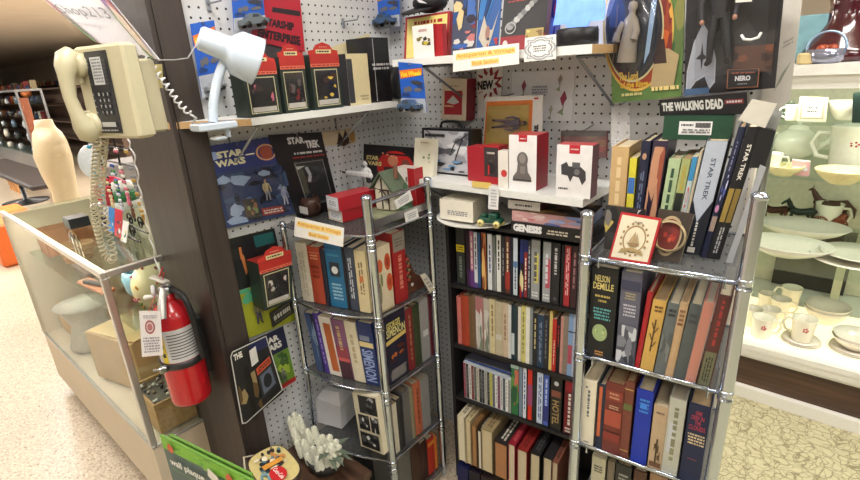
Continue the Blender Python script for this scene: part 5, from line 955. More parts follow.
fr = F(*[atp(x_, y_, RP+rn*.055, RA) for x_, y_ in ((650, 253), (680, 257), (692, 218), (656, 212))]); fr.p[0].z = fr.p[1].z = RZ0; fr = F(fr.p[0], fr.p[1], fr.p[2]+rn*.03, fr.p[3]+rn*.03); r = pack('window_box', fr, .012, 'dark card box holding a round red ornament', 'boxed ornament', (56, 46, 38), (150, 140, 110), (170, 160, 130)); a = Art(fr); a.ring(.46, .5, .38, .40, .15, (170, 150, 116)); a.ell(.46, .5, .32, .34, (110, 36, 28)); a.blobs(.25, .3, .68, .7, [(170, 50, 36), (130, 30, 26), (190, 80, 50)], 8, 3, .3); a.done(r)
b = B(); b.lathe([(.028, 0), (.033, .003), (.033, .008), (.029, .010)], fr.pt(.46, .5, .001), mat((176, 158, 120), .3, .3), 30, fr.n); obj('ornament_rim', b, r)
# papers and dark sleeve at the top right of the rack
fr = F(*[atp(x_, y_, RT-rn*.02+ru*0, RA) for x_, y_ in ((748, 168), (765, 168), (776, 131), (760, 127))]); b = B(); fr.slab(b, mat((26, 26, 28), .4), .14); r = obj('hardback_book', b, None, 'short black book jutting at the right end of top row', 'book')
for i, (q, cc, ds) in enumerate(((((738, 120), (765, 128), (777, 104), (752, 99)), (206, 202, 190), 'cream sheet lying over the tall books'), (((757, 127), (776, 131), (783, 112), (764, 104)), (150, 152, 150), 'grey booklet lying at the far right over tall books'))):
    fr = F(*[atp(x_, y_, RT-rn*(.02-.02*i), RA) for x_, y_ in q]); card('loose_paper', fr, .002, cc, ds, 'paper')
fr = F(*[atp(x_, y_, RP+rn*.10, RA) for x_, y_ in ((726, 262), (732, 264), (766, 168), (760, 165))]); fr.p[0].z = fr.p[1].z = RZ0; card('comic_book', fr, .006, (160, 162, 166), 'white edged comic leaning right of the tall black book', 'magazine')
# boxes lying over the books: black lettered box and green box
BX = RP+rn*.17
fr = F(*[atp(x_, y_, BX, RA) for x_, y_ in ((662, 141), (732, 139), (733, 115), (664, 117))]); fr = squared(fr); r = pack('toy_box', fr, .10, 'dark green box with white barcode label on the books', 'box', (34, 70, 52), (26, 56, 42), (28, 60, 46)); a = Art(fr); a.rect(.24, .22, .72, .78, (226, 226, 226)); a.dash(.27, .55, .45, .7, (70, 70, 70), 1); a.rect(.48, .52, .7, .72, (120, 120, 120)); [a.rect(.49+.02*i, .52, .498+.02*i, .72, (30, 30, 30)) for i in range(10)]; a.dash(.27, .28, .7, .48, (110, 110, 110), 2); a.done(r)
fr = F(*[atp(x_, y_, BX+rn*.02, RA) for x_, y_ in ((660, 116), (748, 114), (747, 92), (659, 100))]); r = pack('figure_box', fr, .07, 'black box with grey horror lettering above green box', 'box', (26, 24, 26), (44, 40, 40), (60, 56, 56)); a = Art(fr); a.text('THE WALKING DEAD', .03, .28, .74, .80, (196, 196, 190), fat=.05); a.rect(.76, .5, .96, .72, (110, 40, 44)); a.dash(.78, .52, .94, .7, (190, 180, 180), 1); a.done(r)
BB = at(655, 150, y=1.32)
# ---------------------------------------------------------------- big hanging packs top right
PY = 1.285
fr = quad([(610, -22), (686, -26), (681, 97), (612, 103)], y=PY)
r = card('carded_figure', fr, .004, (84, 116, 60), 'green fantasy pack with oval window and robed figure', 'toy', m=mat((88, 118, 62), .35, 0, .25, 25))
a = Art(fr); a.blobs(.62, .1, 1, 1, [(90, 110, 60), (130, 130, 70), (60, 90, 50)], 10, 3, .3); a.ell(.38, .58, .50, .50, (206, 170, 80), 36); a.ell(.38, .58, .475, .475, (150, 60, 34), 36); a.blobs(.55, .3, .86, .95, [(190, 90, 40), (120, 40, 30), (214, 160, 70)], 9, 5, .25); a.ell(.33, .60, .42, .44, (200, 190, 140), 36); a.ell(.33, .60, .40, .42, (34, 40, 50), 36)
a.poly([(.48, .3), (.56, .4), (.66, .85), (.58, .8)], (150, 180, 210)); a.text('The Lord', .12, .18, .40, .25, (220, 180, 70), fat=.04); a.text('of the Rings', .14, .10, .55, .17, (214, 170, 60), fat=.04); a.dash(.16, .04, .46, .08, (190, 180, 120), 1); a.poly([(.58, .1), (.9, .1), (.96, .36), (.82, .42), (.7, .42), (.62, .3)], (170, 150, 110)); a.poly([(.62, .3), (.68, .5), (.76, .5), (.8, .3)], (60, 44, 40)); a.dash(.6, .06, .98, .12, (220, 200, 130), 1); a.done(r)
b = B(); q = fr.pt(.25, .33, .012); RB = mat((156, 146, 130), .8, 0, .1, 90)
b.lathe([(.022, 0), (.020, .04), (.015, .08), (.016, .095), (.008, .105), (.007, .112), (.011, .12), (.009, .132), (0, .136)], q, RB, 18, (0.05, 0, 1)); b.tube([q+V((-.012, -.003, .09)), q+V((-.022, -.010, .068)), q+V((-.024, -.014, .048))], [.008, .008, .010], RB, 8); b.tube([q+V((.014, -.003, .09)), q+V((.022, -.010, .068)), q+V((.018, -.014, .05))], [.008, .008, .009], RB, 8); b.tube([q+V((-.027, -.016, .0)), q+V((-.024, -.014, .13))], .002, mat((90, 70, 50)), 6); obj('figure', b, r, 'grey robed toy figure with staff')
dome = B(); n_ = 28; rings = []
for k, (s_, h_) in enumerate(((1, .001), (.97, .02), (.86, .035), (.6, .044), (.0, .047))): rings.append([fr.pt(.33+.41*s_*math.cos(2*PI*i/n_), .60+.43*s_*math.sin(2*PI*i/n_), h_) for i in range(n_)])
dome.add([p for r_ in rings for p in r_], [(k*n_+i, k*n_+(i+1) % n_, (k+1)*n_+(i+1) % n_, (k+1)*n_+i) for k in range(4) for i in range(n_)], BLISTER, True); obj('blister', dome, r)
b = B(); q = fr.pt(.5, 1, -.002); b.tube([q, V((q.x, WY-.001, q.z+.01))], .0022, WIRE, 6); obj('peg_hook', b, r)
fr = quad([(687, -22), (786, -28), (775, 88), (684, 96)], y=PY-.01)
r = card('carded_figure', fr, .004, (46, 44, 46), 'large clear pack with dark suited figure and silver emblem', 'toy', None, None, .3)
a = Art(fr); a.blobs(0, 0, .98, .98, [(60, 58, 60), (34, 32, 34), (50, 46, 46)], 10, 3, .3); a.rect(.55, .16, .95, .40, (96, 66, 56)); a.blobs(.55, .16, .95, .4, [(130, 80, 60), (60, 46, 44)], 5, 3, .3)
E_ = [(.02, .0), (.03, .22), (.10, .46), (.20, .62), (.30, .50), (.36, .30), (.36, .10), (.30, .04), (.24, .16), (.14, .12)]; a.poly(E_, (176, 180, 188)); a.poly([(u_*.9+.02, v_*.93+.03) for u_, v_ in E_], (158, 162, 172)); a.poly([(.20, .46), (.215, .36), (.27, .32), (.215, .31), (.20, .22), (.185, .31), (.13, .32), (.185, .36)], (34, 34, 38)); a.rect(0, 0, .3, .06, (70, 96, 130)); a.done(r)
fg = figure(fr, .40, .26, .20, (190, 140, 116), (44, 44, 50), (34, 34, 38), h=.016); obj('figure', fg, r, 'toy figure in plain black suit')
bl = bubble(fr, .12, .10, .97, .99, .045, BLISTER, .08); obj('blister', bl, r)
f2 = F(fr.pt(.50, .03, .012), fr.pt(.84, .02, .012), fr.pt(.84, .20, .012), fr.pt(.50, .21, .012)); b = B(); f2.slab(b, mat((40, 38, 38)), .002); c = obj('name_plate', b, r); a = Art(f2); a.ring(.5, .5, .69, .66, .05, (170, 110, 80), 4, PI/4, 2*PI+PI/4); a.text('NERO', .26, .38, .74, .64, (220, 220, 220), fat=.05); a.dash(.35, .18, .65, .28, (150, 150, 150), 1); a.dash(.15, .72, .85, .84, (160, 90, 70), 1); a.done(c)
f2 = F(fr.pt(.58, .76, .048), fr.pt(.74, .76, .048), fr.pt(.74, .93, .048), fr.pt(.58, .93, .048)); b = B(); f2.slab(b, mat((226, 224, 214)), .001); c = obj('price_sticker', b, r); a = Art(f2); a.dash(.1, .3, .9, .8, (150, 150, 150), 3); a.done(c)
b = B(); b.tube([fr.pt(.66, .49, .047), fr.pt(.69, .455, .052), fr.pt(.76, .445, .054), fr.pt(.83, .46, .05), fr.pt(.85, .50, .047)], .0028, mat((232, 232, 232), .2), 8); obj('clip', b, r, 'white curved clip')
b = B(); q = fr.pt(.5, 1, -.002); b.tube([q, V((q.x, WY-.001, q.z+.01))], .0022, WIRE, 6); obj('peg_hook', b, r)
# paper sheet taped on the wall end
fr = quad([(776, -18), (805, -22), (790, 100), (758, 128)], y=WY-.024); r = card('note_sheet', fr, .001, (214, 210, 202), 'tall pale sheet with faded flower taped at wall end', 'paper'); a = Art(fr); flower(a, .3, .62, 1.0, (150, 60, 70)); a.dash(.5, .5, .9, .56, (170, 160, 160), 2); a.poly([(.4, .2), (.6, .3), (.9, .36), (.6, .24)], (150, 156, 140)); a.done(r)
# clear cd wallet / grey bag at left of right rack
fr = F(at(611, 150, y=1.30), at(630, 147, y=1.30), at(629, 104, y=1.34), at(611, 107, y=1.34)); r = card('clear_bag', fr, .004, (150, 152, 150), 'empty clear plastic pouch hanging left of the green box', 'bag', m=WRAP)
b = B(); q = fr.pt(.5, 1, 0); b.tube([q, V((q.x, WY-.001, q.z+.01))], .002, WIRE, 6); obj('peg_hook', b, r)
# ---------------------------------------------------------------- lit china cabinet (right)
HX0, HX1, HY0, HY1 = -.62, 1.3, 2.33, 3.14; HD = .283
t = thing('china_cabinet', (.34, 2.73, 0), 'white lit cabinet with glass shelves of china', 'display case')
WM = mat((232, 230, 222), .45, 0, .03)
b = B(); b.box((HX0, HY0+.02, 0), (HX1, HY1, HD-.09), WOODD); obj('base', b, t, 'dark brown wood lower panel')
b = B(); b.box((HX0, HY0-.01, 0), (HX1, HY0+.02, .055), WM); obj('bottom_trim', b, t)
b = B(); b.box((HX0, HY0-.012, HD-.062), (HX1, HY0+.02, HD-.0005), WM); b.box((HX0, HY0-.018, HD-.03), (HX1, HY0-.012, HD-.004), WM); obj('ledge_trim', b, t)
b = B(); b.box((HX0, HY0+.0205, HD-.089), (HX1, HY1, HD-.003), WM); obj('deck', b, t)
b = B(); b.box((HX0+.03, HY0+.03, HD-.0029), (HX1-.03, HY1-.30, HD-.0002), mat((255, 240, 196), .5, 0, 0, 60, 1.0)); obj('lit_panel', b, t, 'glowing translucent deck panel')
b = B(); b.box((HX0, HY1-.02, HD), (HX1, HY1, 1.38), mat((214, 208, 184), .6)); obj('back_panel', b, t)
b = B(); b.box((HX0, HY0, HD), (HX0+.02, HY1-.02, 1.38), WM); b.box((HX1-.02, HY0, HD), (HX1, HY1-.02, 1.38), WM); obj('side_panel', b, t)
b = B(); b.box((HX0, HY0-.01, 1.385), (HX1, HY1, 1.447), WM); b.box((HX0, HY0-.022, 1.41), (HX1, HY0-.01, 1.447), WM); b.box((HX0, HY0-.008, 1.362), (HX1, HY0+.004, 1.3849), WM); obj('top', b, t)
HS = [.640, 1.026, 1.235]
for z in HS: b = B(); b.box((HX0+.021, HY0+.03, z-.008), (HX1-.021, HY1-.021, z), SHELFGLASS); obj('glass_shelf', b, t)
for z in (1.374,):
    b = B(); b.box((HX0+.03, HY0+.012, z), (HX1-.03, HY0+.026, z+.010), mat((255, 246, 214), .5, 0, 0, 60, 4)); obj('light_strip', b, t)
area('cabinet_lamp', (.34, HY0+.06, 1.372), 1.8, .05, 8, (.96, 1, .90), (math.radians(20), 0, 0))
b = B(); b.box((-.19, HY1-.05, HD+.0008), (.12, HY1-.03, .62), mat((62, 58, 54), .7, 0, .2, 20)); obj('dark_picture', b, None, 'dark framed picture standing behind the cups', 'picture')
CH = mat((238, 232, 214), .22, 0, .02, 60, 0, .4); CHP = mat((232, 224, 210), .22, 0, .05, 60, 0, .4)
def mug(p, s=1., ang=0, label='', cat='mug', group=None, m=CH, print_=None):
    s *= 1.22; b = B(); p = V(p); b.lathe([(0, 0), (.028*s, 0), (.030*s, .004), (.0315*s, .04*s), (.036*s, .078*s), (.037*s, .082*s), (.0335*s, .081*s), (.029*s, .04*s), (.026*s, .008), (0, .007)], p, m, 24); r = obj('mug', b, None, label, cat, group)
    u_ = V((math.cos(ang), math.sin(ang), 0)); b = B(); b.tube([p+u_*.031*s+V((0, 0, .066*s)), p+u_*.052*s+V((0, 0, .066*s)), p+u_*.060*s+V((0, 0, .045*s)), p+u_*.050*s+V((0, 0, .022*s)), p+u_*.030*s+V((0, 0, .018*s))], .0045*s, m, 8); obj('handle', b, r)
    if print_: b = B(); [b.ball(p+V((.006*math.cos(k*1.3)*s+.01, -.0325*s, .05*s+.008*math.sin(k*1.3))), .004, .002, .004, mat(print_), 8, 5) for k in range(5)]; obj('flower_print', b, r)
    return r
def dep(px, py, z): return at(px, py, z=z)
gm = 'cream mugs on the lower deck of the china cabinet'
for i, (px, py, s, a_, ds) in enumerate(((760, 336, 1.0, .3, 'cream mug with small flower, front left of cabinet deck'), (768, 326, .9, .4, 'cream mug directly behind the front left mug'), (778, 316, .95, .3, 'cream mug in the middle of the mug cluster'), (765, 309, .9, .5, 'cream mug at rear left of the mug cluster'), (789, 305, 1.0, 2.9, 'tall cream mug at rear right of the mug cluster'), (752, 325, .9, .4, 'cream mug half hidden behind the chrome pole'))):
    mug(dep(px, py, HD+.0005), s, a_, ds, group=gm, print_=(190, 60, 70) if i == 0 else None)
def saucer(p, r_, label, h=.012, m=CHP, cat='saucer', name='saucer', group=None):
    b = B(); b.lathe([(0, 0), (r_*.55, 0), (r_*.6, .003), (r_, h), (r_*1.0, h+.002), (r_*.58, .006), (0, .005)], p, m, 32); return obj(name, b, None, label, cat, group)
p = dep(800, 343, HD+.0005)
for i in range(3): saucer(p+V((0, 0, .0065*i)), .073-.002*i, ('lowest', 'middle', 'top')[i]+' cream saucer under the single front mug', group='saucers stacked under the front mug')
mug(p+V((0, 0, .019)), 1.05, 2.9, 'cream mug with rose standing on stacked saucers', print_=(190, 50, 70))
def bowl(p, r_, h, label, m=CHP, name='bowl', cat='bowl', group=None, sx=1):
    b = B(); b.lathe([(0, 0), (r_*.45, 0), (r_*.5, .004), (r_*.8, h*.5), (r_, h), (r_*.98, h+.002), (r_*.76, h*.5), (r_*.42, .008), (0, .007)], (0, 0, 0), m, 36); b.v = [V((q.x*sx, q.y, q.z))+V(p) for q in b.v]; return obj(name, b, None, label, cat, group)
p = dep(852, 352, HD+.0005)
for i in range(3): saucer(p+V((0, 0, .007*i)), .082-.002*i, ('lowest', 'middle', 'top')[i]+' cream plate under the right hand bowls', m=CHP, cat='plate', name='plate', group='plates stacked under the right bowls')
bowl(p+V((0, 0, .022)), .080, .05, 'cream bowl with pink flowers, lower one at right'); bowl(p+V((0, 0, .036)), .079, .05, 'cream bowl nested inside lower right bowl')
p = dep(824, 322, HD+.0005); bowl(p, .088, .075, 'large cream bowl behind the saucers, lower of two'); bowl(p+V((0, 0, .016)), .087, .075, 'large cream bowl behind the saucers, upper of two')
b = B(); q = dep(833, 300, HD+.0005); b.box(q+V((-.015, 0, 0)), q+V((.02, .01, .26)), mat((206, 200, 170))); obj('perforated_strip', b, None, 'pale perforated upright strip behind the bowls', 'bracket')
z = HS[0]+.0005
bowl(dep(784, 254, z), .13, .055, 'cream oval serving bowl in front on middle shelf', sx=1.35); bowl(dep(800, 236, z), .13, .06, 'patterned serving bowl behind the front one', sx=1.45)
saucer(dep(852, 262, z), .15, 'wide flat cream platter at right of middle shelf', .018, CHP, 'platter', 'platter'); saucer(dep(856, 261, z)+V((0, 0, .021)), .13, 'cream platter lying on the wider platter', .018, CHP, 'platter', 'platter')
mug(dep(812, 228, z)+V((.05, .03, 0)), 1.3, .3, 'tall cream pitcher holding the leaning horse figurine', 'pitcher')
bowl(dep(757, 250, z)+V((-.02, .02, -.0)), .04, .03, 'small yellow glass dish at left of middle shelf', mat((206, 210, 110), .1)) if False else None
def horse(o_, L, m, label, group=None, ang=0):
    o_ = V(o_); u_ = V((math.cos(ang), math.sin(ang), 0)); w_ = V((-u_.y, u_.x, 0))
    def P(x, y, z_): return o_+u_*x*L+w_*y*L+V((0, 0, z_*L))
    b = B(); b.tube([P(-.45, 0, .62), P(-.36, 0, .68), P(-.15, 0, .64), (P(.1, 0, .62)), P(.3, 0, .68), P(.38, 0, .74)], [.09*L, .15*L, .14*L, .145*L, .14*L, .09*L], m, 12)
    b.tube([P(.28, 0, .72), P(.42, 0, .92), P(.50, 0, 1.08)], [.11*L, .08*L, .06*L], m, 10); b.tube([P(.47, 0, 1.08), P(.58, 0, 1.02), P(.70, 0, .92)], [.06*L, .055*L, .035*L], m, 10)
    for s_ in (-1, 1):
        b.tube([P(.48, .03*s_, 1.12), P(.47, .035*s_, 1.2)], [.02*L, .004*L], m, 6)
        k = .06*s_
        b.tube([P(.30, .07*s_, .62), P(.32+k, .07*s_, .36), P(.30+k, .07*s_, .32), P(.31+k*1.4, .07*s_, .06), P(.34+k*1.4, .07*s_, .0)], [.065*L, .035*L, .035*L, .025*L, .035*L], m, 8)
        b.tube([P(-.36, .07*s_, .62), P(-.30-k, .07*s_, .45), P(-.42-k, .07*s_, .32), P(-.38-k, .07*s_, .06), P(-.35-k, .07*s_, 0)], [.09*L, .055*L, .035*L, .026*L, .036*L], m, 8)
    b.tube([P(-.46, 0, .68), P(-.58, 0, .56), P(-.6, 0, .3)], [.03*L, .04*L, .01*L], m, 8)
    b.tube([P(.3, 0, .84), P(.38, 0, 1.0), P(.46, 0, 1.14)], [.03*L, .035*L, .02*L], m, 6)
    return obj('horse_figurine', b, None, label, 'figurine', group)
BZ = mat((76, 46, 34), .3, .6, .15); BZ2 = mat((44, 52, 46), .3, .6, .15)
q = dep(772, 225, z); q2 = V((q.x, q.y, z+.0)); horse(q2, .13, BZ, 'brown bronze horse figurine leading on the middle shelf', None, PI+.3); horse(q2+V((.11, .02, 0)), .13, BZ2, 'dark green bronze horse figurine behind brown horse', None, PI+.3)
b = B(); q3 = q2+V((.22, .05, 0)); CM = mat((130, 70, 44), .4, .5, .1); b.tube([q3+V((-.04, 0, .06)), q3+V((0, 0, .045)), q3+V((.05, 0, .05)), q3+V((.065, 0, .085))], [.02, .03, .03, .012], CM, 10)
for sx in (-.03, .045): b.lathe([(.03, -.002), (.036, -.002), (.036, .002), (.03, .002), (.03, -.002)], q3+V((sx, -.035, .0365)), CM, 20, (0, 1, 0)); [b.tube([q3+V((sx, -.035, .0365)), q3+V((sx+.033*math.cos(t_), -.035, .0365+.033*math.sin(t_)))], .0015, CM, 5) for t_ in [PI*i/4 for i in range(8)]]
obj('carriage_figurine', b, None, 'small bronze carriage behind the two horse figurines', 'figurine')
q = dep(826, 225, z); horse(q, .17, mat((92, 62, 48), .35, .3, .1), 'larger brown horse figurine at right of middle shelf', None, PI-.1)
bowl(V((-.33, 3.03, z)), .07, .12, 'round pale teapot bowl behind bronze horses')
bowl(dep(880, 240, z), .07, .20, 'deep cream crock at far right of middle shelf')
z = HS[1]+.0005
def teapot(p, s, label, m):
    b = B(); p = V(p); b.lathe([(0, 0), (.04*s, 0), (.06*s, .02*s), (.072*s, .05*s), (.062*s, .085*s), (.036*s, .105*s), (0, .105*s)], p, m, 28); r = obj('teapot', b, None, label, 'teapot')
    b = B(); b.lathe([(.036*s, .104*s), (.03*s, .116*s), (.008*s, .122*s), (.009*s, .132*s), (0, .138*s)], p, m, 20); obj('lid', b, r)
    b = B(); b.tube([p+V((.06*s, 0, .04*s)), p+V((.09*s, 0, .06*s)), p+V((.11*s, 0, .10*s))], [.016*s, .011*s, .008*s], m, 10); obj('spout', b, r)
    b = B(); b.tube([p+V((-.058*s, 0, .085*s)), p+V((-.09*s, 0, .095*s)), p+V((-.10*s, 0, .06*s)), p+V((-.065*s, 0, .03*s))], .006*s, m, 8); obj('handle', b, r); return r
teapot(dep(797, 160, z)+V((-.02, .07, 0)), 1.25, 'white teapot with lid on upper glass shelf', CH)
mug(dep(846, 168, z)+V((.0, .0, 0)), 1.75, PI, 'large white jug with red flowers on upper shelf', 'jug', m=CHP, print_=(180, 60, 60))
mug(dep(770, 172, z), .8, .2, 'small white cup at left of upper glass shelf', 'cup')
bowl(dep(782, 176, z)+V((0, .02, 0)), .07, .04, 'pale yellow bowl in front of the teapot', mat((222, 214, 160), .25)); bowl(dep(840, 184, z)+V((0, .02, 0)), .085, .05, 'yellow tinted glass bowl at front of upper shelf', mat((220, 208, 150), .2))
fr = F(*[at(x_, y_, y=2.40) for x_, y_ in ((789, 178), (808, 180), (810, 162), (792, 160))]); dz = z-min(fr.p[0].z, fr.p[1].z); fr.p[0].z = fr.p[1].z = z; r = pack('pink_box', fr, .03, 'pink and white small box in middle of upper shelf', 'box', (222, 170, 176), (214, 190, 190), (226, 214, 206)); a = Art(fr); a.rect(.1, .35, .9, .6, (226, 226, 236)); a.done(r)
z = HS[2]+.0005
fr = F(*[at(x_, y_, y=2.42) for x_, y_ in ((797, 118), (826, 120), (828, 98), (800, 97))]); fr.p[0].z = fr.p[1].z = z; r = pack('ceramic_clock', fr, .04, 'square cream ceramic clock on top glass shelf', 'clock', (206, 196, 172), (190, 180, 150), (190, 176, 140)); a = Art(fr); a.ring(.5, .5, .58, .56, .12, (170, 156, 124), 4, PI/4, 2*PI+PI/4); a.rect(.18, .18, .82, .82, (226, 222, 206)); a.dash(.3, .35, .7, .65, (90, 90, 90), 2); a.done(r)
mug(at(793, 110, y=2.45)*1-V((0, 0, at(793, 110, y=2.45).z-z)), .6, PI, 'tiny cream cup left of the ceramic clock', 'cup'); bowl(V((at(845, 110, y=2.5).x, 2.5, z)), .06, .07, 'plain white bowl right of the clock')
fr = F(*[at(x_, y_, y=2.40) for x_, y_ in ((852, 122), (862, 122), (864, 92), (853, 94))]); fr.p[0].z = fr.p[1].z = z; r = pack('dark_box', fr, .06, 'dark green box at far right of top glass shelf', 'box', (26, 44, 38))
mug(V((at(783, 120, y=2.5).x, 2.5, z)), .7, .4, 'small clear glass cup at left of top shelf', 'cup', m=SHELFGLASS)
# on top of the cabinet
zz = 1.4475; DR = mat((66, 22, 30), .12, 0, .1, 60, 0, .6)
p = at(838, 58, y=2.62); p.z = zz; b = B(); b.lathe([(0, 0), (.13, 0), (.14, .01), (.12, .05), (.085, .10), (.06, .15), (.055, .2), (.07, .26), (.06, .265), (0, .25)], p, DR, 36); obj('glass_vase', b, None, 'big dark red glass vase on top of the cabinet', 'vase')
p = at(824, 60, y=2.38); p.z = zz; b = B(); b.lathe([(0, 0), (.045, 0), (.055, .012), (.06, .05), (.055, .05), (.045, .012), (0, .01)], p, mat((150, 152, 170), .1, .6), 24); r = obj('glass_basket', b, None, 'small clear basket in front of red vase', 'basket')
b = B(); b.tube([p+V((.057*math.cos(t_), 0, .05+.06*math.sin(t_))) for t_ in [PI*i/14 for i in range(15)]], .004, mat((160, 190, 220), .1, .4), 8); obj('handle', b, r); b = B(); [b.ball(p+V((.02*math.cos(k*2), .02*math.sin(k*2), .05)), .016, .016, .016, mat((160, 70, 40), .3), 10, 6) for k in range(5)]; obj('sweets', b, r, 'reddish brown round contents')
p = at(805, 62, y=2.36); p.z = zz; b = B(); b.bbox(p+V((0, 0, .02)), (.05, .05, .04), mat((200, 180, 130)), .2, .006); obj('cream_block', b, None, 'cream soap block left of the glass basket', 'soap')
p = at(811, 30, y=2.60); p.z = zz; b = B(); b.bbox(p+V((0, 0, .09)), (.10, .03, .18), mat((120, 160, 170), .3, 0, .3, 20), 0, .004); obj('picture_frame', b, None, 'pale blue framed picture left of the red vase', 'picture')
p = at(855, 10, y=2.45); p.z = zz+.0
b = B(); b.bbox(V((.10, 2.70, zz+.17)), (.16, .04, .34), mat((70, 120, 170), .4), 0, .004); obj('blue_box', b, None, 'blue upright box behind the red vase', 'box')
# ---------------------------------------------------------------- wall telephone on the post
BG = mat((198, 190, 158), .4, 0, .03, 60, 0, .2); BG2 = mat((182, 174, 144), .45, 0, .03)
TA = math.radians(14); T0 = V((-1.10, .40, 0)); tu = V((math.cos(TA), math.sin(TA), 0)); tn = V((-math.sin(TA), math.cos(TA), 0))
def tp(px, py): return atp(px, py, T0, TA)
pt_ = thing('wall_telephone', at(120, 139, y=.5), 'beige push button wall telephone mounted on the dark post', 'telephone')
R1 = tp(124, 40); L1 = tp(75, 47); R0 = tp(133, 139); L0_ = tp(83, 138)
zb, ztp = (R0.z+L0_.z)/2, (R1.z+L1.z)/2; ur = ((R1-T0).dot(tu)+(R0-T0).dot(tu))/2; ul = ((L1-T0).dot(tu)+(L0_-T0).dot(tu))/2
def TB(u, d, z): p = T0+tu*u+tn*d; return V((p.x, p.y, z))
def tbody(b, u0, u1, d0, d1, z0, z1, m, bev=.006, slope=0):
    vs = []
    for (zz_, k) in ((z0, bev), (z0+bev, 0), (z1-bev, 0), (z1, bev)):
        dd = slope*(zz_-z0)/(z1-z0)
        for (u_, d_) in ((u0+k+bev, d0+k+dd), (u1-k-bev, d0+k+dd), (u1-k, d0+k+bev+dd), (u1-k, d1-k-bev), (u1-k-bev, d1-k), (u0+k+bev, d1-k), (u0+k, d1-k-bev), (u0+k, d0+k+bev+dd)): vs.append(TB(u_, d_, zz_))
    fs = [tuple(range(7, -1, -1)), tuple(range(24, 32))]
    for r_ in range(3):
        for i in range(8): j = (i+1) % 8; fs.append((r_*8+i, r_*8+j, r_*8+8+j, r_*8+8+i))
    b.add(vs, fs, m)
HW_ = (ur-ul)
b = B(); tbody(b, ul-.0, ur, 0, .042, zb, ztp, BG, .006, .008); obj('body', b, pt_)
b = B(); tbody(b, ul+HW_*.4, ur-HW_*.12, .0425, .088, zb+.006, ztp-.03, BG2, .005); obj('mounting_box', b, pt_)
b = B(); tbody(b, ul+.006, ul+HW_*.20, -.010, -.0006, ztp-.075, ztp-.02, BG2, .003); tbody(b, ul+.006, ul+HW_*.20, -.010, -.0006, zb+.02, zb+.06, BG2, .003); obj('cradle', b, pt_)
# number panel
f1 = F(TB(ul+HW_*.27, -.0005, zb+.012), TB(ul+HW_*.70, -.0005, zb+.012), TB(ul+HW_*.70, .0065, ztp-.012), TB(ul+HW_*.27, .0065, ztp-.012))
b = B(); f1.slab(b, mat((40, 40, 46), .35), -.0015); c = obj('number_panel', b, pt_, 'dark panel with keys and white name card')
f1 = F(*[p+f1.n*.0016 for p in f1.p]); a = Art(f1); a.rect(.22, .60, .72, .93, (206, 208, 210)); a.dash(.26, .62, .68, .92, (120, 120, 124), 8); [a.rect(.06, .60+.045*i, .17, .625+.045*i, (70, 70, 76)) for i in range(7)]; [a.rect(.78, .60+.045*i, .92, .625+.045*i, (70, 70, 76)) for i in range(7)]
a.rect(.2, .08, .84, .14, (190, 190, 186)); a.dash(.1, .02, .9, .05, (170, 170, 170), 1)
for j in range(4): a.rect(.06, .25+.075*j, .14, .27+.075*j, (150, 150, 150))
a.done(c)
for j, rowk in enumerate(('*0#', '789', '456', '123')):
    for i, ch in enumerate(rowk):
        u0 = .28+.2*i; v0 = .235+.075*j; b = B(); q = F(f1.pt(u0, v0, .002), f1.pt(u0+.14, v0, .002), f1.pt(u0+.14, v0+.05, .002), f1.pt(u0, v0+.05, .002)); q.slab(b, mat((54, 54, 60), .4), .002); kk = obj('key', b, c)
        a = Art(q); a.text(ch, .3, .15, .75, .85, (210, 210, 210)); a.done(kk, 'digit')
# handset
b = B(); uh = ul+HW_*.17; hz = (ztp-.012, zb+.004); pts = []; rad = []
for k_, (tt, dd, rr_) in enumerate(((0, .004, .016), (.06, -.008, .0215), (.16, -.014, .0215), (.26, -.019, .016), (.5, -.024, .0125), (.72, -.019, .014), (.84, -.012, .022), (.95, -.006, .023), (1, .004, .015))): pts.append(TB(uh, dd-.012, hz[0]+(hz[1]-hz[0])*tt)); rad.append(rr_)
b.tube(pts, rad, BG, 14)
for zz_ in (hz[0]-.024, hz[1]+.026): b.lathe([(0, 0), (.024, 0), (.026, .008), (.020, .026), (0, .026)], TB(uh, -.012, zz_), BG, 20, tn)
obj('handset', b, pt_)
b = B(); s0 = TB(uh+.01, -.01, zb-.001); s1 = at(94, 205, y=.35); s2 = at(104, 252, y=.36); s3 = at(114, 256, y=.37); s4 = at(102, 200, y=.38); s5 = TB(ul+HW_*.1, .02, zb+.002)
CB = mat((196, 188, 158), .5); helix(smoothpath([s0, s1, s2, s3, s4, s5], 5), .0075, 62, .0019, CB, b, 6, 9); obj('coiled_cord', b, pt_)
# yellow note on phone side
fr = quad([(141, 65), (162, 64), (163, 88), (143, 88)], y=.50); card('sticky_note', fr, .0005, (206, 192, 124), 'yellow sticky note right of the wall telephone', 'note')
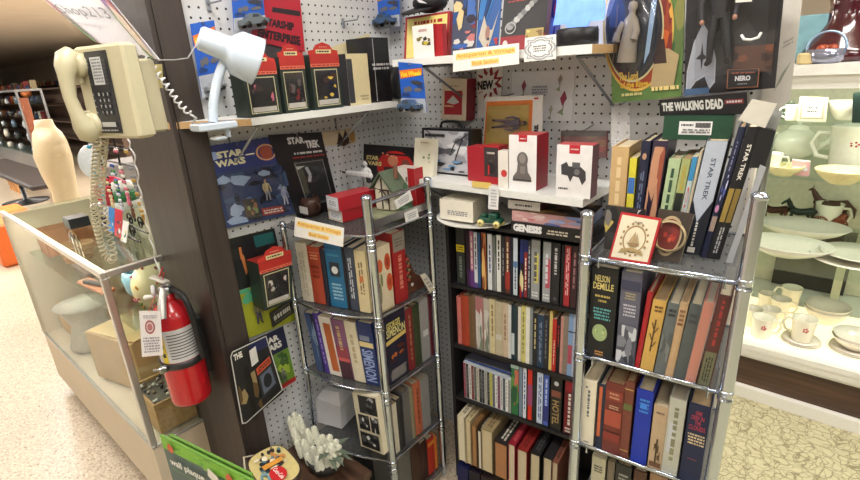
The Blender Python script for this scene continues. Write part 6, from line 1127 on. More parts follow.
# white coiled cord along post
b = B(); WC = mat((222, 222, 222), .4); helix(smoothpath([at(124, 47, y=.44), at(140, 52, y=.47), at(152, 66, y=.49), at(166, 84, y=.50), at(178, 102, y=.51), at(190, 114, y=.52)], 4), .006, 13, .0022, WC, b, 6, 9); b.tube([at(190, 114, y=.52), at(196, 118, y=.53), at(192, 124, y=.53), at(198, 130, y=.53)], .003, WC, 6); obj('coiled_cord', b, None, 'white coiled cord crossing the post from phone to lamp', 'cord')
b = B(); q = []
pp = [(128, 140), (138, 160), (133, 180), (143, 200), (142, 220), (150, 240), (156, 258), (159, 274)]
base = smoothpath([at(x_, y_, y=.50) for x_, y_ in ((128, 140), (135, 160), (140, 190), (146, 220), (152, 245), (160, 275))], 12)
b.tube([p+V((math.sin(i*.8)*.008, 0, math.cos(i*.8)*.002)) for i, p in enumerate(base)], .0022, WC, 6); obj('wavy_cord', b, None, 'white wavy cord hanging from telephone down to extinguisher', 'cord')
# tilted floral sign above the phone
fr = quad([(34, -8), (104, -8), (160, 60), (96, 42)], y=.46); r = card('paper_sign', fr, .0008, (226, 224, 232), 'slanted white notice with floral border above the telephone', 'sign'); a = Art(fr)
for k, (u0, v0, u1, v1) in enumerate(((0, 0, .08, 1), (.90, 0, 1, 1))): a.blobs(u0, v0, u1, v1, [(130, 80, 150), (200, 160, 60), (90, 130, 70), (170, 60, 90), (210, 190, 170)], 22, 3+k, .6) if True else 0
a.text('Shop213', .12, .50, .86, .74, (60, 60, 70), fat=0); a.rect(.14, .36, .5, .40, (206, 204, 214)); a.done(r)
b = B(); b.tube([at(158, 60, y=.545), at(175, 60, y=.548), at(188, 58, y=.548), at(196, 45, x=-1.32)], .0015, mat((170, 170, 170), .4), 5); obj('thin_wire', b, None, 'thin grey wire stretched across the post top', 'wire')
# ---------------------------------------------------------------- fire extinguisher
ex, ey = -1.455, .478; er = .060; z0 = .562; z1 = .905
t = thing('fire_extinguisher', (ex, ey, z0), 'red fire extinguisher strapped to the dark post', 'fire extinguisher')
RD_ = mat((186, 26, 36), .25, 0, .05, 60, 0, .5); EB = (ex, ey, 0)
H_ = z1-z0
b = B(); b.lathe([(0, z0+.006), (er*.86, z0), (er*.97, z0+.006), (er, z0+.02), (er, z1-.075), (er*.93, z1-.045), (er*.7, z1-.018), (er*.34, z1-.004), (.02, z1), (.02, z1+.02), (0, z1+.02)], EB, RD_, 40); obj('cylinder', b, t)
def wrap(a0, a1, za, zb_, rr_, m, n=18):
    b = B(); vs = []; 
    for i in range(n+1):
        a_ = a0+(a1-a0)*i/n
        for (r_, z_) in ((rr_, za), (rr_, zb_)): vs.append((ex+r_*math.cos(a_), ey+r_*math.sin(a_), z_))
    b.add(vs, [(2*i, 2*i+2, 2*i+3, 2*i+1) for i in range(n)], m, True); return b
aC = math.atan2(-ey, -ex)
lz0, lz1 = z0+H_*.47, z0+H_*.78
obj('instruction_label', wrap(aC-1.25, aC+1.3, lz0, lz1, er+.0006, mat((206, 204, 204), .4)), t, 'silver white instruction label')
obj('warning_band', wrap(aC-.95, aC-.66, lz0, lz1, er+.0012, mat((226, 200, 50), .4), 5), t, 'yellow band on the label')
b = B(); M_ = mat((60, 60, 66))
for k in range(9):
    zz_ = lz0+(lz1-lz0)*(.12+.09*k); q = wrap(aC-.5, aC+1.1, zz_, zz_+.003, er+.0012, M_, 8); b.add(q.v, q.f, M_)
for k in range(3): q = wrap(aC-.88, aC-.74, lz0+.02+.03*k, lz0+.034+.03*k, er+.0018, M_, 3); b.add(q.v, q.f, M_)
obj('label_print', b, t)
obj('strap', (lambda q: q)(B().lathe([(er+.001, z0+H_*.40), (er+.004, z0+H_*.405), (er+.004, z0+H_*.46), (er+.001, z0+H_*.465)], EB, mat((70, 70, 72), .35, .6), 36)), t, 'dark metal strap')
b = B(); q = V((ex+(er+.012)*math.cos(aC-.9), ey+(er+.012)*math.sin(aC-.9), z0+H_*.43)); b.bbox(q, (.022, .016, .02), STEEL, aC+PI/2, .003); b.tube([q, q+V((-.02, -.02, .0))], .004, STEEL, 8); obj('strap_latch', b, t)
b = B(); b.box((ex-.02, ey+er*.8, z0+H_*.2), (ex+.02, .549, z0+H_*.75), mat((30, 30, 30), .5)); obj('wall_bracket', b, t)
tp_ = V((ex, ey, z1+.015)); SV = mat((196, 196, 190), .3, .5, .05)
b = B(); b.lathe([(.018, 0), (.02, .004), (.02, .024), (.014, .03), (0, .03)], tp_, STEEL, 16); b.lathe([(0, 0), (.016, 0), (.016, .010), (0, .012)], tp_+V((-.028, -.018, .014)), mat((220, 220, 220)), 18, (-.5, -1, .1)); obj('valve_head', b, t)
b = B(); d_ = V((-.9, -.35, 0)).normalized()
b.tube([tp_+V((.02, .008, .034)), tp_+V((.0, 0, .044)), tp_-d_*-.0+d_*.0+V((-.02, -.01, .05))], .007, SV, 8); b.bbox(tp_+V((-.012, -.006, .048)), (.085, .022, .010), SV, .1, .004); obj('squeeze_handle', b, t, 'silver squeeze handle')
b = B(); b.tube([tp_+V((.01, -.01, .02)), tp_+V((.035, -.03, -.005)), tp_+V((.052, -.045, -.045))], [.010, .012, .013], SV, 10); obj('carry_handle', b, t)
b = B(); b.tube([tp_+V((-.02, 0, .03)), tp_+V((.02, .0, .075))], .002, mat((190, 40, 50)), 6); b.tube([tp_+V((-.03, -.01, .03)), tp_+V((-.01, .01, .08))], .002, mat((190, 40, 50)), 6); obj('pull_pin', b, t, 'thin red pull pin and tie')
b = B(); b.tube(smoothpath([tp_+V((.018, .01, .02)), tp_+V((.07, .02, .0)), tp_+V((.085, .025, -.08)), tp_+V((.078, .03, -.20))]), .009, mat((26, 26, 28), .5), 8); obj('hose', b, t, 'black hose')
b = B(); b.tube([tp_+V((-.02, -.02, 0)), tp_+V((-.09, -.03, -.022))], [.004, .008], mat((226, 226, 222)), 8); obj('nozzle', b, t, 'white pointed nozzle')
fr = quad([(139, 311), (160, 311), (163, 355), (142, 357)], y=ey-er-.03); r = card('inspection_tag', fr, .0008, (228, 228, 234), 'white inspection tag with red round stamp on extinguisher', 'tag'); a = Art(fr); a.ring(.5, .66, .24, .15, .3, (150, 40, 60)); a.ell(.5, .66, .13, .08, (170, 80, 90)); a.dash(.1, .08, .9, .45, (130, 130, 150), 6); a.dash(.15, .84, .85, .92, (150, 150, 170), 2); a.done(r)
b = B(); q = fr.pt(.5, 1, 0); b.tube([q, tp_+V((-.03, -.02, .0))], .001, mat((200, 60, 60)), 5); obj('tie', b, r)
# ---------------------------------------------------------------- inside the glass counter
CZ = .3425; CS = .7665
def inz(px, py, z): return at(px, py, z=z)
def crate(x, y, z, w_, d, h, m, label, name='wooden_box', fill=None):
    b = B(); t_ = .006; b.box((x, y, z), (x+w_, y+t_, z+h), m); b.box((x, y+d-t_, z), (x+w_, y+d, z+h), m); b.box((x, y+t_, z), (x+t_, y+d-t_, z+h), m); b.box((x+w_-t_, y+t_, z), (x+w_, y+d-t_, z+h), m); b.box((x+t_, y+t_, z), (x+w_-t_, y+d-t_, z+.005), m)
    r = obj(name, b, None, label, 'box')
    if fill:
        b = B(); rd = random.Random(4)
        for i in range(60): b.ball((x+.015+rd.random()*(w_-.03), y+.015+rd.random()*(d-.03), z+h-.012+rd.random()*.008), .008, .007, .005, mat(rd.choice([(70, 66, 64), (150, 140, 130), (206, 200, 190), (40, 38, 38), (120, 90, 60)])), 6, 4)
        o_ = obj('pebbles', b, r); o_['kind'] = 'stuff'
        b = B(); b.box((x+t_, y+t_, z+.005), (x+w_-t_, y+d-t_, z+h-.014), mat((90, 80, 70))); obj('tray_insert', b, r)
    return r
crate(-1.87, .42, CZ, .20, .30, .12, WOODL, 'light wooden box of pebbles in counter by the extinguisher', fill=1)
p = V((-1.755, .545, CS)); b = B(); b.ball(p+V((0, 0, .085)), .07, .07, .085, mat((206, 190, 150), .4, 0, .1, 30), 24, 14)
r = obj('painted_egg', b, None, 'large cream egg painted with red and green flowers', 'ornament')
b = B(); rd = random.Random(8)
for i in range(26):
    th, ph = rd.uniform(.5, 2.5), rd.uniform(3.0, 6.6); n_ = V((math.sin(th)*math.cos(ph), math.sin(th)*math.sin(ph), math.cos(th))); c = p+V((0, 0, .085))+V((n_.x*.0705, n_.y*.0705, n_.z*.0855)); cc = rd.choice([(180, 60, 50), (90, 130, 60), (206, 150, 60), (170, 90, 110), (90, 130, 60)]); [b.ball(c+n_.orthogonal().normalized()*0+V((rd.uniform(-.006, .006), rd.uniform(-.003, .003), rd.uniform(-.006, .006))), .005, .004, .005, mat(cc), 6, 4) for _ in range(2)]
obj('painted_flowers', b, r)
b = B(); b.lathe([(0, 0), (.035, 0), (.06, .03), (.068, .08), (.06, .11), (.056, .11), (.062, .08), (.05, .02), (0, .01)], V((-1.90, .56, CS)), mat((120, 160, 176), .3, 0, .1), 24); obj('blue_bowl', b, None, 'pale blue bowl beside the painted egg', 'bowl')
p = V((-2.16, .56, CZ)); b = B(); b.bbox(p+V((0, 0, .11)), (.30, .24, .22), mat((190, 160, 116), .8, 0, .08, 12), .25, .004); r = obj('cardboard_carton', b, None, 'tan cardboard carton inside the glass counter', 'box')
b = B(); b.bbox(p+V((.02, -.03, .225)), (.28, .16, .006), mat((206, 176, 128), .8), .3, .002); obj('flap', b, r)
b = B(); p = V((-1.80, .64, CZ+.21)); p = V((-1.92, .66, .57)); 
def basket(p, r_, h, label):
    M_ = mat((150, 110, 70), .7, 0, .25, 120); b = B(); b.lathe([(0, 0), (r_*.75, 0), (r_, h), (r_*.94, h), (r_*.7, .006), (0, .006)], p, M_, 24); r = obj('wicker_basket', b, None, label, 'basket'); b = B()
    for k in range(6): b.tube([V(p)+V(((r_*(.76+.24*k/5))*math.cos(t_), (r_*(.76+.24*k/5))*math.sin(t_), h*k/5+.002)) for t_ in [2*PI*i/24 for i in range(24)]], .004, M_, 6, closed=True)
    obj('weave', b, r); b = B(); b.tube([V(p)+V((r_*.95*math.cos(t_), 0, h+r_*.9*math.sin(t_))) for t_ in [PI*i/16 for i in range(17)]], .005, M_, 6); obj('handle', b, r)
basket((-2.62, .54, CS), .07, .07, 'wicker basket on the counter shelf'); b = B(); b.lathe([(0, 0), (.04, 0), (.07, .05), (.06, .12), (.035, .15), (.03, .15), (.05, .11), (0, .02)], (-2.42, .50, CZ), mat((110, 112, 60), .5, 0, .2), 22); obj('green_jug', b, None, 'olive green pot on the counter floor', 'pot')
crate(-2.92, .46, CS, .14, .2, .12, WOODM, 'reddish wooden tray at left of counter shelf', 'wooden_tray')
M_ = mat((70, 50, 36)); t = thing('model_boat', (-2.36, .47, CS), 'small brown model sailing boat on the counter shelf', 'model')
b = B(); b.prism([(-2.46, .47, CS+.03), (-2.26, .47, CS+.03), (-2.29, .47, CS), (-2.43, .47, CS)], (0, .04, 0), M_); obj('hull', b, t); b = B(); [b.tube([(x_, .49, CS+.03), (x_, .49, CS+.18)], .003, M_, 6) for x_ in (-2.41, -2.36, -2.31)]; obj('masts', b, t); b = B(); [b.add([(x_, .49, CS+.05+.04*k), (x_+.045, .485, CS+.05+.04*k), (x_+.045, .485, CS+.08+.04*k), (x_, .49, CS+.085+.04*k)], [(0, 1, 2, 3)], mat((190, 180, 160))) for x_ in (-2.42, -2.37, -2.32) for k in range(3)]; obj('sails', b, t)
b = B(); b.lathe([(.09, 0), (.10, .01), (.07, .12), (.10, .20), (.12, .22), (.0, .24)], (-2.62, .50, CZ), mat((196, 190, 176), .6, 0, .1), 22); obj('white_stand', b, None, 'pale draped stand on the counter floor', 'stand')
crate(-2.96, .45, CZ, .20, .2, .14, mat((196, 160, 110), .6, 0, .15, 20), 'tan tray at left of counter floor', 'tray')
b = B(); b.bbox((-2.12, .46, CS+.02), (.22, .05, .016), WOODM, .1, .004); b.bbox((-2.10, .46, CS+.036), (.14, .02, .014), mat((30, 28, 30)), .3, .003); obj('wooden_plaque', b, None, 'brown wooden strip with black bar on counter shelf', 'plaque')
# ---------------------------------------------------------------- on the counter top
TZ = .9855
t = thing('jewelry_stand', (-2.17, .72, TZ), 'black scrolled wire stand hung with bright necklaces', 'jewelry stand')
BK = mat((24, 22, 22), .4, .4)
b = B()
for (x0, y0) in ((-1.93, .56), (-2.02, .62), (-2.22, .56)):
    for s_ in (1, -1):
        b.tube([V((x0, y0, TZ+.006))+V((s_*(.10-.045*k/16*1.6)*(1 if k < 8 else 1)+s_*0, 0, 0)) if False else V((x0+s_*(.05+.03*(1-k/18)*math.cos(k*.55)), y0, TZ+.034+.03*(1-k/18)*math.sin(k*.55))) for k in range(18)], .003, BK, 6)
    b.tube([(x0-.10, y0, TZ+.004), (x0+.10, y0, TZ+.004)], .004, BK, 6)
obj('scroll_foot', b, t)
b = B()
for x0 in (-1.97, -2.15, -2.37): b.tube([(x0, .66, TZ+.003), (x0, .66, TZ+.36)], .004, BK, 8)
for z_ in (.30, .36, .24): b.tube([(-2.42, .66, TZ+z_), (-1.93, .66, TZ+z_)], .004, BK, 8)
obj('frame', b, t)
rd = random.Random(11)
NK = [('white', (220, 220, 216)), ('silver', (180, 184, 190)), ('turquoise', (40, 150, 180)), ('black', (30, 28, 32)), ('red', (190, 40, 44)), ('cream', (214, 196, 150)), ('blue', (50, 90, 170)), ('green', (50, 120, 60)), ('pale', (200, 196, 206)), ('brown', (120, 70, 50)), ('pearl', (230, 226, 214)), ('pink', (206, 110, 130)), ('grey', (130, 134, 140)), ('gold', (190, 150, 70))]
for i, (n_, c_) in enumerate(NK):
    b = B(); x0 = -2.39+.033*i; L_ = rd.uniform(.14, .27); M_ = mat(c_, .25); y_ = .645-.012*(i % 3)
    b.tube([(x0, .66, TZ+.306), (x0-.004, y_, TZ+.30)], .0015, BK, 5)
    for k in range(14):
        tt = PI*k/13; b.ball((x0-.010*math.cos(tt), y_-.002, TZ+.30-L_*math.sin(tt)**.6 if k not in (0, 13) else TZ+.30), .0055, .0055, .007, M_, 7, 5)
    b.ball((x0, y_-.003, TZ+.30-L_-.012), .013, .006, .016, M_, 9, 6)
    obj('necklace', b, None, '%s bead necklace, %s from left on the wire stand' % (n_, ORD[i]), 'necklace', 'necklaces on the wire stand')
for i, (x0, y0, w_, h_, c_, ds) in enumerate(((-2.02, .54, .07, .10, (200, 40, 60), 'red topped earring card in front of stand'), (-2.12, .55, .06, .09, (60, 130, 200), 'bright blue earring card in front of stand'), (-1.93, .53, .05, .07, (236, 232, 228), 'white earring card nearest the post'), (-2.22, .56, .06, .08, (206, 206, 212), 'pale grey earring card left of blue one'))):
    fr = F((x0, y0, TZ+.001), (x0+w_, y0, TZ+.001), (x0+w_, y0+.025, TZ+h_), (x0, y0+.025, TZ+h_)); r = card('earring_card', fr, .002, c_, ds, 'jewelry'); a = Art(fr); a.blobs(.1, .05, .9, .6, [(230, 210, 60), (40, 120, 60), (30, 40, 90), (220, 220, 220)], 7, i+2, .25); a.done(r)
# white disc + red/green round boxes beside mannequin
p = V((-2.66, .70, TZ)); b = B(); b.lathe([(0, -.01), (.07, -.01), (.078, 0), (.07, .01), (0, .012)], p+V((0, 0, .2)), mat((206, 214, 220), .3), 26, (.4, -1, .1)); b.tube([p, p+V((0, .02, .14))], .005, STEEL, 8); b.lathe([(0, 0), (.05, 0), (.05, .006), (0, .008)], p, STEEL, 20); obj('round_mirror', b, None, 'pale round mirror on stand near the torso', 'mirror')
p = V((-2.55, .72, TZ)); b = B(); b.lathe([(0, -.012), (.065, -.012), (.07, 0), (.065, .012), (0, .012)], p+V((0, 0, .07)), mat((196, 40, 70), .3), 26, (1, -.3, 0)); obj('red_disc', b, None, 'glossy red round box standing on edge on counter', 'box')
p = V((-2.46, .74, TZ)); b = B(); b.lathe([(0, 0), (.05, 0), (.055, .02), (.055, .035), (.05, .036)], p, mat((220, 220, 214)), 22); b.lathe([(.05, .036), (.056, .04), (.056, .075), (.05, .08), (0, .08)], p, mat((50, 120, 70)), 22); b.lathe([(.04, .08), (.045, .084), (.04, .12), (0, .125)], p, mat((226, 226, 220)), 22); obj('striped_tin', b, None, 'green and white striped round tin on the counter', 'tin')
b = B(); b.box((-2.36, .47, TZ+.0), (-2.28, .54, TZ+.04), mat((30, 32, 36), .4)); obj('black_box', b, None, 'small black box under the telephone cord', 'box')
# ---------------------------------------------------------------- plaque boxes, tin purse, flowers by the floor
PA = math.radians(11); PP = V((-1.0, .30, 0)); pu = V((math.cos(PA), math.sin(PA), 0)); pn = V((-math.sin(PA), math.cos(PA), 0))
for k, (off, ds) in enumerate(((0, 'green bordered boxed wall plaque, the front one'), (.022, 'green bordered boxed wall plaque tucked behind the front one'))):
    P0 = PP+pn*off; a0 = atp(160+(8 if k else 0), 436-(4 if k else 0), P0, PA); a1 = atp(252, 481, P0, PA); zt3 = (a0.z+a1.z)/2+(.0 if not k else .004); BL, BR = a0.copy(), a1.copy(); BL.z = BR.z = 0; fr = F(BL, BR, BR+V((0, 0, zt3)), BL+V((0, 0, zt3)))
    r = pack('plaque_box', fr, .006, ds, 'box', (62, 92, 92), (100, 150, 56), (96, 140, 56)); a = Art(fr); hh = .055/zt3
    a.rect(0, 1-hh*.62, 1, 1, (126, 190, 60)); a.blobs(0, 1-hh*.62, 1, 1, [(70, 130, 60), (160, 210, 80), (90, 160, 70), (150, 200, 90)], 40, 3, .07)
    for u_ in (.13, .78): a.ell(u_, 1-hh*.33, .035, hh*.22, (214, 90, 50))
    if not k:
        a.text('wall plaque', .08, 1-hh*1.35, .48, 1-hh*.9, (226, 230, 226), fat=.03); a.rect(.08, 1-hh*1.5, .45, 1-hh*1.47, (100, 150, 70)); a.ell(.34, 1-hh*1.95, .05, hh*.3, (120, 70, 40)); a.ell(.34, 1-hh*2.4, .08, hh*.5, (170, 110, 60)); a.rect(.6, 1-hh*3.0, .8, 1-hh*1.8, (206, 170, 40)); a.ell(.7, 1-hh*1.8, .1, hh*.2, (226, 200, 90))
        a.poly([(.56, 1-hh*.3), (.64, 1-hh*.5), (.78, 1-hh*1.4), (.72, 1-hh*1.45), (.54, 1-hh*.75)], (226, 222, 214))
    a.done(r)
tz = .27
t = thing('low_table', (-1.10, .68, 0), 'low dark table by the post holding flowers and tin purse', 'table')
b = B(); b.box((-1.32, .645, tz-.02), (-1.01, .80, tz), WOODD); b.box((-1.32, .47, tz-.02), (-.90, .645, tz), WOODD); obj('table_top', b, t)
for x_, y_ in ((-1.30, .49), (-.92, .49), (-1.30, .78), (-1.03, .78)): b = B(); b.box((x_-.015, y_-.015, 0), (x_+.015, y_+.015, tz-.021), WOODD); obj('leg', b, t)
# tin purse
c = at(274, 467, z=tz+.13); c.z = tz; t = thing('tin_purse', c, 'oval printed tin purse with red round emblem', 'tin'); bb = B(); top = B()
pw, pd, ph_ = .092, .062, .13; TAg = -.15
def oval(s_, z_): return [V((c.x+pw*s_*math.copysign(abs(math.cos(q))**.55, math.cos(q))*math.cos(TAg)-pd*s_*math.copysign(abs(math.sin(q))**.7, math.sin(q))*math.sin(TAg), c.y+pw*s_*math.copysign(abs(math.cos(q))**.55, math.cos(q))*math.sin(TAg)+pd*s_*math.copysign(abs(math.sin(q))**.7, math.sin(q))*math.cos(TAg), z_)) for q in [2*PI*i/36 for i in range(36)]]
O1 = [oval(1, tz+.001), oval(1.0, tz+ph_-.006)]; b = B(); b.add(O1[0]+O1[1], [(i, (i+1) % 36, 36+(i+1) % 36, 36+i) for i in range(36)]+[tuple(range(35, -1, -1))], mat((120, 96, 80), .4, .3, .4, 30), True); obj('body', b, t)
O2 = [oval(1.02, tz+ph_-.008), oval(1.03, tz+ph_), oval(.98, tz+ph_+.004), oval(.95, tz+ph_+.003)]; b = B(); b.add([p for o_ in O2 for p in o_], [(k*36+i, k*36+(i+1) % 36, k*36+36+(i+1) % 36, k*36+36+i) for k in range(3) for i in range(36)], mat((84, 70, 62), .35, .6), True); obj('rim', b, t)
b = B(); b.add(oval(.955, tz+ph_+.0032), [tuple(range(36))], mat((206, 190, 130), .4)); li = obj('lid', b, t)
u2 = V((math.cos(TAg), math.sin(TAg), 0)); w2 = V((-u2.y, u2.x, 0)); cc = V((c.x, c.y, tz+ph_+.0034)); f2 = F(cc-u2*pw*.9-w2*pd*.8, cc+u2*pw*.9-w2*pd*.8, cc+u2*pw*.9+w2*pd*.8, cc-u2*pw*.9+w2*pd*.8); a = Art(f2)
a.blobs(.05, .1, .6, .95, [(40, 44, 50), (190, 130, 70), (90, 130, 140), (226, 216, 190), (60, 50, 50)], 44, 5, .17); a.ell(.76, .45, .19, .24, (196, 36, 40)); a.text('Coca-Cola', .60, .38, .92, .52, (236, 230, 226), fat=.02, shear=.05); a.ring(.7, .1, .14, .12, .5, (110, 150, 160)); a.rect(.4, .2, .52, .8, (214, 150, 60)); a.done(li, 'printed_lid')
b = B(); b.tube([p+V((0, 0, 0)) for p in [V((c.x-.098, c.y, tz+.12)), V((c.x-.10, c.y-.04, tz+.14)), V((c.x-.03, c.y-.075, tz+.13)), V((c.x+.03, c.y-.075, tz+.13)), V((c.x+.098, c.y-.02, tz+.12))]], .003, mat((200, 190, 170), .4), 6); obj('handle', b, t)
# white artificial flower spikes in a pot, individual stems
t = thing('white_flower_arrangement', (-1.16, .72, tz), 'cluster of white artificial flower spikes with grey leaves', 'flowers')
b = B(); b.lathe([(0, 0), (.05, 0), (.062, .05), (.058, .05), (.045, .008), (0, .006)], (-1.15, .725, tz+.0005), mat((70, 72, 70)), 20); obj('pot', b, t)
FW = mat((224, 224, 206), .6, 0, .06, 90); rd = random.Random(21)
tips = [(278, 432, .74), (290, 428, .75), (303, 434, .73), (312, 430, .76), (322, 436, .74), (333, 440, .73), (342, 447, .74), (297, 446, .68), (309, 452, .68), (320, 455, .68), (331, 462, .69), (341, 464, .71), (286, 441, .69), (302, 464, .66), (316, 470, .65), (272, 440, .71), (284, 434, .72), (296, 432, .76), (318, 443, .72), (327, 450, .71), (336, 455, .70), (290, 452, .67), (346, 456, .73)]
for i, (px, py, y_) in enumerate(tips):
    tip = at(px, py, y=y_); b = B(); pc_ = V((-1.15, .725, tz+.03)); root = pc_+V(((tip.x-pc_.x)*.35, (tip.y-pc_.y)*.35, 0)); d = (tip-root); Lh = min(.085, d.length*.6); ax = d.normalized()
    b.tube([root, tip-ax*Lh], .002, mat((120, 130, 100)), 5)
    s_ = tip-ax*Lh; up_ = V((0, 0, 1)); dr = (ax*.25+up_*.75).normalized()
    for k in range(9):
        q = s_+dr*Lh*k/8; r_ = .016*(1-.5*k/8)
        for j in range(5):
            an = j*2*PI/5+k*.7; o_ = V((math.cos(an), math.sin(an), .35)).normalized(); b.tube([q, q+o_*r_], [.0065, .0085], FW, 5)
    b.ball(s_+dr*Lh*1.05, .006, .006, .010, FW, 8, 6); obj('flower_spike', b, t)
LF = mat((96, 108, 92), .6, 0, .15, 40)
for i in range(9):
    b = B(); r0 = V((-1.12, .72, tz+.04)); an = -1.3+i*.33; tip = r0+V((.11*math.cos(an), .06*math.sin(an), .06+.03*math.sin(i*2))); sd = V((-math.sin(an), math.cos(an), 0))*.012; md = (r0+tip)/2+V((0, 0, .03))
    b.add([r0, md+sd, tip, md-sd, md+V((0, 0, -.003))], [(0, 1, 4), (1, 2, 4), (2, 3, 4), (3, 0, 4)], LF); obj('leaf', b, t)
# ---------------------------------------------------------------- background of the shop, far left
def BGP(px, py, y): return at(px, py, y=y)
# mannequin torso behind the counter
p = at(69, 205, y=1.02); t = thing('display_torso', (p.x, 1.02, 0), 'cream headless display torso standing behind the counter', 'mannequin')
b = B(); cx, cy = p.x, 1.02; TM = mat((214, 196, 160), .5, 0, .04)
zt4 = at(60, 121, y=1.02).z; zb4 = at(62, 215, y=1.02).z; HH = zt4-zb4
prof = [(0, .13, .09), (.12, .125, .085), (.3, .105, .075), (.48, .12, .085), (.66, .15, .095), (.80, .17, .085), (.88, .16, .07), (.92, .08, .06), (.95, .062, .055), (1.0, .058, .05)]
n_ = 24; vs = []
for h, rx, ry in [(h_, rx_*(1.5 if .4 < h_ < .9 else 1.1), ry_*1.15) for h_, rx_, ry_ in prof]:
    for i in range(n_): q = 2*PI*i/n_; vs.append((cx+rx*math.cos(q), cy+ry*math.sin(q)*(1.15 if (math.sin(q) < 0 and .4 < h < .8) else 1), zb4+HH*h))
b.add(vs, [(k*n_+i, k*n_+(i+1) % n_, k*n_+n_+(i+1) % n_, k*n_+n_+i) for k in range(len(prof)-1) for i in range(n_)]+[tuple(range(n_-1, -1, -1)), tuple(range((len(prof)-1)*n_, len(prof)*n_))], TM, True)
for s_ in (-1, 1): b.ball((cx+s_*.205, cy, zb4+HH*.74), .05, .05, .07, TM, 14, 9)
obj('torso', b, t); b = B(); b.lathe([(0, 0), (.15, 0), (.15, .012), (.02, .02), (.016, .03), (.016, zb4+.002)], (cx, cy, 0), STEEL, 22); obj('stand', b, t)
# wooden chair with arm, black chair back
def chairarm():
    CM_ = mat((206, 150, 96), .4, 0, .08); y = 1.55; a_ = at(8, 178, y=y); z_ = a_.z; x0 = a_.x; t = thing('wooden_armchair', (x0+.3, y+.2, 0), 'light wooden armchair with curved arm behind the counter', 'chair')
    b = B(); b.tube(smoothpath([V((x0-.05, y+.1, z_-.16)), V((x0, y, z_-.03)), V((x0+.2, y-.04, z_)), V((x0+.5, y, z_+.02)), V((x0+.62, y+.2, z_+.02))]), .022, CM_, 10); obj('arm_rail', b, t)
    for dx in (0, .18, .36, .54): b = B(); b.tube([(x0+dx, y, 0.001), (x0+dx, y, z_-.005)], .016, CM_, 8); obj('leg' if dx in (0, .54) else 'spindle', b, t)
    b = B(); b.bbox((x0+.27, y+.24, z_-.24), (.56, .46, .05), mat((180, 120, 76), .5), 0, .02); obj('seat', b, t)
    for dx in (.02, .52): b = B(); b.tube([(x0+dx, y+.44, 0.001), (x0+dx, y+.44, z_-.26)], .016, CM_, 8); obj('leg', b, t)
chairarm()
y = 1.2; a_ = at(-18, 196, y=y); c_ = at(33, 205, y=y); t = thing('office_chair', ((a_.x+c_.x)/2, y+.2, 0), 'chair with dark padded back at the left edge', 'chair')
b = B(); w_ = c_.x-a_.x; b.bbox(((a_.x+c_.x)/2, y, a_.z-.18), (w_, .07, .40), mat((44, 36, 34), .6), 0, .03); obj('backrest', b, t); b = B(); b.bbox(((a_.x+c_.x)/2, y, a_.z+.03), (w_*1.02, .05, .03), mat((190, 120, 84), .5), 0, .01); obj('top_rail', b, t)
b = B(); b.bbox(((a_.x+c_.x)/2, y+.25, .45), (w_, .45, .07), mat((44, 36, 34), .6), 0, .02); obj('seat', b, t); b = B(); b.lathe([(0, 0), (.28, 0), (.28, .02), (.03, .05), (.03, .41), (0, .41)], ((a_.x+c_.x)/2, y+.25, .001), BLACK, 20); obj('pedestal', b, t)
b = B(); b.bbox((-4.05, 1.35, .50), (.35, .5, 1.0), mat((140, 138, 138), .5), .0, .01); obj('filing_cabinet', b, None, 'plain grey cabinet between armchair and torso', 'cabinet')
b = B(); b.bbox((-6.2, .80, .20), (1.0, .4, .4), mat((226, 110, 44), .5, 0, .05), 0, .02); obj('orange_bin', b, None, 'bright orange panel beyond the left end of counter', 'bin')
# glass display tower with silver things
def tower(px0, px1, y, z1, label, n=5, dens=5, seed=1, depth_=.4):
    x0, x1 = at(px0, 130, y=y).x, at(px1, 130, y=y).x; t = thing('display_tower', ((x0+x1)/2, y+.2, 0), label, 'display case'); g = mat((150, 150, 150), .4, .5)
    for (xx, yy) in ((x0, y), (x1, y), (x0, y+depth_), (x1, y+depth_)): b = B(); b.box((xx-.02, yy-.02, .3), (xx+.02, yy+.02, z1), g); obj('upright', b, t)
    b = B(); b.box((x0-.02, y-.02, 0), (x1+.02, y+depth_+.02, .3), g); obj('base', b, t); b = B(); b.box((x0-.02, y-.02, z1), (x1+.02, y+depth_+.02, z1+.04), g); obj('top', b, t)
    rd = random.Random(seed)
    for k in range(n):
        zz_ = .3+(z1-.3)*k/n+.01; b = B(); b.box((x0+.021, y+.021, zz_), (x1-.021, y+depth_-.02, zz_+.008), SHELFGLASS); obj('glass_shelf', b, t)
        for j in range(dens):
            s_ = rd.uniform(.04, .09); cc = rd.choice([(200, 206, 210), (120, 140, 150), (210, 204, 190), (90, 110, 130), (170, 176, 180), (60, 66, 70)]); b = B(); xx = x0+.1+(x1-x0-.2)*(j+.5)/dens; b.lathe([(0, 0), (s_*.6, 0), (s_*.7, s_*.3), (s_*rd.uniform(.5, 1), s_), (s_*.4, s_*rd.uniform(1.3, 2.4)), (0, s_*1.3)], (xx, y+.12, zz_+.009), mat(cc, .2, .3), 12)
            obj('glass_ornament', b, None, None, 'ornament', 'glassware in the far display towers'); o_ = C.objects[-1]; o_['label'] = '%s glass ornament, %s from left on %s tower shelf of %s' % ({(200, 206, 210): 'silver', (120, 140, 150): 'blue grey', (210, 204, 190): 'cream', (90, 110, 130): 'slate blue', (170, 176, 180): 'grey', (60, 66, 70): 'dark'}[cc], ORD[j], ['lowest', 'second', 'third', 'fourth', 'topmost'][k], 'the left group')
tower(-22, 28, 2.4, 1.55, 'metal framed glass tower of silver ornaments far left', 5, 5, 3)
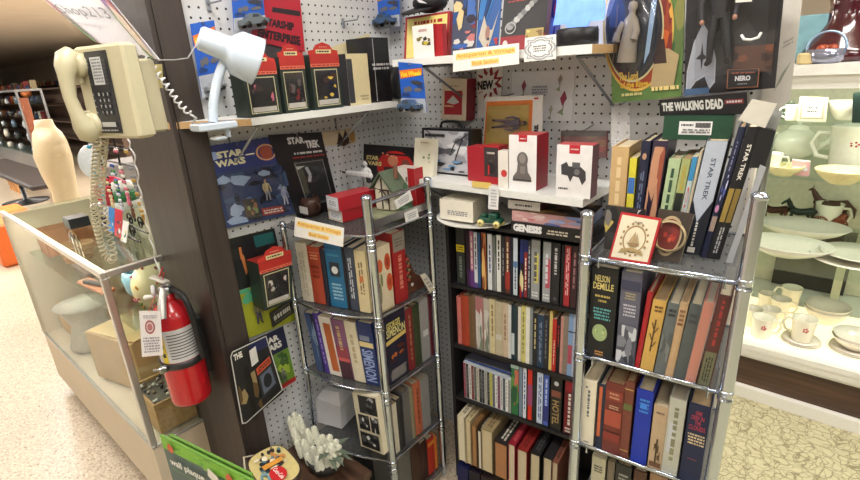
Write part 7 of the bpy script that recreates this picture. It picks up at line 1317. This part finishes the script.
b = B(); q0 = at(20, 96, y=2.3); q1 = at(44, 190, y=2.3); b.box((at(33, 140, y=2.3).x-.09, 2.3, 0), (at(33, 140, y=2.3).x+.09, 2.4, at(22, 98, y=2.3).z), mat((150, 84, 54), .5, 0, .1, 12)); obj('wooden_upright', b, None, 'reddish brown upright board right of the glass tower', 'board')
# far shelving with dark band and goods
def farshelf(px0, px1, y, ztop, label, cols, seed, name='shop_shelving', levels=4, cat='shelf', wood_=(92, 72, 60)):
    x0, x1 = at(px0, 90, y=y).x, at(px1, 90, y=y).x; t = thing(name, ((x0+x1)/2, y+.2, 0), label, cat); m_ = mat(wood_, .6, 0, .08)
    for xx in (x0, x1-.03): b = B(); b.box((xx, y, 0), (xx+.03, y+.4, ztop), m_); obj('side_panel', b, t)
    b = B(); b.box((x0+.03, y+.38, 0), (x1-.03, y+.4, ztop), m_); obj('back_panel', b, t)
    rd = random.Random(seed)
    for k in range(levels+1):
        zz_ = ztop-.03-(ztop-.1)*k/levels; b = B(); b.box((x0+.031, y, zz_), (x1-.031, y+.379, zz_+.03), m_); obj('shelf_board', b, t)
        xx = x0+.08; j = 0
        while xx < x1-.2 and zz_ > .5 and j < 26:
            w_ = rd.uniform(.08, .22); h_ = rd.uniform(.07, .24); c1 = rd.choice(cols); b = B()
            if rd.random() < .5: b.bbox((xx+w_/2, y+.14, zz_+.0305+h_/2), (w_*.9, .12, h_), mat(c1), rd.uniform(-.15, .15), .006)
            else: b.lathe([(0, 0), (w_*.3, 0), (w_*.42, h_*.3), (w_*.4, h_*.6), (w_*.15, h_*.8), (w_*.2, h_), (0, h_)], (xx+w_/2, y+.14, zz_+.0305), mat(c1, .3), 14)
            cn = CN[c1]; o_ = obj('bric_a_brac', b, None, '%s curio, %s from left on the %s board of %s' % (cn, ORD[j], ['top', 'second', 'third', 'fourth', 'fifth'][k], label.split(' ')[0]+' far shelving'), 'curio', 'curios on the %s far shelving' % label.split(' ')[0]); xx += w_+rd.uniform(.02, .1); j += 1
CN = {(196, 150, 110): 'tan', (230, 226, 216): 'white', (120, 80, 60): 'brown', (180, 90, 50): 'rust', (90, 100, 110): 'grey', (206, 190, 150): 'cream', (150, 60, 60): 'red', (60, 90, 140): 'blue'}
farshelf(-12, 110, 3.4, 1.60, 'dark wooden shelving loaded with curios far across the shop', list(CN), 5)
farshelf(20, 120, 5.5, 1.75, 'long rear shelving along the back wall', list(CN), 9, levels=3)
b = B(); p = at(30, 92, y=3.3); b.ball((p.x, 3.22, p.z-.02), .12, .12, .11, mat((196, 110, 60), .5), 18, 11); b.lathe([(0, 0), (.02, 0), (.02, p.z-.13)], (p.x, 3.22, 0), STEEL, 10); b.lathe([(0, 0), (.15, 0), (.15, .01), (0, .012)], (p.x, 3.22, 0), STEEL, 20); obj('orange_globe', b, None, 'round orange brown globe on a tall thin stand', 'globe')
